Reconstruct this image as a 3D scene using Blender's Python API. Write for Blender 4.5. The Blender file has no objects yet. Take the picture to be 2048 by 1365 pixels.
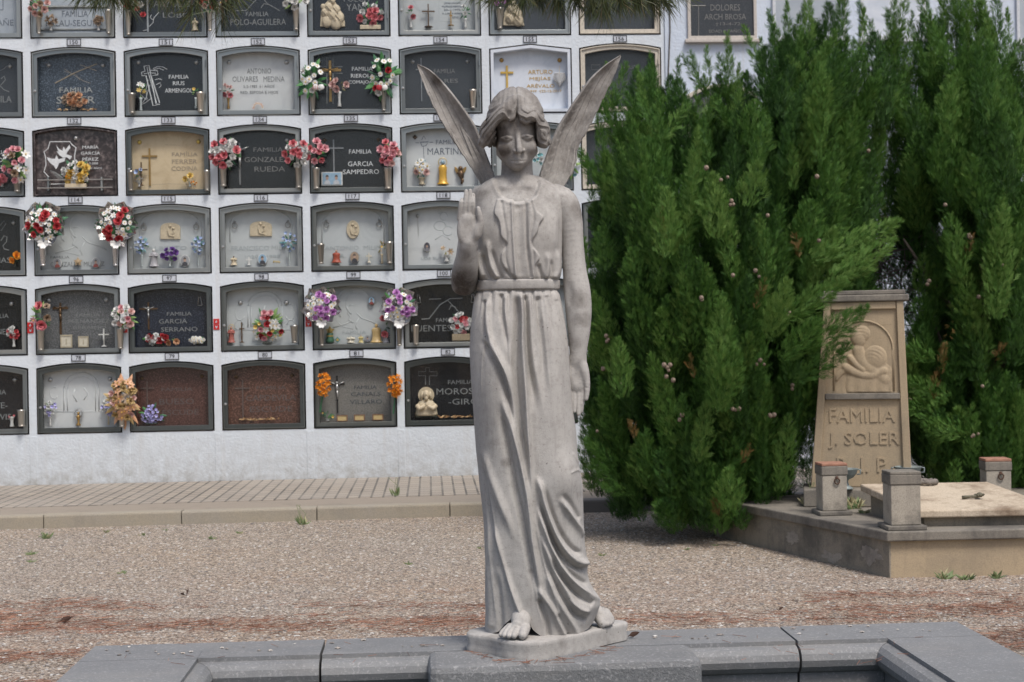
import bpy, bmesh, math, random
import numpy as np
from mathutils import Vector, Matrix, noise as mnoise

random.seed(7)
rng = np.random.default_rng(7)
scene = bpy.context.scene
COL = scene.collection
R = math.radians

# ------------------------------------------------------------------ camera
F = 3037.0                      # focal length in photo pixels (photo 2048 x 1365)
ROLL = R(1.0)
CAMZ = 1.39
cam_d = bpy.data.cameras.new('camera')
cam_d.sensor_width = 36.0
cam_d.lens = F / 2048 * 36.0
cam_d.clip_start = 0.05
cam_d.clip_end = 2000
cam_d.dof.use_dof = True
cam_d.dof.focus_distance = 4.75
cam_d.dof.aperture_fstop = 13.0
cam = bpy.data.objects.new('camera', cam_d)
COL.objects.link(cam)
_r = Vector((math.cos(ROLL), 0, -math.sin(ROLL)))
_u = Vector((math.sin(ROLL), 0, math.cos(ROLL)))
_f = Vector((0, 1, 0))
cam.matrix_world = Matrix(((_r.x, _u.x, -_f.x, 0), (_r.y, _u.y, -_f.y, 0), (_r.z, _u.z, -_f.z, CAMZ), (0, 0, 0, 1)))
scene.camera = cam

# ------------------------------------------------------------------ light
SUN_EL, SUN_AZ = 60.0, 150.0      # azimuth: degrees clockwise from +Y (behind the camera, to the right)
world = bpy.data.worlds.new('World')
scene.world = world
world.use_nodes = True
wn = world.node_tree
sky = wn.nodes.new('ShaderNodeTexSky')
sky.sky_type = 'NISHITA'
sky.sun_disc = False
sky.sun_elevation = R(SUN_EL)
sky.sun_rotation = R(SUN_AZ)
sky.air_density = 1.0
sky.dust_density = 4.0
sky.ozone_density = 1.0
bgn = wn.nodes['Background']
bgn.inputs['Strength'].default_value = 0.10
wn.links.new(sky.outputs[0], bgn.inputs['Color'])
sun_d = bpy.data.lights.new('sun', 'SUN')
sun_d.energy = 1.8
sun_d.angle = R(16)
sun_d.color = (1.0, 0.96, 0.91)
sun = bpy.data.objects.new('sun', sun_d)
COL.objects.link(sun)
_sd = Vector((math.sin(R(SUN_AZ)) * math.cos(R(SUN_EL)), math.cos(R(SUN_AZ)) * math.cos(R(SUN_EL)), math.sin(R(SUN_EL))))
sun.rotation_euler = _sd.to_track_quat('Z', 'Y').to_euler()
sun.location = (0, -6, 12)
scene.view_settings.view_transform = 'Standard'
scene.view_settings.look = 'None'
scene.view_settings.gamma = 1.0
scene.view_settings.exposure = 0.5
scene.cycles.max_bounces = 6
scene.cycles.transparent_max_bounces = 8
scene.cycles.caustics_reflective = False
scene.cycles.caustics_refractive = False

# ------------------------------------------------------------------ photo pixel -> world
def ray(px, py):
    a = (px - 1024) / F; b = -(py - 682.5) / F
    return Vector((_r.x * a + _u.x * b, 1.0, _r.z * a + _u.z * b))
def P(px, py, Y):
    d = ray(px, py)
    return Vector((d.x * Y, Y, CAMZ + d.z * Y))
def G(px, py, z=0.0):           # point on the horizontal plane at height z
    d = ray(px, py)
    t = (z - CAMZ) / d.z
    return Vector((d.x * t, t, z))
# the niche wall: local x along the wall, y into it, z up
WYAW = R(3.1)
WO = Vector((-2.5, 14.5, 0))
WU = Vector((math.cos(WYAW), math.sin(WYAW), 0))
WN = Vector((-math.sin(WYAW), math.cos(WYAW), 0))
def W(px, py, d=0.0):           # photo pixel -> (u, z) on the wall plane pushed d into the wall
    dr = ray(px, py)
    o = WO + WN * d
    t = (o - Vector((0, 0, CAMZ))).dot(WN) / dr.dot(WN)
    p = Vector((0, 0, CAMZ)) + dr * t
    return ((p - o).dot(WU), p.z)
def wallpos(u, d, z):
    return WO + WU * u + WN * d + Vector((0, 0, z))

# ------------------------------------------------------------------ mesh building
class MB:
    def __init__(s): s.v = []; s.f = []; s.m = []
    def add(s, vs, fs, mi=0):
        o = len(s.v)
        s.v.extend([tuple(v) for v in vs])
        s.f.extend([tuple(i + o for i in f) for f in fs])
        s.m.extend([mi] * len(fs)); return s
    def box(s, x0, x1, y0, y1, z0, z1, mi=0):
        vs = [(x0,y0,z0),(x1,y0,z0),(x1,y1,z0),(x0,y1,z0),(x0,y0,z1),(x1,y0,z1),(x1,y1,z1),(x0,y1,z1)]
        fs = [(0,3,2,1),(4,5,6,7),(0,1,5,4),(1,2,6,5),(2,3,7,6),(3,0,4,7)]
        return s.add(vs, fs, mi)
    def prism(s, poly, y0, y1, mi=0):      # poly in (x,z), counter-clockwise seen from -y; y0 front
        n = len(poly)
        vs = [(x, y0, z) for x, z in poly] + [(x, y1, z) for x, z in poly]
        fs = [tuple(range(n)), tuple(range(2*n-1, n-1, -1))]
        fs += [(i, i+n, (i+1) % n + n, (i+1) % n) for i in range(n)]
        return s.add(vs, fs, mi)
    def slab(s, poly, z0, z1, mi=0):       # poly in (x,y) ccw from above
        n = len(poly)
        vs = [(x, y, z0) for x, y in poly] + [(x, y, z1) for x, y in poly]
        fs = [tuple(range(n-1, -1, -1)), tuple(range(n, 2*n))]
        fs += [(i, (i+1) % n, (i+1) % n + n, i+n) for i in range(n)]
        return s.add(vs, fs, mi)
    def tube(s, pts, r, n=6, mi=0, cap=True):
        pts = [Vector(p) for p in pts]
        rs = r if isinstance(r, (list, tuple)) else [r] * len(pts)
        vs = []; k = len(pts)
        ref = None
        for i, p in enumerate(pts):
            t = (pts[min(i+1, k-1)] - pts[max(i-1, 0)])
            if t.length < 1e-9: t = Vector((0, 0, 1))
            t.normalize()
            if ref is None:
                ref = t.orthogonal().normalized()
            else:
                ref = (ref - t * ref.dot(t))
                ref = ref.normalized() if ref.length > 1e-6 else t.orthogonal().normalized()
            b = t.cross(ref)
            for j in range(n):
                a = 2 * math.pi * j / n
                vs.append(p + (ref * math.cos(a) + b * math.sin(a)) * rs[i])
        fs = []
        for i in range(k-1):
            for j in range(n):
                fs.append((i*n+j, i*n+(j+1) % n, (i+1)*n+(j+1) % n, (i+1)*n+j))
        if cap:
            fs.append(tuple(range(n-1, -1, -1))); fs.append(tuple((k-1)*n+j for j in range(n)))
        return s.add(vs, fs, mi)
    def lathe(s, prof, c=(0, 0, 0), n=12, mi=0, sx=1, sy=1):   # prof [(r,z)] bottom to top
        vs = []; k = len(prof)
        for r_, z in prof:
            for j in range(n):
                a = 2*math.pi*j/n
                vs.append((c[0]+r_*math.cos(a)*sx, c[1]+r_*math.sin(a)*sy, c[2]+z))
        fs = [(i*n+j, i*n+(j+1) % n, (i+1)*n+(j+1) % n, (i+1)*n+j) for i in range(k-1) for j in range(n)]
        fs.append(tuple(range(n-1, -1, -1))); fs.append(tuple((k-1)*n+j for j in range(n)))
        return s.add(vs, fs, mi)
    def ball(s, c, r, n=8, m=6, mi=0, jit=0.0):
        rx, ry, rz = (r, r, r) if not isinstance(r, (tuple, list)) else r
        vs = [(c[0], c[1], c[2]-rz)]
        for i in range(1, m):
            p = math.pi*i/m
            for j in range(n):
                a = 2*math.pi*j/n
                q = 1 + random.uniform(-jit, jit)
                vs.append((c[0]+rx*q*math.sin(p)*math.cos(a), c[1]+ry*q*math.sin(p)*math.sin(a), c[2]-rz*q*math.cos(p)))
        vs.append((c[0], c[1], c[2]+rz)); t = len(vs)-1
        fs = [(0, 1+(j+1) % n, 1+j) for j in range(n)]
        for i in range(m-2):
            for j in range(n):
                a = 1+i*n
                fs.append((a+j, a+(j+1) % n, a+n+(j+1) % n, a+n+j))
        a = 1+(m-2)*n
        fs += [(a+j, a+(j+1) % n, t) for j in range(n)]
        return s.add(vs, fs, mi)
    def ring(s, outer, inner, y0, y1, mi=0):     # frame between two outlines of equal count, (x,z), front y0 back y1
        n = len(outer)
        vs = [(x, y0, z) for x, z in outer] + [(x, y0, z) for x, z in inner] + [(x, y1, z) for x, z in outer] + [(x, y1, z) for x, z in inner]
        fs = []
        for i in range(n):
            j = (i+1) % n
            fs.append((i, j, n+j, n+i))
            fs.append((i, 2*n+i, 2*n+j, j))
            fs.append((n+i, n+j, 3*n+j, 3*n+i))
            fs.append((2*n+i, 3*n+i, 3*n+j, 2*n+j))
        return s.add(vs, fs, mi)
    def mesh(s, name, mats, smooth=False):
        me = bpy.data.meshes.new(name)
        me.from_pydata(s.v, [], s.f)
        for m in (mats if isinstance(mats, (list, tuple)) else [mats]): me.materials.append(m)
        if any(s.m): me.polygons.foreach_set('material_index', s.m)
        if smooth: me.polygons.foreach_set('use_smooth', [True]*len(s.f))
        me.update()
        return me
    def build(s, name, mats, parent=None, smooth=False, loc=None, rz=None, bevel=0.0):
        return link(name, s.mesh(name, mats, smooth), parent, loc, rz, bevel)

def link(name, me, parent=None, loc=None, rz=None, bevel=0.0):
    o = bpy.data.objects.new(name, me)
    COL.objects.link(o)
    if parent is not None: o.parent = parent
    if loc is not None: o.location = loc
    if rz is not None: o.rotation_euler = (0, 0, rz)
    if bevel:
        md = o.modifiers.new('bevel', 'BEVEL'); md.width = bevel; md.segments = 2; md.limit_method = 'ANGLE'; md.angle_limit = R(40)
    return o
def tag(o, label=None, cat=None, group=None, kind=None):
    if label: o['label'] = label
    if cat: o['category'] = cat
    if group: o['group'] = group
    if kind: o['kind'] = kind
    return o
def thing(name, label, cat, loc=(0, 0, 0), rz=0.0, group=None):
    o = bpy.data.objects.new(name, None)
    COL.objects.link(o); o.location = loc; o.rotation_euler = (0, 0, rz)
    o.empty_display_size = 0.1
    return tag(o, label, cat, group)
def fixnormals(me):
    bm = bmesh.new(); bm.from_mesh(me)
    bmesh.ops.recalc_face_normals(bm, faces=bm.faces)
    bm.to_mesh(me); bm.free()
def np_mesh(name, V, Fq, mats, smooth=True, attrs=None):
    me = bpy.data.meshes.new(name)
    V = np.asarray(V, dtype=np.float32); Fq = np.asarray(Fq, dtype=np.int32)
    k = Fq.shape[1]
    me.vertices.add(len(V)); me.vertices.foreach_set('co', V.ravel())
    me.loops.add(Fq.size); me.loops.foreach_set('vertex_index', Fq.ravel())
    me.polygons.add(len(Fq)); me.polygons.foreach_set('loop_start', np.arange(0, Fq.size, k, dtype=np.int32))
    me.polygons.foreach_set('loop_total', np.full(len(Fq), k, dtype=np.int32))
    for m in (mats if isinstance(mats, (list, tuple)) else [mats]): me.materials.append(m)
    for an, arr in (attrs or {}).items():
        at = me.attributes.new(an, 'FLOAT', 'POINT'); at.data.foreach_set('value', np.asarray(arr, dtype=np.float32))
    me.update(calc_edges=True); me.validate()
    me.polygons.foreach_set('use_smooth', np.full(len(me.polygons), bool(smooth)))
    return me

# ------------------------------------------------------------------ materials
class NT:
    def __init__(s, name):
        s.mat = bpy.data.materials.new(name); s.mat.use_nodes = True
        s.n = s.mat.node_tree.nodes; s.l = s.mat.node_tree.links
        s.b = s.n['Principled BSDF']; s.out = s.n['Material Output']
        s._tc = None
    def tc(s, which='Object'):
        if s._tc is None: s._tc = s.n.new('ShaderNodeTexCoord')
        return s._tc.outputs[which]
    def scaled(s, sc, vec=None):
        m = s.n.new('ShaderNodeMapping'); m.inputs['Scale'].default_value = sc
        s.l.new(vec or s.tc(), m.inputs['Vector']); return m.outputs[0]
    def noise(s, scale, detail=4, rough=0.6, vec=None, dist=0.0):
        n = s.n.new('ShaderNodeTexNoise'); n.inputs['Scale'].default_value = scale
        n.inputs['Detail'].default_value = detail; n.inputs['Roughness'].default_value = rough
        n.inputs['Distortion'].default_value = dist
        s.l.new(vec or s.tc(), n.inputs['Vector']); return n.outputs['Fac']
    def voro(s, scale, feature='F1', vec=None, rnd=1.0):
        n = s.n.new('ShaderNodeTexVoronoi'); n.inputs['Scale'].default_value = scale; n.feature = feature
        if 'Randomness' in n.inputs: n.inputs['Randomness'].default_value = rnd
        s.l.new(vec or s.tc(), n.inputs['Vector']); return n
    def ramp(s, fac, stops, interp='LINEAR'):
        n = s.n.new('ShaderNodeValToRGB'); e = n.color_ramp.elements; n.color_ramp.interpolation = interp
        while len(e) < len(stops): e.new(0.5)
        for i, (p, c) in enumerate(stops):
            e[i].position = p; e[i].color = (c[0], c[1], c[2], 1) if not isinstance(c, (int, float)) else (c, c, c, 1)
        s.l.new(fac, n.inputs['Fac']); return n.outputs['Color']
    def mix(s, fac, a, b, mode='MIX'):
        n = s.n.new('ShaderNodeMix'); n.data_type = 'RGBA'; n.blend_type = mode
        for sock, v in ((n.inputs['Factor'], fac), (n.inputs[6], a), (n.inputs[7], b)):
            if hasattr(v, 'is_linked') or hasattr(v, 'links'): s.l.new(v, sock)
            elif isinstance(v, (int, float)) : sock.default_value = v
            else: sock.default_value = (*v[:3], 1)
        return n.outputs[2]
    def math(s, op, a, b=0.0, c=None, clamp=False):
        n = s.n.new('ShaderNodeMath'); n.operation = op; n.use_clamp = clamp
        for i, v in enumerate((a, b) if c is None else (a, b, c)):
            if isinstance(v, (int, float)): n.inputs[i].default_value = v
            else: s.l.new(v, n.inputs[i])
        return n.outputs[0]
    def attr(s, name):
        n = s.n.new('ShaderNodeAttribute'); n.attribute_name = name; return n.outputs['Fac']
    def sep(s, vec):
        n = s.n.new('ShaderNodeSeparateXYZ'); s.l.new(vec, n.inputs[0]); return n.outputs
    def island(s):
        return s.n.new('ShaderNodeNewGeometry').outputs['Random Per Island']
    def objrand(s):
        return s.n.new('ShaderNodeObjectInfo').outputs['Random']
    def bump(s, h, strength=0.3, dist=0.01, normal=None):
        n = s.n.new('ShaderNodeBump'); n.inputs['Strength'].default_value = strength; n.inputs['Distance'].default_value = dist
        s.l.new(h, n.inputs['Height'])
        if normal is not None: s.l.new(normal, n.inputs['Normal'])
        s.l.new(n.outputs[0], s.b.inputs['Normal']); return n.outputs[0]
    def color(s, c):
        if isinstance(c, (tuple, list)): s.b.inputs['Base Color'].default_value = (*c[:3], 1)
        else: s.l.new(c, s.b.inputs['Base Color'])
        return s
    def rough(s, r_, metal=0.0, spec=None):
        if isinstance(r_, (int, float)): s.b.inputs['Roughness'].default_value = r_
        else: s.l.new(r_, s.b.inputs['Roughness'])
        s.b.inputs['Metallic'].default_value = metal
        if spec is not None: s.b.inputs['Specular IOR Level'].default_value = spec
        return s

_mc = {}
def plain(name, c, rough=0.6, metal=0.0, var=0.12, scale=40, bump=0.0):
    """solid colour broken by a fine noise"""
    if name in _mc: return _mc[name]
    t = NT(name)
    k = t.noise(scale, 3)
    d = tuple(max(0, x*(1-var)) for x in c); l = tuple(min(1, x*(1+var)) for x in c)
    t.color(t.ramp(k, [(0.3, d), (0.7, l)])).rough(rough, metal)
    if bump: t.bump(k, bump, 0.002)
    _mc[name] = t.mat
    return t.mat
# ================================================================== ground
def gravel_mat():
    t = NT('gravel')
    v = t.voro(75, 'F1', rnd=1.0)
    v2 = t.voro(140, 'F1', rnd=1.0)
    cell = t.ramp(t.sep(v.outputs['Color'])[0], [(0.0, (.085, .075, .066)), (.2, (.22, .19, .165)), (.42, (.30, .255, .21)), (.62, (.36, .33, .30)), (.8, (.42, .35, .285)), (.93, (.56, .53, .49)), (1, (.70, .68, .65))])
    cell2 = t.ramp(t.sep(v2.outputs['Color'])[1], [(0.0, (.10, .085, .072)), (.35, (.24, .20, .17)), (.7, (.33, .29, .25)), (1, (.5, .46, .42))])
    base = t.mix(t.ramp(t.noise(30, 2), [(.45, 0), (.55, 1)]), cell, cell2)
    gap = t.ramp(v.outputs['Distance'], [(0.0, 1), (.55, 1), (.8, .35)])
    base = t.mix(1.0, base, gap, 'MULTIPLY')
    # beige / grey drifts of the gravel
    drift = t.noise(.55, 5, .6)
    base = t.mix(t.ramp(drift, [(.42, 0), (.62, .5)]), base, t.mix(1.0, base, (1.08, .99, .88), 'MULTIPLY'))
    # fallen pine needles and dust, combed in bands across the view
    st = t.noise(1.0, 6, .68, t.scaled((.42, 1.35, 1)), 1.1)
    fine = t.noise(1.0, 3, .7, t.scaled((16, 75, 1)))
    x, y, z = t.sep(t.tc())
    near = t.ramp(t.math('DIVIDE', y, 12.0), [(.36, 1.0), (.66, .75), (.80, .12), (1, .05)])
    k = t.math('MULTIPLY', t.ramp(st, [(.36, 0), (.68, 1)]), near)
    k = t.math('MULTIPLY', k, t.ramp(fine, [(.40, .08), (.60, 1)]))
    k = t.math('MULTIPLY', k, t.ramp(t.noise(5, 4, .7), [(.36, .25), (.60, 1)]))
    need = t.mix(t.noise(50, 3), (.20, .10, .065), (.35, .20, .14))
    base = t.mix(t.math('MULTIPLY', k, .85), base, need)
    base = t.mix(1.0, base, (1.20, 1.175, 1.12), 'MULTIPLY')
    t.color(base).rough(.9, spec=.25)
    h = t.math('SUBTRACT', t.ramp(v.outputs['Distance'], [(0, 1), (.8, 0)]), t.math('MULTIPLY', v2.outputs['Distance'], .4))
    t.bump(h, .9, .008)
    return t.mat
GRAVEL = gravel_mat()
g = MB()
g.add([(-150, -150, 0), (150, -150, 0), (150, 150, 0), (-150, 150, 0)], [(0, 1, 2, 3)])
tag(g.build('gravel_ground', GRAVEL), kind='structure')

# loose pebbles lying proud of the sheet: nobody could count them
def pebble_mat():
    t = NT('pebble')
    c = t.ramp(t.island(), [(0.0, (.10, .085, .075)), (.25, (.24, .205, .175)), (.5, (.34, .30, .26)), (.7, (.40, .335, .27)), (.88, (.52, .49, .45)), (1, (.68, .66, .62))])
    t.color(t.mix(.25, c, t.ramp(t.noise(300, 2), [(.3, .15), (.7, .55)]))).rough(.85, spec=.3)
    return t.mat
def scatter_pebbles(n):
    u = rng.random(n)
    Y = 5.0 + (12.2 - 5.0) * u ** 1.25
    X = (rng.random(n) * 2 - 1) * (Y * .36 + .2)
    r = .0045 + .0065 * rng.random(n) ** 2
    base = np.array([(1,0,0),(0,1,0),(-1,0,0),(0,-1,0),(0,0,.75),(.62,.62,.4),(-.62,.62,.4),(-.62,-.62,.4),(.62,-.62,.4)], float)
    fs = np.array([(0,1,5),(1,2,6),(2,3,7),(3,0,8),(0,5,8),(1,6,5),(2,7,6),(3,8,7),(4,5,6),(4,6,7),(4,7,8),(4,8,5)])
    a = rng.random(n) * 6.283
    sx = 1 + .5 * rng.random(n); sy = .8 + .3 * rng.random(n)
    V = base[None] * np.stack([sx, sy, np.ones(n)*.8], 1)[:, None, :] * r[:, None, None] * (1 + (rng.random((n, 9, 1)) - .5) * .35)
    ca, sa = np.cos(a)[:, None], np.sin(a)[:, None]
    x = V[..., 0]*ca - V[..., 1]*sa + X[:, None]; y = V[..., 0]*sa + V[..., 1]*ca + Y[:, None]
    V = np.stack([x, y, V[..., 2]], -1).reshape(-1, 3)
    Fq = (fs[None] + (np.arange(n)*9)[:, None, None]).reshape(-1, 3)
    return V, Fq
_V, _F = scatter_pebbles(26000)
_V2, _F2 = scatter_pebbles(70)             # a few grains kicked up onto the basin rim
_q = np.repeat(rng.random((70, 2)), 9, axis=0); _c = _V2.reshape(70, 9, 3).mean(1).repeat(9, axis=0)
_V2 = (_V2-_c)*.8+np.stack([-1.3+2.65*_q[:, 0], 4.86-.16*_q[:, 1]**.6+(-1.3+2.65*_q[:, 0])*.056, np.full(630, .453)], 1)
tag(link('loose_gravel', np_mesh('loose_gravel', np.concatenate([_V, _V2]), np.concatenate([_F, _F2+len(_V)]), pebble_mat(), False)), kind='stuff')

# fallen pine needles
def scatter_needles(n):
    pts = []
    while len(pts) < n:
        Y = 4.95 + 3.6 * rng.random() ** 1.1
        X = (rng.random()*2-1) * (Y*.36+.2)
        v = mnoise.noise(Vector((X*.55, Y*1.9, 3.1))) + .45*mnoise.noise(Vector((X*1.5, Y*5.0, 9.1)))
        if v > -.12 + .5*rng.random() + max(0, Y-7.6)*.3: pts.append((X, Y))
    p = np.array(pts)
    a = rng.random(n)*np.pi; L = .03+.03*rng.random(n); w = .0007
    d = np.stack([np.cos(a), np.sin(a)], 1); q = np.stack([-d[:, 1], d[:, 0]], 1)
    z = .006 + .008*rng.random(n)
    V = []
    for s1, s2 in ((-1, -1), (1, -1), (1, 1), (-1, 1)):
        xy = p + d*(L*s1)[:, None] + q*w*s2
        V.append(np.concatenate([xy, (z + .004*(rng.random(n)-.5))[:, None]], 1))
    V = np.stack(V, 1).reshape(-1, 3)
    return V, np.arange(4*n).reshape(-1, 4)
t_ = NT('dry_needle'); t_.color(t_.ramp(t_.island(), [(0, (.13, .055, .033)), (.5, (.27, .12, .075)), (1, (.42, .24, .16))])).rough(.8)
NEEDLE = t_.mat
_V, _F = scatter_needles(15000)
tag(link('fallen_needles', np_mesh('fallen_needles', _V, _F, NEEDLE, False)), kind='stuff')

# ================================================================== pavement and kerb
def wl(u, v, z=0.0): return wallpos(u, v, z)
def kerb_v(u): return -2.60 + .0474*u
def strip_v(u): return -1.935 + .055*u
SWZ = .105
t_ = NT('paver')
_bv = t_.n.new('ShaderNodeTexBrick'); _bv.offset = .5
_bv.inputs['Scale'].default_value = 1.0; _bv.inputs['Mortar Size'].default_value = .009
_bv.inputs['Brick Width'].default_value = .20; _bv.inputs['Row Height'].default_value = .10; _bv.inputs['Mortar Smooth'].default_value = .1
_bv.inputs['Color1'].default_value = (.37, .32, .26, 1); _bv.inputs['Color2'].default_value = (.29, .255, .215, 1); _bv.inputs['Mortar'].default_value = (.04, .037, .033, 1)
_mp = t_.n.new('ShaderNodeMapping'); _mp.inputs['Rotation'].default_value = (0, 0, R(90))
t_.l.new(t_.tc(), _mp.inputs['Vector'])
_ds = t_.noise(3, 2); 
t_.l.new(_mp.outputs[0], _bv.inputs['Vector'])
_c = t_.mix(t_.ramp(t_.noise(1.6, 5), [(.35, 0), (.7, .6)]), _bv.outputs['Color'], (.36, .33, .29))
_c = t_.mix(t_.ramp(t_.noise(60, 2), [(.3, .25), (.7, 0)]), _c, (.2, .18, .16))
t_.color(_c).rough(.85); t_.bump(_bv.outputs['Fac'], -.5, .004)
PAVER = t_.mat
def concrete(name, a, b, dirt=(.12, .11, .095), sc=6, rough=.85, dirtk=.6):
    t = NT(name)
    c = t.mix(t.noise(sc, 6, .65), a, b)
    c = t.mix(t.ramp(t.noise(sc*.45, 6, .7), [(.52, 0), (.78, dirtk)]), c, dirt)
    c = t.mix(t.ramp(t.noise(sc*40, 2), [(.35, .3), (.6, 0)]), c, dirt)
    t.color(c).rough(rough); t.bump(t.noise(sc*25, 3), .25, .004)
    return t.mat
KERB = concrete('kerb_concrete', (.38, .32, .22), (.29, .275, .25), (.15, .14, .12), sc=2.6)
STRIP = concrete('strip_concrete', (.33, .28, .225), (.27, .235, .195), sc=5)
U0, U1 = -9.0, 13.0
m = MB()
pv = [(U0, strip_v(U0)), (U1, strip_v(U1)), (U1, 0.6), (U0, 0.6)]
m.slab(pv, -.05, SWZ)
tag(m.build('pavement', PAVER, None, False, WO, WYAW), kind='structure')
m = MB()
m.slab([(U0, kerb_v(U0)+.13), (U1, kerb_v(U1)+.13), (U1, strip_v(U1)-.002), (U0, strip_v(U0)-.002)], -.05, SWZ-.004)
tag(m.build('pavement_edge_strip', STRIP, None, False, WO, WYAW), kind='structure')
m = MB()
u = U0 + .35
while u < U1 - 1:
    a, b = u+.003, u+1.045
    za = random.uniform(-.003, .003)
    prof = [(0, -.05), (0, SWZ-.015+za), (.004, SWZ-.004+za), (.015, SWZ+za), (.126, SWZ+za), (.126, -.05)]
    n = len(prof)
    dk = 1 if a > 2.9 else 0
    vs = [(a, kerb_v(a)+d, z) for d, z in prof] + [(b, kerb_v(b)+d, z) for d, z in prof]
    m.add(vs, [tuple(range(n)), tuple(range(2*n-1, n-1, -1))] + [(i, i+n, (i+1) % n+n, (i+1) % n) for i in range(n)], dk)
    u += 1.05
KERBD = concrete('dark_kerb_concrete', (.12, .115, .11), (.17, .16, .15), sc=6)  # darker concrete for the kerb stones towards the right-hand end
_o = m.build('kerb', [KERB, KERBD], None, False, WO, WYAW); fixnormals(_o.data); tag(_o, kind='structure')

# ================================================================== water basin in the foreground
BYAW = R(3.2)
BO = Vector((.05, 4.875, 0))
BZ = .45
def granite(name, a, b, c, sc=180, rough=.7, bump=.4):
    t = NT(name)
    k = t.mix(t.noise(sc, 3, .7), a, b)
    k = t.mix(t.ramp(t.noise(sc*.6, 2), [(.56, 0), (.66, 1)]), k, c)
    k = t.mix(t.ramp(t.noise(2.2, 6, .65), [(.42, 0), (.75, .45)]), k, tuple(x*.6 for x in a))
    k = t.mix(t.ramp(t.noise(5, 5, .7, t.scaled((.4, 1.5, 1))), [(.50, 0), (.75, .45)]), k, (.29, .275, .255))
    k = t.mix(t.ramp(t.noise(3.1, 6, .75), [(.54, 0), (.70, .4)]), k, (.10, .10, .10))
    t.color(k).rough(rough); t.bump(t.noise(sc, 4, .7), bump, .004)
    return t.mat
GRAN = granite('basin_granite', (.165, .17, .175), (.245, .25, .252), (.30, .30, .30))
GRAN2 = granite('pedestal_granite', (.15, .155, .158), (.25, .255, .26), (.33, .33, .33), sc=150, bump=1.0)
basin = thing('stone_basin', 'dark grey granite basin with moulded rim in front of the angel', 'basin', BO, BYAW)
PROF = [(0, BZ), (0, BZ-.013), (.012, BZ-.014), (.03, BZ-.019), (.045, BZ-.033), (.052, BZ-.052), (.047, BZ-.072), (.034, BZ-.088), (.018, BZ-.095), (.018, 0), (-.10, 0), (-.10, BZ)]
def rim_stone(p0, p1, inn, m0, m1, box=None):
    """moulding swept from p0 to p1 (inner edge line), inn = inward unit vector; m0/m1 = mitre the ends"""
    m = MB(); p0 = Vector(p0); p1 = Vector(p1); inn = Vector(inn); d = (p1-p0).normalized()
    vs = [tuple(p0 + inn*a + d*max(0, a)*m0) + (z,) for a, z in PROF] + [tuple(p1 + inn*a - d*max(0, a)*m1) + (z,) for a, z in PROF]
    n = len(PROF)
    m.add(vs, [tuple(range(n)), tuple(range(2*n-1, n-1, -1))] + [(i, i+n, (i+1) % n+n, (i+1) % n) for i in range(n)])
    if box: m.box(*box, 0, BZ)
    o = m.build('rim_stone', GRAN, basin); fixnormals(o.data)
    return o
ub, yi, uil, uir, yf = 1.385, -.235, -1.03, 1.085, -1.75
gp = .004
rim_stone((uil, yi), (-.66-gp, yi), (0, -1), 1, 0, (-ub, -.66-gp, yi+.0995, 0))
MB().box(-ub, uil-.001, yi, yi+.099, 0, BZ).build('rim_corner', GRAN, basin)
rim_stone((-.66+gp, yi), (.80-gp, yi), (0, -1), 0, 0, (-.66+gp, .80-gp, yi+.0995, 0))
rim_stone((.80+gp, yi), (uir, yi), (0, -1), 0, 1, (.80+gp, ub, yi+.0995, 0))
MB().box(uir+.001, ub, yi, yi+.099, 0, BZ).build('rim_corner', GRAN, basin)
rim_stone((uil, yf), (uil, yi-gp), (1, 0), 1, 1, (-ub, uil-.0995, yf-.25, yi-gp))
rim_stone((uir, yf), (uir, yi-gp), (-1, 0), 1, 1, (uir+.0995, ub, yf-.25, yi-gp))
rim_stone((uil, yf), (uir, yf), (0, 1), 1, 1, (uil-.09, uir+.09, yf-.25, yf-.0995))
m = MB(); m.box(uil-.05, uir+.05, yf-.05, yi+.05, .0, .06); m.build('basin_floor', GRAN, basin)
t_ = NT('basin_water'); t_.color((.02, .03, .028)).rough(.05); WATER = t_.mat
m = MB(); m.box(uil+.02, uir-.02, yf+.02, yi-.02, .1, .16); m.build('water', WATER, basin)
ped = MB()
# pedestal block with slightly rounded, rough-hewn front
pu0, pu1, pyf = -.335, .465, yi-.235
ped.box(pu0, pu1, pyf, yi-.002, .0, BZ+.003)
_o = ped.build('pedestal_block', GRAN2, basin, bevel=.022)

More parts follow.
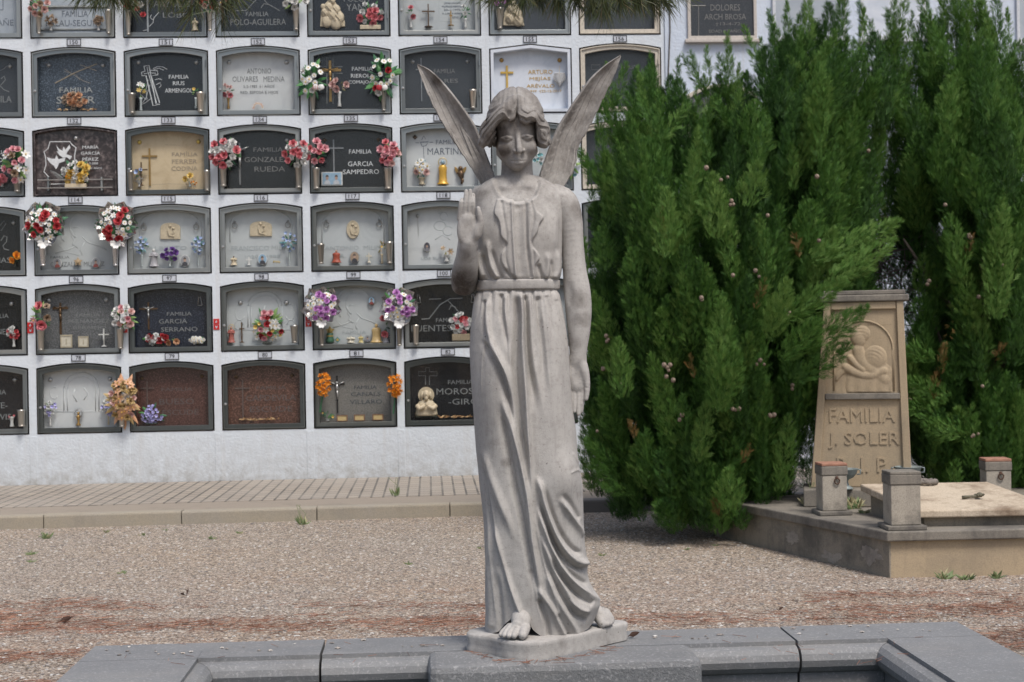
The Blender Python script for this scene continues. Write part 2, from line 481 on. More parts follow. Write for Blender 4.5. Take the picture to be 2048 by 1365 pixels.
# ================================================================== the burial niche wall
NP, NW, NH, RP = .8697, .770, .644, .750        # column pitch, niche width, height, row pitch
NL0, NT0 = -2.8732, 4.9908                        # left edge of column 0, arch top of row 0
ARCH = .045
def outline(c, r, grow=0.0, kind='arch', n=14):
    l = NL0 + NP*c - grow; rr = NL0 + NP*c + NW + grow
    t = NT0 - RP*r + grow; b = NT0 - RP*r - NH - grow
    return arch_poly(l, rr, b, t, ARCH, kind, n)
def arch_poly(l, r, b, t, drop, kind='arch', n=14):
    pts = [(l, b), (r, b)]
    sh = t - drop
    for i in range(n+1):
        k = i/n; x = r + (l-r)*k
        if kind == 'arch': z = sh + drop*(1-(2*k-1)**2)
        elif kind == 'gable': z = sh + drop*(1-abs(2*k-1))
        else: z = t
        pts.append((x, z))
    return pts
def wall_mat(name, base, tint, blue=0.0):
    t = NT(name)
    c = t.mix(t.noise(1.3, 6, .6), base, tint)
    c = t.mix(t.ramp(t.noise(5, 6, .75), [(.52, 0), (.75, .22)]), c, (.42, .39, .35))
    x, y, z = t.sep(t.tc())
    low = t.ramp(t.math('ADD', z, t.math('MULTIPLY', t.noise(4, 5, .7), .22)), [(.20, 1), (.36, .5), (.75, 0)])
    c = t.mix(t.math('MULTIPLY', low, t.ramp(t.noise(9, 5, .75), [(.34, .12), (.66, .85)])), c, (.30, .285, .255))
    run = t.noise(1.0, 4, .7, t.scaled((9, 1, .35)))
    c = t.mix(t.ramp(run, [(.53, 0), (.76, .30)]), c, (.47, .44, .40))
    t.color(c).rough(.9, spec=.2)
    h = t.math('ADD', t.math('MULTIPLY', t.noise(38, 4, .55), 1.0), t.math('MULTIPLY', t.noise(9, 3), .6))
    t.bump(h, .42, .012)
    return t.mat
WHITE = wall_mat('white_stucco', (.67, .715, .755), (.60, .65, .70))
BLUEW = wall_mat('pale_blue_stucco', (.60, .66, .75), (.54, .61, .71))
MORTAR = concrete('niche_mortar', (.20, .175, .145), (.27, .24, .205), sc=8)
KIND = {(6, 1): 'gable'}
C0, C1, R0, R1 = 0, 7, 0, 5
nw = MB()
mg = (NP-NW)/2
cell_b = []
for r in range(R0, R1+1):
    for c in range(C0, C1+1):
        l = NL0+NP*c-mg; rr = l+NP
        zt = NT0-RP*r+(RP-NH)/2; zb = zt-RP
        O = outline(c, r, .014, KIND.get((c, r), 'arch'))
        n = len(O)-3
        Q = [(l, zb), (rr, zb)] + [(rr+(l-rr)*i/n, zt) for i in range(n+1)]
        k = len(O)
        nw.add([(x, 0, z) for x, z in Q]+[(x, 0, z) for x, z in O], [(i, (i+1) % k, k+(i+1) % k, k+i) for i in range(k)], 0)
        nw.add([(x, 0, z) for x, z in O]+[(x, .16, z) for x, z in O], [(i, (i+1) % k, k+(i+1) % k, k+i) for i in range(k)], 1)
        nw.add([(x, .16, z) for x, z in O], [tuple(range(k))], 1)
wl_l = NL0+NP*C0-mg; wl_r = NL0+NP*(C1+1)-mg
wl_b = NT0-RP*R1+(RP-NH)/2-RP; wl_t = NT0-RP*R0+(RP-NH)/2
WTOP = 6.0
def rect(m, u0, u1, z0, z1, y=0.0, mi=0): m.add([(u0, y, z0), (u1, y, z0), (u1, y, z1), (u0, y, z1)], [(0, 1, 2, 3)], mi)
rect(nw, wl_l, wl_r, SWZ-.1, wl_b); rect(nw, wl_l, wl_r, wl_t, WTOP)
rect(nw, -9, wl_l, SWZ-.1, WTOP)
U_END = W(1343, 200)[0]
nw.add([(-9, 0, WTOP), (wl_r, 0, WTOP), (wl_r, 2.6, WTOP), (-9, 2.6, WTOP), (-9, 2.6, 0), (wl_r, 2.6, 0), (-9, 0, 0)], [(0, 1, 2, 3), (3, 2, 5, 4), (0, 3, 4, 6)])
nwall = nw.build('niche_wall', [WHITE, MORTAR], None, False, WO, WYAW)
tag(nwall, 'white stuccoed cemetery wall of burial niches in rows, behind the angel statue', 'wall')
m = MB(); m.box(-9.1, wl_r, -.12, 2.7, WTOP+.003, WTOP+.12); m.build('wall_coping', concrete('coping', (.4, .38, .35), (.5, .48, .45)), nwall)
# faint raised pilaster seams between the columns below the lowest row
for c in range(C0, C1+1):
    m = MB(); x = NL0+NP*c-mg
    m.box(x-.035, x+.035, -.004, .01, SWZ, wl_b+.02); m.build('pilaster', WHITE, nwall, bevel=.003)
# right hand block, painted pale blue, flat niches
RB0, RB1 = wl_r+.002, 13.0
m = MB(); m.box(RB0, RB1, -.018, 2.6, 0, WTOP-.02)
bwall = m.build('blue_white_wall', BLUEW, None, False, WO, WYAW)
tag(bwall, 'pale blue painted niche wall rising behind the conifers', 'wall')
# ================================================================== niche fronts
MPX = 1/209.0
def speck(name, base, s1, s2, sc=120, rough=.22, k=.5):
    t = NT(name)
    v = t.noise(sc, 2, .6)
    c = t.ramp(v, [(.40, tuple(x*.6 for x in base)), (.5, base), (.60, s1), (.70, s2)])
    c = t.mix(1-k, c, base)
    t.color(c).rough(rough)
    return t.mat
def marble(name, a, b, rough=.4):
    t = NT(name)
    n = t.noise(3, 7, .65, None, 1.2)
    t.color(t.ramp(n, [(.35, b), (.5, a), (.62, a), (.75, b)])).rough(rough)
    return t.mat
SL = {
 'black': speck('black_granite', (.011, .0125, .015), (.018, .020, .023), (.04, .044, .05), 150, .2),
 'dark': speck('dark_grey_granite', (.035, .04, .046), (.055, .06, .068), (.10, .11, .12), 150, .3),
 'blue': speck('blue_granite', (.035, .048, .066), (.075, .095, .125), (.19, .23, .28), 90, .25, .9),
 'navy': speck('navy_granite', (.016, .022, .038), (.035, .045, .07), (.10, .12, .16), 100, .2, .9),
 'grey': speck('grey_granite', (.10, .105, .11), (.18, .185, .19), (.30, .31, .32), 110, .35, .9),
 'taupe': speck('taupe_granite', (.165, .16, .145), (.20, .195, .18), (.25, .24, .22), 110, .45, .7),
 'brown': speck('red_brown_granite', (.075, .032, .026), (.125, .06, .048), (.19, .11, .09), 95, .3, .9),
 'rust': speck('rust_granite', (.095, .043, .030), (.155, .078, .056), (.22, .13, .10), 80, .3, .95),
 'plum': speck('plum_granite', (.055, .042, .042), (.10, .08, .078), (.17, .14, .135), 26, .15, .95),
 'white': marble('white_marble', (.56, .58, .58), (.49, .51, .52)),
 'pale': marble('pale_marble', (.47, .50, .505), (.42, .45, .46)),
 'cool': marble('cool_white_marble', (.60, .64, .70), (.50, .55, .62)),
 'ice': marble('pale_blue_slab', (.38, .42, .46), (.33, .37, .42)),
 'cream': marble('cream_sandstone', (.56, .45, .29), (.47, .36, .22), .7),
}
def steel_mat(name, c, rough=.34):
    t = NT(name)
    k = t.noise(4, 5, .6, t.scaled((1, 1, .25)))
    w = t.ramp(t.objrand(), [(0, (.62, .62, .60)), (.5, (.95, .97, .96)), (1, (1.25, 1.2, 1.12))])
    t.color(t.mix(1.0, t.mix(k, tuple(x*.75 for x in c), c), w, 'MULTIPLY')).rough(t.ramp(k, [(.3, rough-.08), (.7, rough+.12)]), .85)
    return t.mat
STEEL = steel_mat('frame_steel', (.34, .36, .365))
DARKSTEEL = steel_mat('dark_frame_steel', (.17, .185, .185))
CREAMFR = plain('cream_frame_paint', (.55, .50, .42), .5, .1)
VASEM = steel_mat('vase_steel', (.50, .47, .43), .28)
def glass_mat():
    t = NT('pane_glass')
    t.n.remove(t.b)
    tr = t.n.new('ShaderNodeBsdfTransparent'); gl = t.n.new('ShaderNodeBsdfGlossy'); gl.inputs['Roughness'].default_value = .02
    tr.inputs['Color'].default_value = (.985, .99, .99, 1)
    lw = t.n.new('ShaderNodeFresnel'); lw.inputs['IOR'].default_value = 1.36
    ge = t.n.new('ShaderNodeNewGeometry')
    fac = t.math('MULTIPLY', lw.outputs[0], t.math('SUBTRACT', 1.0, ge.outputs['Backfacing']))
    mx = t.n.new('ShaderNodeMixShader')
    t.l.new(fac, mx.inputs[0]); t.l.new(tr.outputs[0], mx.inputs[1]); t.l.new(gl.outputs[0], mx.inputs[2])
    t.l.new(mx.outputs[0], t.out.inputs['Surface'])
    return t.mat
GLASS = glass_mat()
INK = {'white': plain('lettering_white', (.62, .64, .65), .6), 'dim': plain('lettering_dim', (.17, .17, .165), .5), 'low': plain('lettering_low', (.10, .085, .08), .5), 'grey': plain('lettering_grey', (.20, .21, .21), .6),
       'dark': plain('lettering_dark', (.06, .07, .08), .6), 'slate': plain('lettering_slate', (.13, .15, .18), .6), 'gold': plain('lettering_gold', (.50, .32, .09), .4, .2), 'ghost': plain('lettering_ghost', (.36, .40, .41), .6), 'tan': plain('lettering_tan', (.30, .25, .18), .6), 'sand': plain('lettering_sand', (.33, .34, .33), .5)}
BRASS = plain('brass', (.36, .22, .07), .35, .6)
BRONZE = plain('bronze', (.12, .07, .035), .4, .6)
SILVER = plain('silver', (.45, .45, .44), .3, .7)
PLATEM = plain('enamel_white', (.50, .53, .58), .4)
INKB = plain('ink_black', (.02, .02, .024), .6)
SLABD = .092                              # how deep the slab face sits behind the wall face
def text_mesh(txt, x0, x1, z0, z1, y, ext=.002):
    """one line of lettering fitted into a box"""
    cu = bpy.data.curves.new('t', 'FONT'); cu.body = txt; cu.extrude = .02; cu.offset = 0; cu.resolution_u = 2
    ob = bpy.data.objects.new('t', cu); COL.objects.link(ob)
    dg = bpy.context.evaluated_depsgraph_get()
    me = bpy.data.meshes.new_from_object(ob.evaluated_get(dg))
    bpy.data.objects.remove(ob); bpy.data.curves.remove(cu)
    co = [v.co.copy() for v in me.vertices]
    fs = [tuple(p.vertices) for p in me.polygons]; bpy.data.meshes.remove(me)
    ax = min(c.x for c in co); bx = max(c.x for c in co); ay = min(c.y for c in co); by = max(c.y for c in co)
    out = [(x0+(c.x-ax)/(bx-ax+1e-9)*(x1-x0), y+ext*(0.5-(.5 if c.z < 0 else -.5))*-1 - 0 if False else (y-ext if c.z > 0 else y+ext), z0+(c.y-ay)/(by-ay+1e-9)*(z1-z0)) for c in co]
    return out, fs
def lit(m, lines, d, u0, z0, mi=0):
    for txt, xa, xb, yt, yb in lines:
        ua, zb = W(xa, yb, d); ub_, zt = W(xb, yt, d)
        m.add(*text_mesh(txt, ua-u0, ub_-u0, zb-z0, zt-z0, d), mi)
def stroke(m, pts, w, d, u0, z0, mi=0, closed=False):
    """engraved line drawn on the slab from photo pixels"""
    q = [W(x, y, d) for x, y in pts]
    m.tube([(u-u0, d+.001, z-z0) for u, z in q], w*MPX*.5, 5, mi)
def cross_shape(m, cx, yt, yb, yarm, hw, w, d, u0, z0, th=.012, mi=0):
    u, zt = W(cx, yt, d); _, zb = W(cx, yb, d); _, za = W(cx, yarm, d)
    h = hw*MPX; t = w*MPX*.5; u -= u0; zt -= z0; zb -= z0; za -= z0
    m.prism([(u-t, zb), (u+t, zb), (u+t, za-t), (u+h, za-t), (u+h, za+t), (u+t, za+t), (u+t, zt), (u-t, zt), (u-t, za+t), (u-h, za+t), (u-h, za-t), (u-t, za-t)], d-th, d+.002, mi)
def corpus(m, cx, ytop, h, d, u0, z0, mi=0):
    """small crucified figure: head, arms raised, body, legs"""
    k = h*MPX; u, z = W(cx, ytop, d); u -= u0; z -= z0; y = d-.014
    m.ball((u, y-.006, z), k*.085, 6, 5, mi)
    m.tube([(u, y, z-k*.08), (u, y, z-k*.3), (u, y, z-k*.46)], [k*.08, k*.085, k*.07], 6, mi)
    m.tube([(u-k*.03, y, z-k*.1), (u-k*.22, y, z-k*.02), (u-k*.42, y, z+k*.06)], [k*.045, k*.035, k*.025], 5, mi)
    m.tube([(u+k*.03, y, z-k*.1), (u+k*.22, y, z-k*.02), (u+k*.42, y, z+k*.06)], [k*.045, k*.035, k*.025], 5, mi)
    m.tube([(u, y-.003, z-k*.44), (u+k*.02, y-.006, z-k*.66), (u, y, z-k*.92)], [k*.075, k*.055, k*.03], 6, mi)
NGROUP = 'burial niche fronts in the white wall'
def niche(c, r, label, slab, frame='steel', texts=(), ink='white', strokes=(), sink=None, screws=None, cross=None, extra=None, kind='arch', glass=True, knob=True):
    l = NL0+NP*c; b = NT0-RP*r-NH; uc = l+NW/2
    o = thing('burial_niche', label, 'niche', wallpos(uc, 0, b), WYAW, NGROUP)
    loc = lambda pts: [(x-uc, z-b) for x, z in pts]
    O = outline(c, r, 0, kind)
    fm = {'steel': STEEL, 'dark': DARKSTEEL, 'cream': CREAMFR, 'none': None, 'marble': SL['cool']}[frame]
    inset = {'none': .012, 'marble': .028}.get(frame, .043)
    t = NT0-RP*r
    I = arch_poly(l+inset, l+NW-inset, b+inset, t-inset, ARCH, kind)
    if fm:
        if frame == 'marble':
            MB().ring(loc(O), loc(I), -.012, .12).build('frame', fm, o)
        else:
            MB().ring(loc(O), loc(I), .004, .045).build('frame', fm, o, bevel=.002)
            O2 = arch_poly(l+.009, l+NW-.009, b+.009, t-.009, ARCH, kind)
            MB().ring(loc(O), loc(O2), -.010, .0035).build('frame_rim', fm, o)
    sd = SLABD if frame not in ('none', 'marble') else (.05 if frame == 'none' else .08)
    SP = arch_poly(l+.004, l+NW-.004, b+.004, t-.004, ARCH, kind)
    MB().prism(loc(SP), sd, .158).build('slab', SL[slab], o)
    if glass and fm and frame != 'marble':
        G2 = arch_poly(l+inset-.004, l+NW-inset+.004, b+inset-.004, t-inset+.004, ARCH, kind)
        MB().prism(loc(G2), .020, .0235).build('pane', GLASS, o)
    if fm and knob and frame != 'marble':
        m = MB(); m.lathe([(.0, 0), (.012, 0), (.012, .012), (.0, .014)], n=10)
        m.v = [(x-NW/2+.022, -z, y+.24) for x, y, z in m.v]; m.build('knob', SILVER, o)
        for hz in (.16, .45):
            MB().tube([(NW/2-.012, -.013, hz), (NW/2-.012, -.013, hz+.07)], .007, 6).build('hinge', fm, o)
    if frame == 'none':       # a solid granite lip
        MB().ring(loc(O), loc(I), -.004, .0495).build('frame', SL[slab], o)
    if texts:
        for ln in texts:
            m = MB(); lit(m, [ln], sd-.001, uc, b); m.build('inscription', INK[ink], o)
    if strokes:
        m = MB()
        for w, pts in strokes: stroke(m, pts, w, sd, uc, b)
        m.build('engraving', INK[sink or ink], o)
    if screws:
        kind_, pts, mt = screws
        for x, y in pts:
            u, z = W(x, y, sd); m = MB()
            if kind_ == 'round': m.ball((u-uc, sd-.004, z-b), (.022, .016, .022), 10, 6)
            elif kind_ == 'diamond': m.prism([(u-uc, z-b-.024), (u-uc+.024, z-b), (u-uc, z-b+.024), (u-uc-.024, z-b)], sd-.012, sd)
            elif kind_ == 'ring':
                m.tube([(u-uc+.024*math.cos(a), sd-.02, z-b-.012+.027*math.sin(a)) for a in [2*math.pi*i/12 for i in range(13)]], .0045, 5)
                m.ball((u-uc, sd-.008, z-b+.022), .013, 8, 6)
            elif kind_ == 'loop':
                m.tube([(u-uc-.02, sd-.012, z-b-.04), (u-uc-.008, sd-.012, z-b+.04), (u-uc+.008, sd-.012, z-b+.04), (u-uc+.02, sd-.012, z-b-.04), (u-uc-.02, sd-.012, z-b-.04)], .004, 5)
            m.build('handle' if kind_ in ('ring', 'loop') else 'screw_cap', mt, o, True)
    if cross:
        for (cx, yt, yb, ya, hw, w, mt, fig) in cross:
            m = MB(); cross_shape(m, cx, yt, yb, ya, hw, w, sd, uc, b); cr = m.build('cross', mt, o)
            if fig is not None:
                m = MB(); corpus(m, cx, ya-2, (yb-ya)*.62, sd, uc, b); m.build('corpus', fig, cr, True)
    if extra: extra(o, uc, b, sd)
    return o
def relief_part(o, uc, b, sd, mat, strokes, name='relief'):
    m = MB()
    for w, pts in strokes: stroke(m, pts, w, sd, uc, b)
    m.build(name, mat, o, True)
def arcpts(cx, cy, rx, ry, a0, a1, n=14): return [(cx+rx*math.cos(R(a0+(a1-a0)*i/n)), cy-ry*math.sin(R(a0+(a1-a0)*i/n))) for i in range(n+1)]

dia = lambda *p: ('diamond', p, SILVER)
rnd = lambda *p: ('round', p, SILVER)
# ---------------------------------------------------------------- row A (top, cut by the picture)
niche(0, 0, 'pale blue niche front at upper left corner, its name ending in FAÑE', 'ice', 'steel', [('VILLAFAÑE', -58, 27, 37, 52)], 'slate', knob=False, strokes=[(2, [(-60, 20), (6, 20), (6, -20)])])
niche(1, 0, 'pale blue niche front lettered PALAU-SEGURA', 'ice', 'steel', [('FAMILIA', 124, 176, 22, 34), ('PALAU-SEGURA', 92, 205, 40, 53)], 'slate', strokes=[(7, [(80, 15), (215, 14)]), (5, [(80, 60), (215, 59)])], sink='grey')
niche(2, 0, 'dark niche front lettered LOBO with etched roses and a metal divider', 'black', 'steel', [('ARZOLAS', 307, 384, 1, 15), ('LOBO', 326, 380, 25, 36)], 'grey', strokes=[(1.5, [(318, 25), (308, 36), (306, 46), (298, 54)]), (1.5, [(306, 40), (300, 36), (303, 30)]), (1.5, [(294, 60), (286, 62)])], sink='white',
      cross=[(294, -60, 64, -30, 8, 3, SILVER, None)])
niche(3, 0, 'black niche front lettered POLO-AGUILERA with etched slanting lines', 'black', 'steel', [('FAMILIA', 492, 537, 24, 33), ('POLO-AGUILERA', 461, 572, 38, 51)], 'grey', strokes=[(2, [(472, 22), (492, 22), (512, 0)]), (2, [(528, 0), (535, 8), (560, 22)]), (2, [(522, 16), (528, 8), (538, 10)])], sink='grey')
niche(4, 0, 'black niche front lettered FOLCH YANES beside a cream carving', 'black', 'steel', [('FOLCH', 688, 738, -8, 4), ('YANES', 693, 745, 8, 22)], 'grey')
niche(5, 0, 'white niche front with a small dated tablet and two rose vases', 'pale', 'steel', [('JOSE MARIA', 888, 922, 5, 9), ('MUÑOZ MERINO', 884, 926, 11, 15), ('23-1-1972', 888, 921, 18, 22), ('A LOS 4 AÑOS', 884, 926, 25, 29), ('E.P.D.', 905, 918, 33, 37)], 'slate', strokes=[(1.2, [(822, 5), (836, 22), (850, 20), (866, 36)]), (1.2, [(826, 0), (842, 26), (858, 28)]), (1, [(878, 2), (878, 43), (932, 45)])], sink='ghost')
niche(6, 0, 'dark niche front with a cream carving, below the pine branch', 'dark', 'steel')
niche(7, 0, 'dark cream-framed niche front mostly behind hanging pine needles', 'dark', 'cream')
# ---------------------------------------------------------------- row B
niche(0, 1, 'dark niche front at left edge, its name ending in LA', 'dark', 'steel', [('PUIG-VILA', -50, 23, 192, 206)], 'grey', strokes=[(2, [(2, 158), (8, 153), (11, 160), (4, 168), (0, 172), (8, 180), (18, 184)]), (1.5, [(0, 142), (8, 138), (14, 132)])], screws=dia((20, 133)), knob=False)
niche(1, 1, 'blue speckled granite niche front lettered FAMILIA SOLER with straw cross', 'blue', 'steel', [('FAMILIA', 119, 185, 175, 186), ('SOLER', 113, 190, 193, 208)], 'sand', strokes=[(2.6, [(110, 167), (150, 146), (194, 128)]), (1.6, [(160, 130), (193, 142)]), (1.0, [(128, 138), (150, 152), (166, 162), (181, 167)]), (.8, [(128, 143), (152, 150), (160, 161)])], sink='tan', screws=dia((97, 131), (206, 131)))
def tilted_cross(o, uc, b, sd):
    m = MB()
    for w, pts in ((2.2, [(288, 133), (298, 131), (312, 208), (320, 209)]), (2.2, [(288, 133), (290, 143), (283, 145), (284, 152), (292, 152), (306, 212), (320, 209)]), (2.2, [(298, 131), (300, 141), (315, 142), (316, 150), (302, 152), (319, 206)]), (1.6, [(294, 134), (296, 146), (312, 147)]), (1.6, [(288, 148), (297, 147), (313, 206)]),
                   (1.4, [(306, 138), (314, 134), (325, 134), (334, 139)]), (1.4, [(307, 140), (318, 137), (328, 141)]), (1.3, [(310, 160), (318, 158), (324, 160)]), (1.3, [(312, 170), (320, 166), (322, 172), (318, 176)]), (1.2, [(296, 160), (292, 180), (294, 200)]), (1.2, [(300, 170), (292, 196), (284, 208)]), (1.2, [(286, 176), (280, 188), (292, 200)]), (1.2, [(304, 196), (292, 205), (284, 210)])):
        stroke(m, pts, w, sd, uc, b)
    m.build('cross', INK['white'], o)
niche(2, 1, 'black niche front lettered FAMILIA RIUS ARMENGOL with outlined tilted cross', 'black', 'steel', [('FAMILIA', 338, 377, 150, 158), ('RIUS', 346, 369, 163, 171), ('ARMENGOL', 330, 385, 177, 186)], 'white', screws=rnd((277, 125), (393, 125)), extra=tilted_cross)
niche(3, 1, 'white marble niche front lettered ANTONIO OLIVARES MEDINA', 'white', 'steel', [('ANTONIO', 494, 542, 137, 148), ('OLIVARES', 465, 516, 153, 164), ('MEDINA', 527, 569, 153, 164), ('5-2-1983  61 AÑOS', 487, 549, 169, 176), ('RED. ESPOSA E HIJOS', 481, 556, 182, 190)], 'grey', screws=rnd((458, 125), (573, 125)))
niche(4, 1, 'black niche front lettered FAMILIA RIEROLA COMAJOAN with gilt crucifix', 'black', 'steel', [('FAMILIA', 704, 745, 134, 142), ('RIEROLA', 702, 748, 148, 156), ('COMAJOAN', 697, 752, 161, 170)], 'white', strokes=[(2.6, [(654, 116), (654, 134), (638, 134)]), (2.6, [(666, 116), (666, 134), (685, 134)]), (2.6, [(638, 147), (654, 147), (654, 208)]), (2.6, [(685, 147), (666, 147), (666, 208)])], sink='grey', screws=rnd((638, 123)), cross=[(660, 122, 204, 141, 22, 5, BRASS, BRASS)])
niche(5, 1, 'dark grey niche front lettered FAMILIA PAJARES behind the left wing', 'dark', 'steel', [('FAMILIA', 868, 910, 138, 147), ('PAJARES', 850, 916, 158, 169)], 'dim', screws=dia((825, 124), (935, 123)), cross=[(842, 117, 203, 140, 11, 1.8, plain('thin_cross_grey', (.25, .26, .27), .4, .4), None)])
def goldcross(o, uc, b, sd):
    pass
niche(6, 1, 'gabled white marble niche front lettered ARTURO MEJÍAS ARÉVALO in gold', 'cool', 'marble', [('ARTURO', 1056, 1105, 140, 149), ('MEJÍAS', 1059, 1101, 153, 163), ('ARÉVALO', 1053, 1109, 167, 176), ('9-7-1949  †22-12-2017', 1042, 1123, 180, 187)], 'gold', screws=('round', [(1003, 121), (1119, 121)], BRASS), cross=[(1013.5, 132, 178, 146, 13, 4, plain('gold_cross', (.55, .36, .08), .35, .3), None)], kind='gable')
niche(7, 1, 'slate grey cream-framed niche front above the conifer tips', 'dark', 'cream', [('FAMILIA', 1237, 1272, 130, 138)], 'dim', strokes=[(1.6, [(1183, 130), (1200, 130), (1200, 140), (1183, 140), (1183, 130)])])
# ---------------------------------------------------------------- row C
niche(0, 2, 'black niche front at left edge, its words ending in LIA and NA', 'black', 'steel', [('FAMILIA', -32, 13, 301, 309), ('ALCAIDE', -40, 12, 316, 325), ('MOLINA', -32, 12, 332, 339)], 'white', knob=False)
def doves(o, uc, b, sd):
    m = MB()
    crest = [(100, 284), (140, 284), (144, 290), (152, 296), (149, 312), (150, 330), (149, 345), (144, 356), (143, 368), (99, 369), (97, 354), (88, 344), (92, 330), (91, 314), (88, 304), (96, 298), (100, 284)]
    stroke(m, crest, 2.2, sd, uc, b)
    m.build('crest_outline', INK['white'], o)
    for poly in ([(113, 292), (119, 299), (125, 302), (127, 294), (131, 300), (139, 290), (141, 296), (135, 304), (133, 309), (144, 313), (140, 320), (134, 315), (126, 316), (119, 311), (113, 303), (117, 304)],
                 [(94, 315), (104, 318), (110, 318), (113, 311), (117, 319), (131, 316), (129, 323), (118, 327), (116, 333), (112, 339), (108, 332), (101, 327), (96, 321)]):
        q = [W(x, y, sd) for x, y in poly]
        m = MB(); m.prism([(u-uc, z-b) for u, z in q][::-1], sd-.003, sd+.001); m.build('dove_carving', INK['white'], o)
    m = MB()
    for i in range(7): stroke(m, [(100+i*3, 342+i*3), (110+i*3, 345+i*2.6), (122+i*2, 352+i*2)], 1.2, sd, uc, b)
    m.build('engraving', INK['grey'], o)
    for y in (361, 377):
        u0_, z_ = W(75, y, -.03); u1_, _ = W(225, y, -.03)
        MB().tube([(u0_-uc, -.035, z_-b), (u1_-uc, -.035, z_-b)], .0055, 6).build('rail', SILVER, o)
    for x in (96, 203):
        u_, z_ = W(x, 357, -.03); MB().box(u_-uc-.008, u_-uc+.008, -.031, .045, z_-b-.115, z_-b+.012).build('rail_bracket', STEEL, o)
niche(1, 2, 'polished plum granite niche front with two etched doves, lettered MARÍA GARCÍA PÉREZ', 'plum', 'none', [('MARÍA', 165, 197, 290, 298), ('GARCÍA', 162, 200, 302, 310), ('PÉREZ', 165, 197, 314, 322), ('†11-3-2008', 167, 196, 325, 331), ('A LOS 82 AÑOS', 160, 204, 334, 339)], 'white', screws=rnd((152, 277)), extra=doves)
niche(2, 2, 'cream sandstone niche front lettered FAMÍLIA FERRER CODINA with brass cross', 'cream', 'dark', [('FAMÍLIA', 344, 395, 303, 313), ('FERRER', 344, 394, 319, 328), ('CODINA', 343, 395, 333, 342)], 'tan', screws=('round', [(279, 285), (397, 284)], plain('gold_cap', (.6, .42, .08), .3, .4)), cross=[(299, 297, 372, 313, 15, 3.4, BRASS, None)], strokes=[(.8, [(300, 370), (340, 368), (390, 370)]), (.8, [(272, 350), (300, 352)]), (.8, [(330, 290), (360, 291)])], sink='tan')
niche(3, 2, 'black niche front lettered FAMILIA GONZALEZ RUEDA in dull grey with silver crucifix', 'black', 'steel', [('FAMILIA', 507, 566, 295, 304), ('GONZALEZ', 489, 577, 314, 325), ('RUEDA', 509, 570, 333, 344)], 'dim', screws=rnd((466, 282), (574, 281)), cross=[(479, 286, 370, 299, 12, 3.4, plain('dull_silver', (.2, .2, .2), .4, .5), SILVER)])
niche(4, 2, 'black niche front lettered FAMILIA GARCIA SAMPEDRO in clear white', 'black', 'dark', [('FAMILIA', 698, 743, 299, 308), ('GARCIA', 696, 746, 323, 333), ('SAMPEDRO', 686, 758, 339, 349)], 'white', screws=('diamond', [(649, 281), (757, 280)], BRONZE), cross=[(667, 280, 346, 297, 20, 2.6, plain('thin_cross_grey', (.25, .26, .27), .4, .4), None)])
niche(5, 2, 'white marble niche front lettered FAMILIA MARTINEZ with etched oil lamp', 'white', 'steel', [('FAMILIA', 872, 916, 280, 289), ('MARTINEZ', 855, 938, 296, 310)], 'slate', strokes=[(1.8, [(841, 285), (857, 284), (852, 292), (844, 293), (841, 285)]), (1.5, [(843, 280), (848, 272), (851, 279)]), (1.5, [(847, 293), (848, 318)]), (1.5, [(831, 286), (838, 286)]), (1.5, [(859, 285), (866, 285)])], screws=('diamond', [(830, 275)], BRONZE))
niche(6, 2, 'pale niche front seen between the angel head and right wing', 'pale', 'steel')
niche(7, 2, 'niche front with dark slab hidden by conifer in third row', 'dark', 'cream')
# ---------------------------------------------------------------- row D
niche(0, 3, 'black niche front at left edge, an etched curl above letters MAS', 'black', 'steel', [('TOMAS', -38, 21, 515, 527)], 'grey', strokes=[(2.2, [(2, 482), (8, 472), (14, 474), (13, 484), (6, 492), (8, 498), (18, 501)]), (1.6, [(0, 452), (8, 442), (12, 448), (2, 462)])], screws=dia((27, 446)), knob=False)
def christ_relief(x0, y0, k=1.0):
    def fn(o, uc, b, sd):
        f = lambda pts: [(x0+x*k, y0+y*k) for x, y in pts]
        relief_part(o, uc, b, sd, SL['pale'], [(2.4, f(arcpts(0, 0, 17, 22, 60, 250))), (2.0, f(arcpts(-8, 6, 26, 34, 70, 220))), (2.2, f([(-16, 6), (-10, 14), (-14, 20), (-8, 26), (-12, 34), (-2, 40)])), (1.8, f(arcpts(-2, 2, 40, 36, 20, 160))), (2.0, f([(6, 20), (16, 30), (34, 36), (50, 44)])), (2.0, f([(-8, 38), (-22, 44), (-44, 50)])), (1.5, f([(-10, 4), (-4, 2), (2, 4)])), (1.6, f([(-36, 36), (-24, 48), (0, 54)])), (1.6, f([(10, 30), (2, 44), (6, 54)]))])
    return fn
niche(1, 3, 'pale carved niche front lettered FAMILIA GONZALEZ MUÑOZ between two red bouquets', 'pale', 'steel', [('FAMILIA', 101, 139, 512, 518), ('GONZALEZ  MUÑOZ', 101, 209, 521, 534)], 'grey', extra=christ_relief(158, 452, 1.1))
def arch_relief(cx, yt, hw, yb):
    def fn(o, uc, b, sd):
        relief_part(o, uc, b, sd, SL['pale'], [(2.2, [(cx-hw, yb)]+arcpts(cx, yt+hw*.55, hw, hw*.55, 180, 0)+[(cx+hw, yb)])])
    return fn
CREAMPL = plain('cream_plaster', (.52, .44, .31), .6, 0, .15, 60)
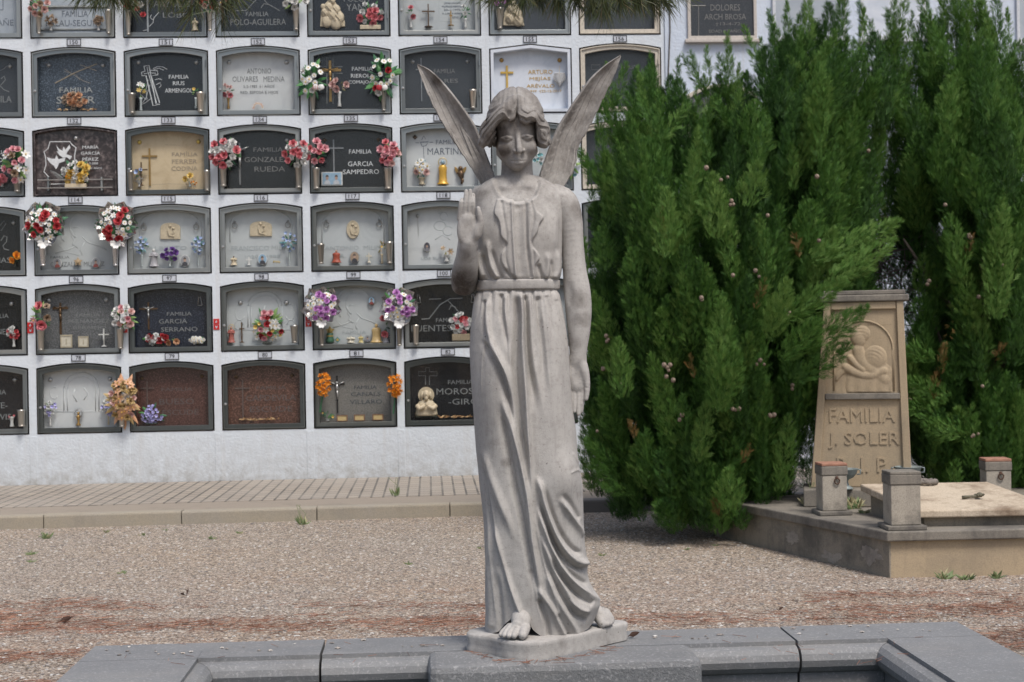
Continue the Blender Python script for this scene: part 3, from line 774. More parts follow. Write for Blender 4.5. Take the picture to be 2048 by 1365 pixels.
def medallion(cx, yt, hw, yb, oval=False, arch=True):
    def fn(o, uc, b, sd):
        if arch: arch_relief(cx, yt-26, 62, yb+12)(o, uc, b, sd)
        pts = arcpts(cx, (yt+yb)/2, hw, (yb-yt)/2, 0, 340, 17) if oval else [(cx+hw, yb), (cx+hw, yt+10)]+arcpts(cx, yt+10, hw, 10, 20, 160, 8)+[(cx-hw, yt+10), (cx-hw, yb)]
        q = [W(x, y, sd) for x, y in pts]; q = [(u-uc, z-b) for u, z in q]
        m = MB(); m.prism(q, sd-.016, sd+.002); md = m.build('medallion', CREAMPL, o, bevel=.004)
        m = MB(); cy = (yt+yb)/2; d = sd-.014
        stroke(m, [(cx-2, cy-8), (cx-5, cy), (cx-3, cy+9), (cx+8, cy+11)], 5, d, uc, b); stroke(m, [(cx+4, cy-5), (cx+8, cy+3), (cx+1, cy+9)], 4, d, uc, b)
        u, z = W(cx-1, cy-10, d); m.ball((u-uc, d-.004, z-b), .016, 7, 5); u, z = W(cx+6, cy-5, d); m.ball((u-uc, d-.004, z-b), .013, 7, 5)
        m.build('relief', CREAMPL, md, True)
    return fn
ring2 = lambda *p: ('ring', p, plain('ring_iron', (.25, .25, .24), .4, .5))
niche(2, 3, 'pale niche front with ring handles and an arched cream plaque', 'pale', 'steel', [('ALBERTO C', 296, 392, 492, 501), ('BALLESTER', 300, 380, 511, 519)], 'ghost', screws=ring2((288, 453), (393, 452)), extra=medallion(341, 446, 20, 479))
niche(3, 3, 'pale niche front lettered FRANCISCO MILIN with arched cream plaque', 'pale', 'steel', [('FRANCISCO MILIN', 463, 577, 491, 502), ('1920 - 1988', 490, 560, 510, 517)], 'ghost', screws=ring2((470, 449), (576, 448)), extra=medallion(522, 443, 22, 473))
niche(4, 3, 'pale niche front lettered ANTONIO MILIN with an oval cream medallion', 'pale', 'dark', [('ANTONIO  MILIN', 650, 762, 491, 501), ('R. I. P. A.', 680, 745, 508, 516)], 'ghost', screws=ring2((653, 447), (759, 446)), extra=medallion(706, 441, 13, 478, True))
def roserelief(o, uc, b, sd):
    relief_part(o, uc, b, sd, SL['pale'], [(2, arcpts(888, 433, 8, 8, 0, 300)), (2, arcpts(880, 452, 12, 9, 0, 300)), (2, arcpts(896, 462, 10, 9, 40, 340)), (1.6, [(870, 480), (885, 470), (900, 480)]), (1.6, [(876, 428), (884, 424)])])
    m = MB(); stroke(m, [(835, 433), (836, 452), (837, 472)], 1.4, sd-.004, uc, b); u, z = W(835, 432, sd); m.ball((u-uc, sd-.012, z-b), .018, 7, 5); m.build('silver_rose', SILVER, o)
niche(5, 3, 'pale niche front with a silver rose, beside the raised hand', 'white', 'steel', [('LOS SUYOS', 842, 900, 514, 520)], 'ghost', extra=roserelief)
niche(6, 3, 'pale niche front hidden behind the angel chest', 'pale', 'steel')
niche(7, 3, 'dark niche front hidden by conifer in fourth row', 'dark', 'steel')
# ---------------------------------------------------------------- row E
niche(0, 4, 'black niche front at left edge, its name ending in ER', 'black', 'steel', [('FAMILIA', -30, 17, 628, 637), ('SOLANER', -42, 20, 658, 670)], 'grey', screws=rnd((23, 608)), knob=False)
niche(1, 4, 'grey granite niche front with bronze crucifix and faint letters FERNANDEZ BERMEJO', 'grey', 'steel', [('FAMILIA', 152, 200, 627, 634), ('FERNANDEZ', 137, 219, 638, 647), ('BERMEJO', 147, 212, 652, 661)], 'grey', screws=rnd((98, 601), (213, 600)), cross=[(121, 606, 669, 617, 15, 4, BRONZE, BRONZE)])
niche(2, 4, 'navy speckled granite niche front lettered FAMILIA GARCIA SERRANO with silver crucifix', 'navy', 'dark', [('FAMILIA', 334, 383, 624, 632), ('GARCIA', 318, 374, 638, 648), ('SERRANO', 322, 395, 654, 664)], 'grey', screws=('loop', [(400, 603)], SILVER), cross=[(297, 605, 660, 618, 18, 3, BRONZE, SILVER)])
def altar_relief(o, uc, b, sd):
    relief_part(o, uc, b, sd, SL['pale'], [(2.4, [(496, 655), (496, 610)]+arcpts(530, 612, 34, 28, 180, 0)+[(564, 610), (564, 655)]), (2, [(502, 655), (502, 614)]+arcpts(530, 614, 28, 22, 180, 0)+[(558, 614), (558, 655)]), (2, arcpts(480, 625, 10, 16, 90, 330)), (2, arcpts(580, 625, 10, 16, 210, 450)), (2, arcpts(478, 650, 8, 10, 0, 270)), (2, arcpts(582, 650, 8, 10, -90, 180)), (1.8, [(456, 660), (606, 660)]), (3, [(530, 612), (526, 626), (534, 640), (528, 655)]), (3, [(540, 620), (546, 636), (540, 652)])])
niche(3, 4, 'pale niche front carved with a double arch behind a flower spray', 'pale', 'dark', screws=rnd((481, 606), (573, 606)), extra=altar_relief)
niche(4, 4, 'pale carved niche front between two silver wrapped lilac bouquets', 'pale', 'dark', [('FAMILIA', 685, 732, 661, 669)], 'ghost', extra=christ_relief(708, 608, .95))
niche(5, 4, 'black niche front lettered FAMILIA FUENTES with etched branch', 'black', 'steel', [('FAMILIA', 872, 916, 636, 645), ('FUENTES', 823, 902, 650, 664)], 'grey', strokes=[(2.4, [(843, 639), (858, 638), (880, 610), (900, 598), (925, 597)]), (2, [(858, 599), (882, 598)]), (1.8, [(896, 602), (912, 618), (926, 634)]), (1.8, [(898, 620), (902, 612), (910, 614), (914, 622)])], screws=('loop', [(837, 598), (946, 597)], SILVER))
niche(6, 4, 'pale niche front hidden behind the angel skirt', 'pale', 'steel')
niche(7, 4, 'dark niche front hidden by conifer in fifth row', 'dark', 'steel')
# ---------------------------------------------------------------- row F
niche(0, 5, 'black niche front at left edge, its words ending in IA and WIS', 'black', 'steel', [('FAMILIA', -36, 12, 780, 790), ('ESTEVE-', -48, 15, 805, 818), ('CLAWIS', -40, 22, 828, 841)], 'grey', screws=dia((30, 760)), knob=False)
def arch_relief2(o, uc, b, sd):
    relief_part(o, uc, b, sd, SL['white'], [(2.4, [(128, 822), (128, 776)]+arcpts(163, 776, 35, 30, 180, 0)+[(198, 776), (198, 822)]), (2, [(135, 822), (135, 778)]+arcpts(163, 778, 28, 24, 180, 0)+[(191, 778), (191, 822)]), (2, arcpts(108, 786, 8, 12, 60, 330)), (2, arcpts(214, 800, 10, 12, 120, 420)), (1.8, [(92, 824), (228, 823)]), (2.5, [(150, 778), (146, 790), (154, 804)]), (2.5, [(168, 776), (176, 788), (168, 800)])])
niche(1, 5, 'white niche front carved with an arch in the lowest row', 'white', 'dark', screws=rnd((101, 760), (220, 758)), extra=arch_relief2)
niche(2, 5, 'red brown granite niche front lettered FAMILIA BUESO ESCUDE', 'brown', 'dark', [('FAMILIA', 323, 385, 775, 783), ('BUESO', 319, 388, 797, 810), ('ESCUDE', 325, 397, 819, 831)], 'low', screws=('diamond', [(284, 757), (404, 753)], BRONZE), cross=[(294, 763, 830, 777, 14, 2, plain('low_cross', (.13, .10, .09), .4, .3), None)])
niche(3, 5, 'rust granite niche front lettered FAMILIA CAPDEVILA ESCUDE', 'rust', 'dark', [('FAMILIA', 513, 572, 772, 780), ('CAPDEVILA', 492, 592, 789, 803), ('ESCUDE', 500, 585, 812, 825)], 'low', screws=('diamond', [(473, 754), (584, 751)], BRONZE), cross=[(485, 761, 838, 777, 15, 2.2, plain('low_cross', (.13, .10, .09), .4, .3), None)])
niche(4, 5, 'taupe niche front lettered FAMILIA CANALS VILLARO with crucifix', 'taupe', 'dark', [('FAMILIA', 708, 753, 771, 779), ('CANALS', 702, 761, 784, 793), ('VILLARO', 700, 764, 799, 809)], 'dark', cross=[(674, 752, 826, 768, 15, 3.4, plain('black_iron', (.03, .03, .03), .4, .4), SILVER)], knob=False)
niche(5, 5, 'black niche front lettered FAMILIA MOROS-GIRO with outlined cross', 'black', 'dark', [('FAMILIA', 896, 946, 760, 769), ('MOROS', 873, 946, 776, 790), ('-GIRO', 897, 958, 797, 810)], 'grey', strokes=[(1.8, [(851, 770), (851, 752), (837, 752), (837, 744), (851, 744), (851, 736), (859, 736), (859, 744), (874, 744), (874, 752), (859, 752), (859, 770)])], knob=True)
niche(6, 5, 'pale niche front hidden behind the angel knees', 'pale', 'dark')
niche(7, 5, 'dark niche front hidden by conifer in lowest row', 'dark', 'dark')

# ================================================================== number plates, one above each niche
PLATE_AT = {(1, 1): 'the SOLER niche', (2, 1): 'the RIUS ARMENGOL niche', (3, 1): 'the OLIVARES MEDINA niche', (4, 1): 'the RIEROLA COMAJOAN niche', (5, 1): 'the niche behind the left wing', (6, 1): 'the gabled white marble niche', (7, 1): 'the cream-framed niche by the conifer',
 (1, 2): 'the niche with two etched doves', (2, 2): 'the cream sandstone niche', (3, 2): 'the GONZALEZ RUEDA niche', (4, 2): 'the GARCIA SAMPEDRO niche', (5, 2): 'the MARTINEZ niche, partly behind the left wing',
 (1, 3): 'the carved niche between red bouquets', (2, 3): 'the niche with arched plaque and purple flowers', (3, 3): 'the FRANCISCO MILIN niche', (4, 3): 'the niche with oval medallion', (5, 3): 'the niche beside the raised hand',
 (1, 4): 'the grey FERNANDEZ niche', (2, 4): 'the navy GARCIA SERRANO niche', (3, 4): 'the double-arch niche with flower spray', (4, 4): 'the niche between silver wrapped bouquets', (5, 4): 'the FUENTES niche beside the statue elbow',
 (1, 5): 'the white carved niche of the lowest row', (2, 5): 'the red brown BUESO niche', (3, 5): 'the rust CAPDEVILA niche', (4, 5): 'the CANALS VILLARO niche', (5, 5): 'the MOROS-GIRO niche'}
def number_plate(txt, px, py, group='numbered plates between the niches', w=28, h=14, where='the arched niche'):
    u, z = W(px, py, -.004)
    o = thing('number_plate', f'small white plate numbered {txt} above {where}', 'number plate', wallpos(u, -.001, z), WYAW, group)
    a, c = w*MPX/2, h*MPX/2
    MB().box(-a, a, -.006, .001, -c, c).build('plate', PLATEM, o)
    MB().ring([(-a, -c), (a, -c), (a, c), (-a, c)], [(-a+.007, -c+.007), (a-.007, -c+.007), (a-.007, c-.007), (-a+.007, c-.007)], -.008, -.0055).build('border', INKB, o)
    n = len(txt)
    m = MB(); m.add(*text_mesh(txt, -.0125*n, .0125*n, -.019, .019, -.0075, .0015)); m.build('number', INKB, o)
for r, y0s, start in ((1, [(148, 85), (332, 85), (516, 84), (700, 82), (881, 80), (1060, 79), (1240, 78)], 150), (2, [(148.5, 242), (337, 241), (520, 239.5), (702, 237), (881, 236)], 132), (3, [(151, 400), (337, 398), (522, 396), (705, 393), (887, 391)], 114), (4, [(152.5, 559), (339, 557), (523, 554), (707, 550), (888, 547)], 96), (5, [(157, 716), (344, 713), (530, 710), (713, 707), (896, 704)], 78)):
    for i, (x, y) in enumerate(y0s): number_plate(str(start+i), x, y, where=PLATE_AT[(i+1, r)])

# red tags stuck on the wall beside some niches
REDM = plain('red_tag', (.50, .02, .02), .4)
for x, y, lb in ((61, 656, 'red tag with white marks at far left of wall'), (433, 649, 'red tag with white marks between the navy niche and the double-arch niche'), (617, 643, 'red tag with white marks below the left silver wrapped bouquet'), (249, 655, 'red tag with white marks half behind a pink and white bouquet')):
    u, z = W(x, y, 0)
    o = thing('red_tag', lb, 'tag', wallpos(u, -.001, z), WYAW, 'red tags on the niche wall')
    MB().box(-.028, .028, -.005, .001, .002, .052).build('upper_half', REDM, o); MB().box(-.028, .028, -.005, .001, -.052, -.002).build('lower_half', REDM, o)
    m = MB()
    m.prism([(-.012, .018), (-.002, .012), (.010, .022), (.004, .028), (.0, .042), (-.006, .028)], -.0065, -.004); m.prism([(-.012, -.012), (-.008, -.030), (.0, -.042), (.008, -.030), (.012, -.012), (.0, -.022)], -.0065, -.004)
    m.build('white_mark', PLATEM, o)

# ================================================================== niches of the pale blue wall
def flat_niche(x0, x1, yt, yb, label, slab, frame, texts=(), ink='dim', arch=False, strokes=()):
    ua, zb = W(x0, yb, -.04); ub_, zt = W(x1, yt, -.04); uc = (ua+ub_)/2
    o = thing('burial_niche', label, 'niche', wallpos(uc, 0, zb), WYAW, 'burial niche fronts in the pale blue wall')
    h = (ub_-ua)/2; hh = zt-zb
    k = .10 if arch else .002
    ou = arch_poly(-h, h, 0, hh, k); inn = arch_poly(-h+.03, h-.03, .03, hh-.03, k)
    MB().ring(ou, inn, -.05, -.014).build('frame', frame, o, bevel=.003)
    MB().prism(inn, -.030, -.016).build('slab', SL[slab], o)
    MB().box(-h-.03, h+.03, -.075, -.014, -.035, -.003).build('sill', frame, o, bevel=.004)
    if texts:
        for ln in texts:
            m = MB(); lit(m, [ln], -.031, uc, zb); m.build('inscription', INK[ink], o)
    if strokes:
        m = MB()
        for w, pts in strokes: stroke(m, pts, w, -.031, uc, zb)
        m.build('engraving', INK[ink], o)
WHITEFR = plain('white_frame_paint', (.55, .57, .60), .5)
flat_niche(1376, 1512, -40, 79, 'slate slab lettered DOLORES ARCH BROSA on the pale blue wall', 'dark', plain('cream_stone', (.50, .46, .42), .6), [('DOLORES', 1421, 1480, 9, 22), ('ARCH BROSA', 1409, 1492, 28, 40), ('†13-4-72', 1431, 1481, 45, 53), ('EDAD 82 AÑOS', 1418, 1487, 58, 66), ('SOLEDAD CASAS ARCH', 1411, 1493, 70, 78)], 'dim', strokes=[(2, [(1397, 72), (1397, 11)]), (2, [(1383, 12), (1411, 12)])])
flat_niche(1546, 1690, -60, 78, 'white marble slab in white frame behind conifer spires', 'ice', WHITEFR)
flat_niche(1722, 1850, -60, 78, 'white slab second from the right behind conifer spires', 'cool', WHITEFR)
flat_niche(2034, 2180, -60, 84, 'pale slab at the upper right corner of picture', 'ice', WHITEFR)
flat_niche(1376, 1514, 168, 300, 'arched niche front with cream frame behind conifer', 'grey', CREAMFR, arch=True)
flat_niche(2040, 2190, 178, 330, 'brown framed niche front at right edge of picture', 'cream', plain('brown_frame', (.28, .20, .13), .6), arch=True)
number_plate('41', 1437, 139, 'numbered plates on the pale blue wall', 26, 13, 'the arched cream-framed niche')
# thin cable down the joint of the two walls
_p = [W(1338, y, -.03) for y in (-60, 60, 160, 262)]
m = MB(); m.tube([(u-_p[0][0]+.012*math.sin(i*2), -.03, z) for i, (u, z) in enumerate(_p)], .006, 6)
o = m.build('cable', plain('cable_grey', (.10, .09, .08), .7), None, True, wallpos(_p[0][0], 0, 0), WYAW); tag(o, 'thin dark cable hanging where white and blue walls meet', 'cable')
# ================================================================== flowers, vases and small offerings on the niches
def petal_mat(name, c, c2=None):
    key = 'petal_'+name
    if key in _mc: return _mc[key]
    t = NT(key)
    c2 = c2 or tuple(min(1, x*1.35+.02) for x in c)
    t.color(t.mix(t.island(), c, c2)).rough(.6)
    t.b.inputs['Subsurface Weight'].default_value = 0.0
    _mc[key] = t.mat
    return t.mat
PT = {'red': petal_mat('red', (.38, .02, .03), (.56, .08, .09)), 'rose': petal_mat('rose', (.54, .10, .13), (.68, .24, .26)), 'pink': petal_mat('pink', (.62, .22, .28), (.74, .42, .44)), 'blush': petal_mat('blush', (.60, .34, .32), (.70, .50, .46)), 'white': petal_mat('white', (.58, .58, .56), (.74, .74, .72)),
      'lilac': petal_mat('lilac', (.45, .16, .48), (.62, .34, .64)), 'violet': petal_mat('violet', (.10, .03, .22), (.18, .07, .34)), 'lavender': petal_mat('lavender', (.24, .22, .56), (.50, .48, .72)), 'yellow': petal_mat('yellow', (.62, .40, .05), (.72, .54, .18)), 'orange': petal_mat('orange', (.72, .22, .01), (.80, .34, .03)),
      'peach': petal_mat('peach', (.48, .22, .10), (.60, .36, .22)), 'straw': petal_mat('straw', (.38, .26, .10), (.52, .38, .18)), 'blue': petal_mat('blue', (.20, .30, .52), (.42, .50, .68)), 'tan': petal_mat('tan', (.30, .21, .14), (.42, .32, .23)), 'cherry': petal_mat('cherry', (.30, .01, .02), (.42, .03, .04)), 'aqua': petal_mat('aqua', (.10, .28, .30), (.22, .42, .44))}
LEAFG = petal_mat('leaf_green', (.03, .13, .035), (.07, .24, .06)); LEAFD = petal_mat('leaf_dark', (.015, .075, .035), (.03, .14, .06)); LEAFL = petal_mat('leaf_light', (.14, .26, .06), (.24, .36, .12)); LEAFO = petal_mat('leaf_olive', (.12, .12, .04), (.22, .20, .08))
FOIL = steel_mat('silver_foil', (.62, .62, .64), .22)
def _petal(m, r, w, ang, tilt, cup, base=.0, mi=0):
    """a bent petal pointing outwards from the axis -y"""
    ca, sa = math.cos(ang), math.sin(ang)
    vs = []
    for i, (t, ww) in enumerate(((base, .35), (.45, 1.0), (.8, .85), (1.0, .25))):
        out = r*t*math.cos(tilt); f = r*t*math.sin(tilt)+cup*r*t*t
        for s_ in (-1, 0, 1):
            x = out; y = s_*ww*w*r*.5; fy = -(f - (abs(s_)*.10*r*ww if cup >= 0 else 0) - 0)
            vs.append((x*ca-y*sa, fy, x*sa+y*ca))
    fs = [(i*3+j, i*3+j+1, (i+1)*3+j+1, (i+1)*3+j) for i in range(3) for j in range(2)]
    m.add(vs, fs, mi)
_bl = {}
def blossom_mesh(kind, col, var):
    key = (kind, col, var)
    if key in _bl: return _bl[key]
    rg = random.Random(hash((kind, var)) % 1000); m = MB(); mats = [PT[col]]
    if kind == 'rose':
        for n, r, tl in ((6, 1.0, .25), (5, .8, .75), (4, .55, 1.15), (3, .35, 1.4)):
            o = rg.random()*6
            for i in range(n): _petal(m, r, 1.05, o+i*6.283/n+rg.uniform(-.2, .2), tl+rg.uniform(-.1, .1), .25)
    elif kind == 'carnation':
        for n, r, tl in ((9, 1.0, .15), (9, .9, .55), (7, .75, .95), (6, .55, 1.3)):
            o = rg.random()*6
            for i in range(n): _petal(m, r*rg.uniform(.85, 1.1), .7, o+i*6.283/n+rg.uniform(-.2, .2), tl+rg.uniform(-.25, .25), rg.uniform(-.1, .3))
    elif kind == 'lily':
        for i in range(6): _petal(m, 1.0, .5, i*6.283/6+rg.uniform(-.1, .1), .35+rg.uniform(-.15, .15), -.15)
        mats.append(PT['yellow']); m.ball((0, -.25, 0), (.14, .2, .14), 6, 4, 1)
    elif kind == 'daisy':
        for i in range(9): _petal(m, 1.0, .5, i*6.283/9+rg.uniform(-.1, .1), .12+rg.uniform(-.1, .1), 0)
        mats.append(PT['yellow']); m.ball((0, -.14, 0), (.26, .16, .26), 7, 4, 1)
    elif kind == 'bell':
        for i in range(5): _petal(m, 1.0, .75, i*6.283/5+rg.uniform(-.1, .1), .9, -.1)
    elif kind == 'tuft':
        for k in range(26):
            a = rg.random()*6.283; p = rg.random()*.8
            _petal(m, rg.uniform(.7, 1.1), .28, a, rg.uniform(-.1, 1.2), 0)
    elif kind == 'bow':
        for a in (0.3, 2.84, 3.6, -.5, 4.4, 5.0): _petal(m, 1.0, .6, a, .4, .2)
    me = m.mesh('blossom', mats, True)
    _bl[key] = me
    return me
def leaf(m, p, d, L, w, mi=0, bend=.2):
    """a pointed leaf blade from p along unit vector d"""
    d = Vector(d).normalized(); s_ = d.cross(Vector((0, -1, .3))); s_ = s_.normalized() if s_.length > .01 else Vector((1, 0, 0))
    n = s_.cross(d)
    p = Vector(p); vs = []
    for t, ww in ((0, .15), (.35, 1), (.7, .75), (1, .02)):
        c = p+d*L*t-n*bend*L*t*t
        vs += [c-s_*w*ww*.5, c+n*w*.12*ww, c+s_*w*ww*.5]
    m.add(vs, [(i*3+j, i*3+j+1, (i+1)*3+j+1, (i+1)*3+j) for i in range(3) for j in range(2)], mi)
def bouquet(label, cx, cy, rx, ry, flowers, d=-.07, leaves=(16, 'g'), stem_to=None, foil=None, seed=1, group='flower bouquets on the niches', depth=.05, spiky=0, name='bouquet', cat='bouquet', leaf_len=1.0, parent=None, tri=False):
    """flowers: [(kind, colour, count, radius px)]; centre and half sizes in photo pixels"""
    rg = random.Random(seed*77+5)
    u, z = W(cx, cy, d)
    o = parent or thing(name, label, cat, wallpos(u, d, z), WYAW, group)
    ax, az = rx*MPX, ry*MPX
    items = [(f[0], f[1], 1, f[3]*(.88 if f[2] > 2 else 1)) for f in flowers for _ in range(f[2] if f[2] < 3 else int(f[2]*1.35+.5))]
    rg.shuffle(items); n = len(items)
    pts = []
    for it in items:
        best = None
        for _ in range(14):
            a = rg.random()*6.283; q = math.sqrt(rg.random())*.88
            x, y = q*math.cos(a), q*math.sin(a)
            if tri and abs(x) > (1.0-(y+1)/2)*.95+.12: continue
            dm = min([math.hypot(x-p[0], y-p[1]) for p in pts] or [9])
            if best is None or dm > best[0]: best = (dm, x, y)
        if best is None: best = (0, rg.uniform(-.2, .2), rg.uniform(-.9, .5))
        pts.append(best[1:])
    for (kind, col, _, rpx), (x, y) in zip(items, pts):
        q = math.hypot(x, y)
        b = bpy.data.objects.new('blossom', blossom_mesh(kind, col, rg.randrange(3))); COL.objects.link(b); b.parent = o
        b.location = (x*ax, -depth*math.sqrt(max(0, 1-q*q)), y*az)
        s_ = rpx*MPX*rg.uniform(.85, 1.15); b.scale = (s_, s_, s_)
        b.rotation_euler = (-y*.7+rg.uniform(-.25, .25), rg.random()*6.28, x*.7+rg.uniform(-.25, .25)); b.rotation_mode = 'YXZ'
    if leaves[0]:
        m = MB(); pal = {'g': (LEAFG, LEAFD), 'd': (LEAFD, LEAFG), 'l': (LEAFL, LEAFG), 'o': (LEAFO, PT['tan']), 'a': (PT['aqua'], LEAFD), 'p': (PT['peach'], PT['straw'])}[leaves[1]]
        for i in range(leaves[0]):
            a = rg.random()*6.283; q = rg.uniform(.15, .8)
            base = (q*math.cos(a)*ax*.8, rg.uniform(-.01, .03), q*math.sin(a)*az*.8)
            dr = Vector((math.cos(a)*ax, rg.uniform(-.03, .01), math.sin(a)*az+.25*az))
            L = rg.uniform(.35, .75)*max(ax, az)*leaf_len
            leaf(m, base, dr, L, L*rg.uniform(.22, .38), rg.randrange(2), rg.uniform(-.1, .3))
        m.build('foliage', list(pal), o)
    if foil:
        m = MB(); k = 26
        rows = []
        for t in np.linspace(0, 1, 6):
            for i in range(k):
                a = 2*math.pi*i/k; w_ = 1+.10*math.sin(i*2.4+seed)+.07*math.sin(i*5.1)
                rr = .22+(.98)*t**.8
                rows.append((ax*rr*math.cos(a)*w_, .045-.05*t*t+.012*math.sin(i*3.3+t*3), az*(rr*math.sin(a))*w_))
        m.add(rows, [(j*k+i, j*k+(i+1) % k, (j+1)*k+(i+1) % k, (j+1)*k+i) for j in range(5) for i in range(k)])
        m.build('foil_wrapping', FOIL, o)
        m = MB()
        b = bpy.data.objects.new('ribbon_bow', blossom_mesh('bow', 'white', 0)); COL.objects.link(b); b.parent = o
        s_ = 12*MPX; b.scale = (s_, s_, s_); b.location = (0, -.03, -az*1.08)
    if stem_to is not None:
        ub, zb = W(stem_to[0], stem_to[1], d)
        m = MB()
        for i in range(5): m.tube([((rg.uniform(-.4, .4))*ax*.4, .0, -az*.3), (ub-u+rg.uniform(-.008, .008), .0, zb-z)], .0028, 4)
        m.build('stems', LEAFD, o)
    return o
VG = 'steel flower vases fixed to the niche frames'
def vase(label, cx, yt, yb, wt, wb=None, mat=None, d=-.045, fixed=True, group=VG, name='metal_vase'):
    wb = wb or wt*.55
    u, z = W(cx, yb, d); _, zt = W(cx, yt, d); h = zt-z
    o = thing(name, label, 'vase', wallpos(u, d, z), WYAW, group)
    a, b = wt*MPX*.5, wb*MPX*.5
    m = MB(); m.lathe([(b, 0), (b*1.02, .004), (a*.93, h*.86), (a, h*.9), (a*1.05, h), (a*.9, h), (a*.86, h*.88), (b*.7, h*.2)], n=14)
    m.build('cup', mat or VASEM, o, True)
    if fixed:
        MB().box(-a*.6, a*.6, a*.4, -d+.003, h*.45, h*.52).build('bracket', STEEL, o)
        MB().lathe([(b*.8, -.012), (b*1.15, -.006), (b*1.15, .003), (b*.8, .003)], n=12).build('foot', mat or VASEM, o, True)
    return o
# ---- steel vases and what stands in them
vase('steel vase at left of the PALAU-SEGURA niche', 78, 34, 66, 12)
bouquet('dusty pink roses at left of the PALAU-SEGURA niche', 80, 14, 21, 22, [('rose', 'blush', 5, 8), ('rose', 'tan', 2, 7)], leaves=(18, 'l'), seed=1)
vase('steel vase at right of the PALAU-SEGURA niche', 217, 20, 66, 14)
vase('steel vase at left of the LOBO niche', 257, 22, 68, 13)
bouquet('red and white flowers at left of the LOBO niche', 266, 4, 20, 18, [('rose', 'red', 3, 7), ('carnation', 'white', 3, 8)], leaves=(12, 'l'), seed=2)
vase('steel vase at right of the LOBO niche', 420, 18, 60, 13)
bouquet('large red and cream bouquet at right of the LOBO niche', 427, 2, 28, 22, [('rose', 'red', 5, 8), ('rose', 'blush', 4, 8), ('daisy', 'white', 3, 6)], leaves=(20, 'g'), seed=3)
vase('steel vase at right of the POLO-AGUILERA niche', 592, 16, 58, 14)
bouquet('white roses with green leaves at right of the POLO-AGUILERA niche', 588, 2, 25, 16, [('rose', 'white', 5, 9)], leaves=(14, 'l'), seed=4)
vase('steel vase with pale lilac flowers in the top row', 1000, 16, 56, 17)
bouquet('lilac and yellow green sprig in the top row', 994, 4, 17, 14, [('carnation', 'lilac', 3, 7)], leaves=(14, 'l'), seed=5)
vase('fluted steel vase at left of the RIUS ARMENGOL niche', 264, 187, 225, 16, 11); vase('fluted steel vase at right of the RIUS ARMENGOL niche', 401, 185, 222, 16, 11)
vase('steel vase at left of the RIEROLA COMAJOAN niche', 626, 182, 222, 14); vase('steel vase at right of the RIEROLA COMAJOAN niche', 767, 178, 220, 13)
bouquet('tall green and white bouquet at left of the RIEROLA COMAJOAN niche', 624, 158, 23, 38, [('daisy', 'white', 8, 7), ('rose', 'white', 2, 7)], leaves=(40, 'g'), seed=6)
bouquet('green and white bouquet at right of the RIEROLA COMAJOAN niche', 766, 152, 25, 44, [('daisy', 'white', 8, 7), ('rose', 'cherry', 2, 7), ('rose', 'white', 1, 8)], leaves=(44, 'g'), seed=7)
for x, y, lb in ((637, 175, 'striped white bow on the left RIEROLA COMAJOAN bouquet'), (764, 176, 'white and dark red bow on the right RIEROLA COMAJOAN bouquet')):
    u, z = W(x, y, -.13); o = thing('ribbon_bow', lb, 'bow', wallpos(u, -.13, z), WYAW)
    for s_, c in ((-1, 'white' if x < 700 else 'cherry'), (1, 'white')):
        m = MB(); m.lathe([(.002, -.03), (.026, -.012), (.03, .012), (.006, .03)], n=10, sy=.35); m.v = [(a*math.cos(.5*s_)-b_*0+c_*math.sin(.5*s_)+.026*s_, b_, c_*math.cos(.5*s_)-a*math.sin(.5*s_)) for a, b_, c_ in m.v]; m.build('loop', PT[c], o, True)
    for k in (-1, 0, 1): MB().box(-.03+k*.02-.002, -.03+k*.02+.002, -.013, -.010, -.02, .02).build('stripe', PT['cherry'], o)
vase('empty steel vase behind the left wing', 946, 180, 215, 15, 9)
vase('steel vase at left of the FERRER CODINA niche', 262, 342, 380, 12, 9); vase('steel vase at right of the FERRER CODINA niche', 414, 341, 380, 12, 9)
vase('steel vase at left edge below pink lilies', 34, 352, 382, 16, 11)
bouquet('pink roses and lilies at left edge of the wall', 33, 330, 27, 36, [('rose', 'pink', 6, 8), ('lily', 'white', 4, 11), ('carnation', 'tan', 2, 9)], leaves=(22, 'l'), seed=8)
vase('steel vase at left of the GONZALEZ RUEDA niche', 447, 336, 371, 15, 11); vase('steel vase at right of the GONZALEZ RUEDA niche', 597, 332, 374, 15, 11)
bouquet('red roses over white carnations at left of the GONZALEZ RUEDA niche', 449, 306, 28, 31, [('rose', 'rose', 6, 10), ('carnation', 'white', 6, 10)], leaves=(14, 'd'), seed=9)
bouquet('red roses over white carnations at right of the GONZALEZ RUEDA niche', 594, 308, 26, 27, [('rose', 'rose', 5, 9), ('carnation', 'white', 7, 9)], leaves=(14, 'd'), seed=10)
vase('steel vase at left of the GARCIA SAMPEDRO niche', 633, 336, 376, 15, 11); vase('steel vase at right of the GARCIA SAMPEDRO niche', 776, 335, 376, 16, 12)
bouquet('small pink rose posy at left of the GARCIA SAMPEDRO niche', 634, 308, 19, 26, [('rose', 'pink', 4, 9), ('rose', 'rose', 3, 8)], leaves=(12, 'g'), seed=11)
bouquet('pink rose bouquet at right of the GARCIA SAMPEDRO niche', 778, 308, 21, 28, [('rose', 'pink', 5, 9), ('rose', 'rose', 4, 8), ('rose', 'blush', 2, 8)], leaves=(14, 'g'), seed=12)
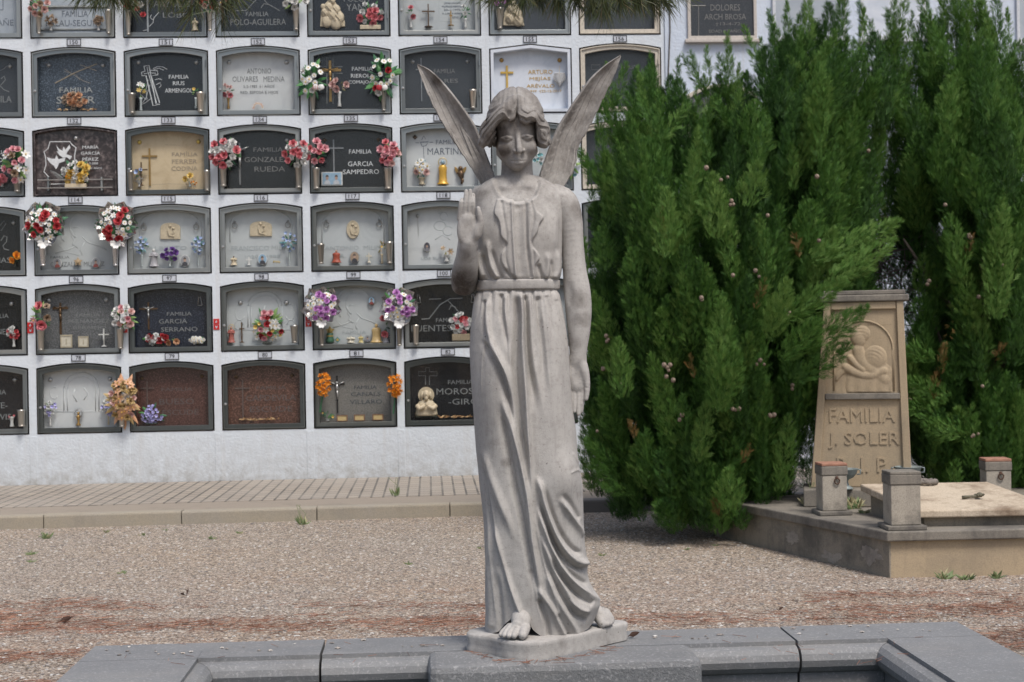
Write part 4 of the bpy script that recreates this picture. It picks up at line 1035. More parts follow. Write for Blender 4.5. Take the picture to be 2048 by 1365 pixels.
for i, (x, y, lb) in enumerate(((88, 448, 'big red rose and silver leaf bouquet, left of the pair'), (233, 448, 'big red rose and silver leaf bouquet, right of the pair'))):
    vase(('left' if i == 0 else 'right')+' foil wrapped vase under a big red bouquet', x-2, 488, 530, 15, 9, FOIL)
    bouquet(lb, x, y, 33, 36, [('rose', 'red', 6, 9.5), ('daisy', 'white', 9, 6), ('lily', 'white', 5, 9)], leaves=(34, 'g'), seed=13+i, foil=True, depth=.07, leaf_len=1.15)
vase('steel vase at left of the oval medallion niche', 642, 488, 526, 15, 9); vase('steel vase at right of the oval medallion niche', 779, 484, 525, 15, 9)
vase('white sleeved vase at left of the FERNANDEZ niche', 82, 660, 699, 15, 11); vase('steel vase between the FERNANDEZ and GARCIA SERRANO niches', 241, 656, 696, 15, 10)
bouquet('pink anemone and dried flowers at left of the FERNANDEZ niche', 86, 632, 20, 26, [('rose', 'rose', 2, 11), ('carnation', 'tan', 2, 8), ('lily', 'pink', 1, 9)], leaves=(16, 'l'), seed=16)
bouquet('white and pink roses between the FERNANDEZ and GARCIA SERRANO niches', 248, 634, 25, 22, [('rose', 'white', 6, 8), ('rose', 'blush', 3, 8), ('rose', 'pink', 2, 7)], leaves=(18, 'l'), seed=17)
vase('short steel vase at right of the double-arch niche', 589, 651, 684, 16, 10); vase('steel vase at left of the FUENTES niche', 832, 650, 688, 14, 10)
for i, (x, y, lb) in enumerate(((643, 612, 'lilac and white bouquet in silver wrapping, left of its niche'), (798, 613, 'lilac and white bouquet in silver wrapping, right of its niche'))):
    vase(('left' if i == 0 else 'right')+' steel vase holding a silver wrapped bouquet', x+1, 656, 690, 11, 8)
    bouquet(lb, x, y, 31, 31, [('rose', 'lilac', 8, 8), ('daisy', 'white', 11, 7)], leaves=(12, 'd'), seed=18+i, foil=True, depth=.07)
vase('steel vase at right of the leftmost lowest niche', 43, 820, 851, 16, 12)
vase('bronze coloured vase with dried flowers in the lowest row', 244, 800, 852, 14, 10)
bouquet('big dried bouquet of peach and straw flowers in the lowest row', 247, 798, 25, 46, [('lily', 'peach', 9, 10), ('carnation', 'straw', 8, 9), ('rose', 'blush', 3, 8), ('lily', 'tan', 3, 9)], leaves=(26, 'p'), seed=21)
for x, y, x2, y2, lb in ((647, 771, 640, 825, 'orange blossom sprig at left of the CANALS VILLARO niche'), (790, 771, 786, 828, 'orange blossom sprig at right of the CANALS VILLARO niche')):
    bouquet(lb, x, y, 14, 25, [('tuft', 'orange', 15, 7)], leaves=(0, 'g'), stem_to=(x2, y2), seed=x, d=-.02)
# ---- things standing inside, on the ledges behind the glass
DI = .055                                  # depth of the ledges' middle line
GI = 'small offerings behind the glass'
def potted(label, cx, yb, yt, flowers, pot='white', potw=8, poth=14, rx=12, leaves=(10, 'g'), seed=1, ry=None, lx=0, name='flower_pot', d=DI, tri=False):
    """a little vase or trough standing on the ledge, with its flowers"""
    pm = {'white': plain('white_china', (.6, .6, .58), .3), 'cream': CREAMPL, 'gold': BRASS, 'blue': plain('blue_glaze', (.05, .22, .42), .3), 'glass': plain('clear_glass', (.45, .5, .5), .1), 'wicker': plain('wicker', (.30, .24, .16), .8, 0, .4, 300), 'dark': plain('dark_pot', (.03, .04, .03), .5)}[pot]
    u, z = W(cx, yb, d)
    o = thing(name, label, 'flower pot', wallpos(u, d, z), WYAW, GI)
    a, h = potw*MPX*.5, poth*MPX
    if potw > 18: MB().box(-a, a, -.025, .02, 0.001, h).build('trough', pm, o, bevel=.005)
    else: MB().lathe([(a*.75, .001), (a*.8, .004), (a*.45, h*.45), (a*.7, h*.85), (a, h), (a*.8, h)], n=10).build('pot', pm, o, True)
    ry = ry or (yb-yt-poth)/2; cy = (yt+yb-poth)/2
    e = bpy.data.objects.new('bunch', None)
    bq = bouquet('', cx+lx, cy, rx, ry, flowers, d=d, leaves=leaves, seed=seed, parent=o, depth=.022, leaf_len=.9, tri=tri)
    off = (cy-yb)
    for ch in o.children:
        if ch.name.split('.')[0] in ('blossom', 'foliage'):
            ch.location.z += (yb-cy)*MPX; ch.location.x += lx*MPX
    return o
potted('dried grass tuft at left behind the PALAU-SEGURA glass', 102, 62, 34, [('tuft', 'tan', 3, 9)], 'white', 8, 12, 11, (4, 'o'), 31); potted('dried flower tuft at right behind the PALAU-SEGURA glass', 197, 62, 34, [('carnation', 'tan', 4, 7)], 'white', 8, 12, 8, (4, 'o'), 32)
potted('red rose and white filler trough behind the FOLCH YANES glass', 741, 60, 4, [('rose', 'rose', 5, 9), ('carnation', 'white', 4, 7)], 'cream', 42, 9, 27, (26, 'd'), 33)
potted('little vase with two red roses in the top row, left of a crucifix', 822, 56, 12, [('rose', 'rose', 2, 6)], 'white', 9, 18, 8, (10, 'g'), 34); potted('little vase with green sprigs in the top row, right of a crucifix', 931, 56, 8, [('carnation', 'white', 2, 5)], 'white', 9, 18, 9, (16, 'g'), 35)
potted('dried brown flower heap behind the SOLER glass', 150, 222, 188, [('carnation', 'peach', 5, 9), ('carnation', 'tan', 4, 8)], 'dark', 12, 5, 24, (12, 'o'), 36)
potted('white and yellow lilies at left behind the RIUS ARMENGOL glass', 282, 222, 165, [('lily', 'white', 2, 7), ('lily', 'yellow', 2, 6)], 'glass', 8, 26, 9, (8, 'l'), 37); potted('green sprig in small vase at right behind the RIUS ARMENGOL glass', 392, 218, 175, [('bell', 'yellow', 1, 5)], 'glass', 7, 22, 9, (12, 'l'), 38)
potted('slim gold vase with pink blossoms behind the OLIVARES MEDINA glass', 457, 218, 164, [('rose', 'rose', 2, 6), ('carnation', 'blush', 3, 5)], 'gold', 8, 22, 9, (6, 'g'), 39)
potted('white vase with three blush roses below the gilt crucifix', 679, 214, 160, [('rose', 'blush', 3, 9)], 'white', 10, 30, 16, (6, 'o'), 40)
potted('yellow and white flower trough on the rails below the etched doves', 152, 378, 322, [('carnation', 'yellow', 6, 10), ('rose', 'white', 9, 7), ('rose', 'orange', 1, 6)], 'cream', 42, 10, 31, (24, 'g'), 41, d=-.005)
potted('white flower with blue wrapping behind the FERRER CODINA glass', 279, 374, 336, [('lily', 'white', 2, 7), ('bell', 'blue', 2, 7)], 'white', 9, 8, 8, (6, 'g'), 42); potted('yellow blossoms on thin stems behind the FERRER CODINA glass', 380, 374, 350, [('rose', 'yellow', 2, 7)], 'glass', 6, 10, 10, (4, 'g'), 43); potted('tiny pot with orange flowers behind the FERRER CODINA glass', 389, 374, 362, [('bell', 'orange', 3, 4)], 'white', 6, 5, 5, (3, 'g'), 44)
potted('white daisy posy tied with a lilac ribbon, MARTINEZ niche', 844, 370, 318, [('daisy', 'white', 6, 8), ('rose', 'blush', 2, 7)], 'cream', 17, 14, 15, (24, 'a'), 45)
potted('coral flowers behind the glass at left edge, third row', 4, 374, 350, [('carnation', 'rose', 3, 8)], 'white', 8, 6, 8, (4, 'g'), 46)
potted('orange flower in small pot at left edge, fourth row', 30, 534, 505, [('rose', 'orange', 2, 8)], 'dark', 7, 6, 6, (6, 'g'), 47)
potted('pale blue flowers at left of the arched plaque', 284, 534, 474, [('bell', 'blue', 8, 6)], 'glass', 5, 24, 13, (16, 'a'), 48); potted('pale blue flowers at right of the arched plaque', 397, 532, 472, [('bell', 'blue', 8, 6)], 'glass', 5, 24, 12, (16, 'a'), 49); potted('deep purple flowers with broad green leaves under the arched plaque', 340, 534, 496, [('rose', 'violet', 6, 7)], 'glass', 8, 10, 15, (8, 'g'), 50)
potted('pale blue flowers at right of the FRANCISCO MILIN niche', 579, 528, 462, [('bell', 'blue', 8, 6)], 'glass', 5, 24, 14, (14, 'a'), 51); potted('small green plant in pale pot, oval medallion niche', 764, 528, 480, [('bell', 'yellow', 1, 4)], 'cream', 7, 20, 8, (16, 'o'), 52); potted('dark withered flower in white cup beside the raised hand', 893, 524, 494, [('lily', 'tan', 2, 7)], 'white', 14, 14, 14, (5, 'o'), 53)
potted('red and white flowers in small white vase at left edge, fifth row', 28, 694, 655, [('rose', 'red', 4, 6), ('rose', 'white', 4, 6)], 'white', 9, 18, 11, (14, 'd'), 54)
potted('pink rose and filler bunch lying low in the GARCIA SERRANO niche', 312, 690, 670, [('rose', 'cherry', 6, 7), ('rose', 'white', 5, 7)], 'dark', 20, 3, 25, (12, 'g'), 55); potted('white baby breath posy in the GARCIA SERRANO niche', 394, 690, 674, [('daisy', 'white', 14, 4)], 'dark', 12, 2, 17, (8, 'g'), 56); potted('single peach bloom lying in the GARCIA SERRANO niche', 348, 690, 678, [('rose', 'peach', 2, 8)], 'dark', 8, 2, 12, (4, 'l'), 57)
potted('triangular spray of roses and lilies in the double-arch niche', 535, 688, 618, [('rose', 'cherry', 4, 8), ('rose', 'pink', 4, 8), ('lily', 'white', 7, 9), ('bell', 'yellow', 3, 7)], 'dark', 20, 3, 36, (30, 'l'), 58, tri=True)
potted('pink rose behind the right silver wrapped bouquet', 770, 684, 632, [('rose', 'rose', 2, 9)], 'white', 8, 10, 8, (8, 'g'), 59)
potted('wicker basket of white and red flowers in the FUENTES niche', 922, 682, 626, [('rose', 'white', 8, 7), ('rose', 'red', 3, 6), ('rose', 'pink', 3, 7)], 'wicker', 36, 14, 22, (20, 'g'), 60)
potted('blue and white posy at left of the white carved niche', 101, 852, 800, [('bell', 'lavender', 5, 6), ('rose', 'white', 5, 5)], 'white', 6, 20, 12, (8, 'l'), 61); potted('blue and white posy at right of the white carved niche', 217, 850, 800, [('bell', 'lavender', 5, 6), ('rose', 'white', 5, 5)], 'cream', 5, 20, 12, (8, 'l'), 62)
potted('lavender hyacinths on the ledge of the BUESO niche', 304, 849, 811, [('bell', 'lavender', 24, 6)], 'dark', 24, 3, 26, (14, 'd'), 63, tri=True)
potted('small green plant in the CANALS VILLARO niche', 656, 842, 824, [('bell', 'yellow', 2, 4)], 'white', 10, 4, 14, (24, 'd'), 64)
potted('painted white vase at left edge of the lowest row', 24, 854, 829, [('bell', 'rose', 2, 4)], 'white', 12, 20, 5, (3, 'g'), 65)
# figurines
def figurine(label, cx, yb, yt, robe, skin=None, halo=None, wide=.32, arms=True, d=DI, name='figurine'):
    skin = skin or robe
    u, z = W(cx, yb, d); h = (yb-yt)*MPX; w_ = h*wide
    o = thing(name, label, 'figurine', wallpos(u, d, z), WYAW, GI)
    m = MB(); m.lathe([(w_*.95, .001), (w_, h*.03), (w_*.9, h*.06), (w_*.72, h*.1), (w_*.62, h*.35), (w_*.66, h*.55), (w_*.72, h*.68), (w_*.5, h*.76), (w_*.25, h*.79)], n=14, sy=.7)
    if arms:
        for s_ in (-1, 1): m.tube([(s_*w_*.62, 0, h*.7), (s_*w_*.75, -w_*.3, h*.56), (s_*w_*.15, -w_*.62, h*.6)], [w_*.2, w_*.18, w_*.12], 6)
    m.build('robe', robe, o, True)
    m = MB(); m.ball((0, -w_*.08, h*.88), (h*.085, h*.085, h*.10), 9, 7); m.tube([(0, 0, h*.75), (0, 0, h*.84)], h*.045, 7); m.build('head', skin, o, True)
    if halo:
        m = MB(); m.tube([(h*.17*math.cos(a), .012, h*.90+h*.17*math.sin(a)) for a in [6.2832*i/16 for i in range(17)]], h*.014, 5); m.build('halo', halo, o)
    return o
def cream_group(label, cx, yb, pts, blobs, d=.06):
    """flat-backed cream carving: outline relief with rounded masses"""
    u, z = W(cx, yb, d); o = thing('cream_carving', label, 'carving', wallpos(u, d, z), WYAW)
    m = MB(); q = [W(x, y, d) for x, y in pts]; m.prism([(a-u, b-z) for a, b in q], -.008, .02); m.build('back_plate', CREAMPL, o, bevel=.006)
    m = MB()
    for x, y, r_ in blobs:
        a, b = W(x, y, d); m.ball((a-u, -.012, b-z), (r_*MPX, r_*MPX*.4, r_*MPX*1.15), 9, 7)
    m.build('figures', CREAMPL, o, True)
    m = MB()
    for x, y, r_ in blobs[:6]:
        stroke2 = [W(x-r_*.6, y-r_*.5, d), W(x, y+r_*.2, d), W(x+r_*.5, y+r_*.9, d)]
        m.tube([(a-u, -.012-r_*MPX*.5, b-z) for a, b in stroke2], .004, 5)
    m.build('drapery', CREAMPL, o, True)
cream_group('cream carving of a seated mother holding a figure, FOLCH YANES niche', 666, 55, [(640, 54), (690, 54), (690, 46), (686, 30), (678, 16), (670, 4), (664, -2), (656, 2), (648, 10), (642, 24), (641, 40)], [(664, 2, 7), (658, 16, 9), (672, 20, 9), (666, 32, 13), (650, 26, 8), (678, 36, 11), (654, 44, 11), (672, 46, 13), (646, 14, 5)])
cream_group('cream carving of a draped kneeling figure in the top row', 1028, 52, [(1006, 52), (1049, 52), (1044, 34), (1040, 18), (1030, 4), (1020, 6), (1008, 26)], [(1026, 8, 7), (1024, 22, 10), (1034, 30, 11), (1020, 38, 10), (1036, 42, 11)])
def bust(o):
    pass
u, z = W(853, 832, .05)
o = thing('cream_bust', 'cream bust with round halo and folded hands in the MOROS-GIRO niche', 'bust', wallpos(u, .05, z), WYAW)
m = MB(); m.lathe([(.105, .001), (.108, .02), (.100, .06), (.092, .11), (.062, .145), (.03, .165)], n=18, sy=.42); m.build('shoulders', CREAMPL, o, True)
m = MB(); m.ball((0, -.018, .205), (.034, .036, .045), 12, 9); m.tube([(0, -.01, .14), (0, -.015, .18)], .022, 9)
for s_ in (-1, 1): m.tube([(s_*.028, -.01, .235), (s_*.04, -.012, .20), (s_*.046, -.014, .155)], [.016, .018, .012], 7)
m.ball((0, -.042, .172), (.018, .014, .024), 8, 6); m.ball((0, -.055, .207), (.007, .010, .014), 6, 5); m.build('head', CREAMPL, o, True)
m = MB(); m.lathe([(.0, 0), (.078, 0), (.078, .012), (.0, .012)], n=24); m.v = [(x, .02-z_, y+.20) for x, y, z_ in m.v]; _o = m.build('halo', CREAMPL, o); fixnormals(_o.data)
m = MB()
for s_ in (-1, 1):
    m.tube([(s_*.088, -.03, .10), (s_*.06, -.058, .07), (s_*.014, -.066, .10)], [.026, .024, .014], 8)
    for k in range(4): m.tube([(s_*.014-s_*k*.003, -.068, .092+k*.006), (-s_*.006, -.074, .106+k*.007)], .0042, 5)
m.build('arms', CREAMPL, o, True)
MB().box(-.10, .10, -.03, .035, -.012, .0005).build('plinth', plain('dark_pot', (.03, .04, .03), .5), o)
WHCH = plain('white_china', (.6, .6, .58), .3); GOLDP = plain('gold_paint', (.55, .38, .10), .4, .3)
figurine('small pale figurine in the LOBO niche', 390, 62, 36, CREAMPL, CREAMPL, None, .3)
figurine('golden robed madonna figurine in the MARTINEZ niche', 886, 370, 319, plain('amber_gold', (.60, .34, .04), .35, .2), plain('blue_glass', (.25, .36, .42), .2), GOLDP, .24, False)
figurine('tiny praying figurine at left of the purple flowers', 308, 534, 497, plain('grey_china', (.35, .34, .36), .4), WHCH, None, .28)
figurine('tiny pale angel figurine in the FRANCISCO MILIN niche', 468, 531, 512, CREAMPL, BRONZE, None, .4)
figurine('red robed bust figurine in the oval medallion niche', 673, 526, 500, plain('red_robe', (.32, .06, .03), .5), plain('skin_paint', (.42, .26, .18), .5), None, .42, False)
figurine('red cloaked saint figurine in the double-arch niche', 463, 686, 652, plain('red_cloak', (.34, .10, .08), .5), plain('skin_paint', (.42, .26, .18), .5), GOLDP, .24)
figurine('tall amber madonna figurine between silver wrapped bouquets', 753, 686, 647, plain('amber_wax', (.56, .40, .18), .4), plain('amber_wax', (.56, .40, .18), .4), None, .34, False)
figurine('low white infant figurine between silver wrapped bouquets', 702, 686, 672, plain('ivory', (.58, .54, .44), .5), plain('ivory', (.58, .54, .44), .5), None, .7)
figurine('small yellow capped figurine between silver wrapped bouquets', 722, 686, 670, plain('pale_yellow', (.55, .46, .2), .5), plain('skin_paint', (.42, .26, .18), .5), None, .36)
figurine('grey angel figurine right of the amber madonna', 772, 686, 664, plain('grey_china', (.35, .34, .36), .4), WHCH, None, .36)
# winged bronze cherub hung on the MARTINEZ slab
u, z = W(921, 346, .07); o = thing('bronze_cherub', 'bronze winged cherub hanging in the MARTINEZ niche', 'cherub', wallpos(u, .07, z), WYAW)
m = MB(); m.ball((0, 0, .04), (.024, .022, .026), 9, 7); m.tube([(0, 0, .02), (.004, 0, -.02), (.014, -.004, -.055)], [.026, .03, .02], 8); m.tube([(.01, 0, -.05), (.02, -.01, -.085), (.006, -.01, -.11)], [.018, .015, .009], 7); m.tube([(-.012, 0, .01), (-.03, -.014, -.005), (-.012, -.026, .0)], [.013, .01, .008], 6); m.build('body', BRONZE, o, True)
for s_ in (-1, 1):
    m = MB(); m.prism([(s_*.014, -.005), (s_*.04, .0), (s_*.056, .03), (s_*.058, .062), (s_*.036, .052), (s_*.018, .03)][::s_], .004, .012); _o = m.build('wing', BRASS, o, bevel=.003)
# ray-crowned brass monstrance, white carved niche
u, z = W(157, 852, DI); o = thing('brass_monstrance', 'brass figure with spiky ray crown in the white carved niche', 'ornament', wallpos(u, DI, z), WYAW)
m = MB(); m.lathe([(.022, .001), (.024, .01), (.008, .03), (.016, .07), (.02, .09), (.008, .105)], n=10); m.ball((0, 0, .118), .014, 8, 6); m.build('figure', BRASS, o, True)
m = MB()
m.tube([(.034*math.cos(a), .006, .118+.034*math.sin(a)) for a in [6.2832*i/18 for i in range(19)]], .004, 5)
for i in range(18):
    a = 6.2832*i/18; m.tube([(.034*math.cos(a), .006, .118+.034*math.sin(a)), (.054*math.cos(a), .006, .118+.054*math.sin(a))], [.0028, .001], 4)
m.build('ray_crown', plain('dull_silver', (.2, .2, .2), .4, .5), o)
# portraits and pictures (plain, unrecognisable)
def portrait(label, cx, cy, w, h, bg, coat, rect=False, d=.07, frame=None, heads=1):
    u, z = W(cx, cy, d); o = thing('photo_portrait', label, 'portrait', wallpos(u, d, z), WYAW)
    a, b = w*MPX*.5, h*MPX*.5
    sh = (lambda k: [(-a*k, -b*k), (a*k, -b*k), (a*k, b*k), (-a*k, b*k)]) if rect else (lambda k: [(a*k*math.cos(t), b*k*math.sin(t)) for t in [6.2832*i/20 for i in range(20)]])
    MB().prism(sh(1.0), -.008, .01).build('frame', frame or WHCH, o)
    MB().prism(sh(.88), -.0095, -.007).build('backdrop', plain('photo_'+bg, {'grey': (.30, .31, .33), 'blue': (.28, .42, .55), 'sepia': (.34, .25, .18), 'dark': (.08, .08, .1)}[bg], .3), o)
    for i in range(heads):
        ox = 0 if heads == 1 else (-a*.45 if i == 0 else a*.42)
        k = 1 if heads == 1 else .9; aw = a if heads == 1 else a*.5
        m = MB(); m.prism([(ox-aw*.6, -b*.85), (ox+aw*.6, -b*.85), (ox+aw*.5, -b*.4), (ox+aw*.2, -b*.2), (ox-aw*.2, -b*.2), (ox-aw*.5, -b*.4)], -.0115, -.009); m.build('clothes', plain('photo_coat_'+coat, {'dark': (.05, .05, .06), 'red': (.25, .06, .05), 'white': (.5, .52, .55), 'grey': (.2, .2, .22)}[coat], .4), o)
        m = MB(); m.prism([(ox+aw*.27*math.cos(t), b*.15+b*.34*math.sin(t)) for t in [6.2832*j/14 for j in range(14)]], -.0125, -.009); m.build('face', plain('photo_skin', (.45, .30, .23), .4), o)
        m = MB(); m.prism([(ox+aw*.30*math.cos(t), b*.25+b*.32*math.sin(t)) for t in [3.1416*j/10 for j in range(11)]], -.0135, -.0128); m.build('hair', plain('photo_hair', (.10, .08, .07), .5), o)
portrait('white edged colour photo of a couple in the GARCIA SAMPEDRO niche', 664, 358, 42, 27, 'blue', 'white', True, heads=2)
portrait('oval portrait at left over the GONZALEZ MUÑOZ lettering', 115, 527, 17, 20, 'grey', 'red'); portrait('oval portrait at right over the GONZALEZ MUÑOZ lettering', 192, 526, 17, 21, 'grey', 'red')
portrait('tilted oval portrait right of the purple flowers', 370, 522, 19, 24, 'grey', 'dark'); portrait('oval portrait in the FRANCISCO MILIN niche', 525, 519, 19, 23, 'blue', 'dark'); portrait('arched black and white portrait in the oval medallion niche', 709, 515, 19, 24, 'sepia', 'dark', frame=plain('stone_grey', (.32, .32, .31), .6)); portrait('small oval portrait beside the raised hand', 854, 494, 14, 20, 'dark', 'grey')
portrait('small round portrait high on the carved slab between silver bouquets', 743, 602, 14, 17, 'blue', 'red', frame=BRONZE); portrait('small round framed picture left of the amber madonna', 735, 678, 12, 14, 'grey', 'grey', frame=plain('stone_grey', (.32, .32, .31), .6))
# pale framed cards
def card(label, cx, yb, w, h, frame, face, d=DI, mark=True):
    u, z = W(cx, yb, d); o = thing('framed_card', label, 'card', wallpos(u, d, z), WYAW, 'small cards on the niche ledges')
    a, b = w*MPX*.5, h*MPX
    MB().ring([(-a, .001), (a, .001), (a, b), (-a, b)], [(-a*.8, b*.12), (a*.8, b*.12), (a*.8, b*.88), (-a*.8, b*.88)], -.008, .008).build('frame', frame, o)
    MB().box(-a*.82, a*.82, -.003, .006, b*.1, b*.9).build('face', face, o)
    if mark: MB().box(-a*.1, a*.1, -.006, -.002, b*.25, b*.7).build('emblem', frame, o)
IV = plain('ivory', (.58, .54, .44), .5); IV2 = plain('ivory_dark', (.42, .37, .27), .5)
card('taller ivory framed card in the FERNANDEZ niche', 133, 696, 23, 26, IV2, IV); card('shorter ivory framed card in the FERNANDEZ niche', 167, 695, 20, 22, IV2, IV)
YL = plain('yellow_card', (.56, .42, .20), .5); BRF = plain('brown_edge', (.22, .12, .07), .5)
for x, y, p in ((684.5, 843, 'nearest the green plant'), (719, 842, 'in the middle of three'), (756, 841, 'farthest right of three')): card(f'blank yellow card {p}, CANALS VILLARO niche', x, y, 22, 12.5, BRF, YL, mark=False)
# standing crosses
def crucifix(label, cx, yb, yt, hw, mat, fig=None, foot=8, d=DI):
    u, z = W(cx, yb, d); h = (yb-yt)*MPX; o = thing('standing_crucifix', label, 'crucifix', wallpos(u, d, z), WYAW, GI)
    a = hw*MPX; t = .006
    MB().prism([(-t, .012), (t, .012), (t, h*.68-t), (a, h*.68-t), (a, h*.68+t), (t, h*.68+t), (t, h), (-t, h), (-t, h*.68+t), (-a, h*.68+t), (-a, h*.68-t), (-t, h*.68-t)], -.006, .006).build('cross', mat, o)
    MB().lathe([(foot*MPX*.5, .001), (foot*MPX*.5, .006), (.008, .014)], n=10).build('foot', mat, o)
    if fig:
        m = MB(); k = h*.6; y = -.014
        m.ball((0, y, h*.70), k*.075, 6, 5); m.tube([(0, y, h*.66), (0, y, h*.42), (0, y, h*.14)], [k*.07, k*.06, k*.03], 6)
        for s_ in (-1, 1): m.tube([(0, y, h*.64), (s_*a*.8, y, h*.69)], [k*.04, k*.025], 5)
        m.build('corpus', fig, o, True)
crucifix('white standing crucifix in the FERNANDEZ niche', 208, 694, 658, 10, WHCH, WHCH, 11); crucifix('thin dark crucifix on wooden foot in the top row', 857, 55, 8, 13, BRONZE, None, 18); crucifix('slim wooden candlestick cross in the double-arch niche', 484, 686, 645, 5, BRONZE, None, 10); crucifix('tiny white cross in the FRANCISCO MILIN niche', 498, 531, 514, 6, WHCH); crucifix('thin pale cross in the oval medallion niche', 738, 526, 506, 6, IV); crucifix('small bronze crucifix leaning in the FERRER CODINA niche', 283, 372, 325, 12, BRONZE, BRONZE)
crucifix('little brass stand with oval head in the top row', 902, 52, 22, 3, BRASS, None, 12)
# other ornaments
def star(label, cx, cy, r, mat, d=.06):
    u, z = W(cx, cy, d); o = thing('star_ornament', label, 'ornament', wallpos(u, d, z), WYAW)
    k = r*MPX
    MB().prism([(k*(1 if i % 2 == 0 else .55)*math.cos(1.5708+i*.6283), k*(1 if i % 2 == 0 else .55)*math.sin(1.5708+i*.6283)) for i in range(10)], -.01, .01).build('star', mat, o, bevel=.003)
    m = MB(); m.ball((0, -.01, 0), (k*.4, .008, k*.5), 8, 5); m.build('relief', mat, o, True)
star('cream star shaped ornament between the two oval portraits', 156, 524, 9, plain('cream_star', (.45, .33, .2), .6)); star('amber star over green base between silver wrapped bouquets', 660, 662, 10, plain('amber_star', (.42, .30, .08), .4))
u, z = W(660, 686, DI); o = thing('green_holder', 'green and gold holder under the amber star', 'ornament', wallpos(u, DI, z), WYAW); MB().lathe([(.04, .001), (.042, .03), (.03, .06), (.036, .09), (.02, .095)], n=10).build('body', plain('green_glaze', (.06, .16, .10), .3), o, True); MB().lathe([(.032, .058), (.035, .064), (.032, .07)], n=10).build('band', GOLDP, o)
u, z = W(675, 680, DI); o = thing('diamond_tile', 'small turquoise diamond tile between silver wrapped bouquets', 'tile', wallpos(u, DI, z), WYAW); MB().prism([(0, -.03), (.03, 0), (0, .03), (-.03, 0)], -.006, .006).build('tile', plain('turquoise', (.10, .26, .26), .3), o); MB().prism([(0, -.016), (.016, 0), (0, .016), (-.016, 0)], -.009, -.005).build('centre', GOLDP, o)
u, z = W(516, 212, DI); o = thing('flower_wreath', 'little pink and white wreath in the OLIVARES MEDINA niche', 'wreath', wallpos(u, DI, z), WYAW)
for i in range(12):
    a = math.pi*(i+.2)/11.4; b = bpy.data.objects.new('blossom', blossom_mesh('daisy', 'blush' if i % 2 else 'white', i % 3)); COL.objects.link(b); b.parent = o; b.location = (.044*math.cos(a), 0, .044*math.sin(a)-.02); b.scale = (.015,)*3
# silver wicker heart hung on the gabled marble niche
u, z = W(1119, 158, .05); o = thing('wicker_heart', 'silver white wicker heart hanging on the gabled marble niche', 'heart', wallpos(u, .05, z), WYAW)
hp = [(16*math.sin(t)**3/16, (13*math.cos(t)-5*math.cos(2*t)-2*math.cos(3*t)-math.cos(4*t))/16) for t in [6.2832*i/28 for i in range(29)]]
WICK = plain('whitewash_wicker', (.50, .50, .50), .7, 0, .3, 200)
m = MB(); m.tube([(x*.056, 0, y*.072) for x, y in hp], .007, 6); m.build('rim', WICK, o, True)
m = MB()
for k in range(11):
    y = .050-k*.0115; w_ = .054*math.sqrt(max(.02, 1-max(0, (.0-y)/.085)))*(1 if y > -.02 else max(.1, 1-(-.02-y)/.065)); m.tube([(-w_, 0, y-.004), (-w_*.3, -.016, y+.003), (w_*.3, -.018, y-.002), (w_, 0, y+.004)], .0045, 5)
m.build('weave', WICK, o, True)
MB().tube([(0, 0, .05), (.002, .01, .13)], .0015, 4).build('string', GOLDP, o)
u, z = W(484, 528, DI)
u, z = W(553, 528, DI); o = thing('gold_script', 'small gold curled ornament in the FRANCISCO MILIN niche', 'ornament', wallpos(u, DI, z), WYAW)
m = MB(); m.tube([(-.03, 0, .008), (-.024, 0, .03), (-.014, 0, .012), (-.006, 0, .028), (.004, 0, .01), (.014, 0, .024), (.026, 0, .010), (.034, 0, .02)], .006, 6); m.build('curl', GOLDP, o, True)
# dry leaves on two ledges
t_ = NT('dead_leaf'); t_.color(t_.ramp(t_.island(), [(0, (.16, .08, .03)), (.5, (.34, .20, .09)), (1, (.50, .36, .2))])).rough(.8); DEADL = t_.mat
def litter(label, x0, x1, y, n, seed):
    rg = random.Random(seed); u, z = W((x0+x1)/2, y, DI); o = thing('dry_leaf_litter', label, 'dry leaves', wallpos(u, DI, z), WYAW); m = MB()
    for i in range(n):
        a = rg.random()*6.28
        leaf(m, (rg.uniform(x0-x1, x1-x0)*.5*MPX, rg.uniform(-.025, .025), rg.uniform(.003, .012)), (math.cos(a), math.sin(a)*.6, rg.uniform(-.1, .5)), rg.uniform(.02, .045), .014)
    m.build('leaves', DEADL, o); o.children[0]['kind'] = 'stuff'
litter('dry leaves along the ledge of the CAPDEVILA niche', 478, 556, 841, 46, 3); litter('dry leaves along the ledge of the MOROS-GIRO niche', 876, 944, 836, 40, 4); litter('fallen petals along the ledge of the SOLER niche', 112, 190, 222, 30, 5)
# red rose stuck to the LOBO slab, pale greens glimpsed at both sides of the right wing
bouquet('single red rose on the LOBO slab', 286, 34, 7, 6, [('rose', 'red', 1, 7)], d=.07, leaves=(2, 'g'), seed=71, depth=.01, name='single_rose', cat='rose', group=None)
bouquet('teal flowers glimpsed between angel neck and right wing', 1076, 318, 8, 16, [('bell', 'aqua', 4, 6), ('rose', 'white', 2, 6)], leaves=(8, 'd'), seed=72, d=-.03)
bouquet('yellow green sprig glimpsed right of the right wing', 1143, 330, 12, 26, [('rose', 'white', 3, 6), ('bell', 'aqua', 2, 6)], leaves=(16, 'l'), seed=73, d=-.03)
# ================================================================== the angel
# sculpted in a local frame counted in photo pixels: x right, d depth (negative towards the viewer), y down
SY = 4.68
SS = SY / F                                   # metres per unit at the statue
SO = P(1050, 1268, SY)
def stat_verts(V):
    """(x, d, y) units -> metres relative to SO"""
    V = np.asarray(V, float)
    x = (V[:, 0]-1050)*SS; d = V[:, 1]*SS; z = (1268-V[:, 2])*SS
    return np.stack([x*_r.x + z*_u.x, d, x*_r.z + z*_u.z], 1)

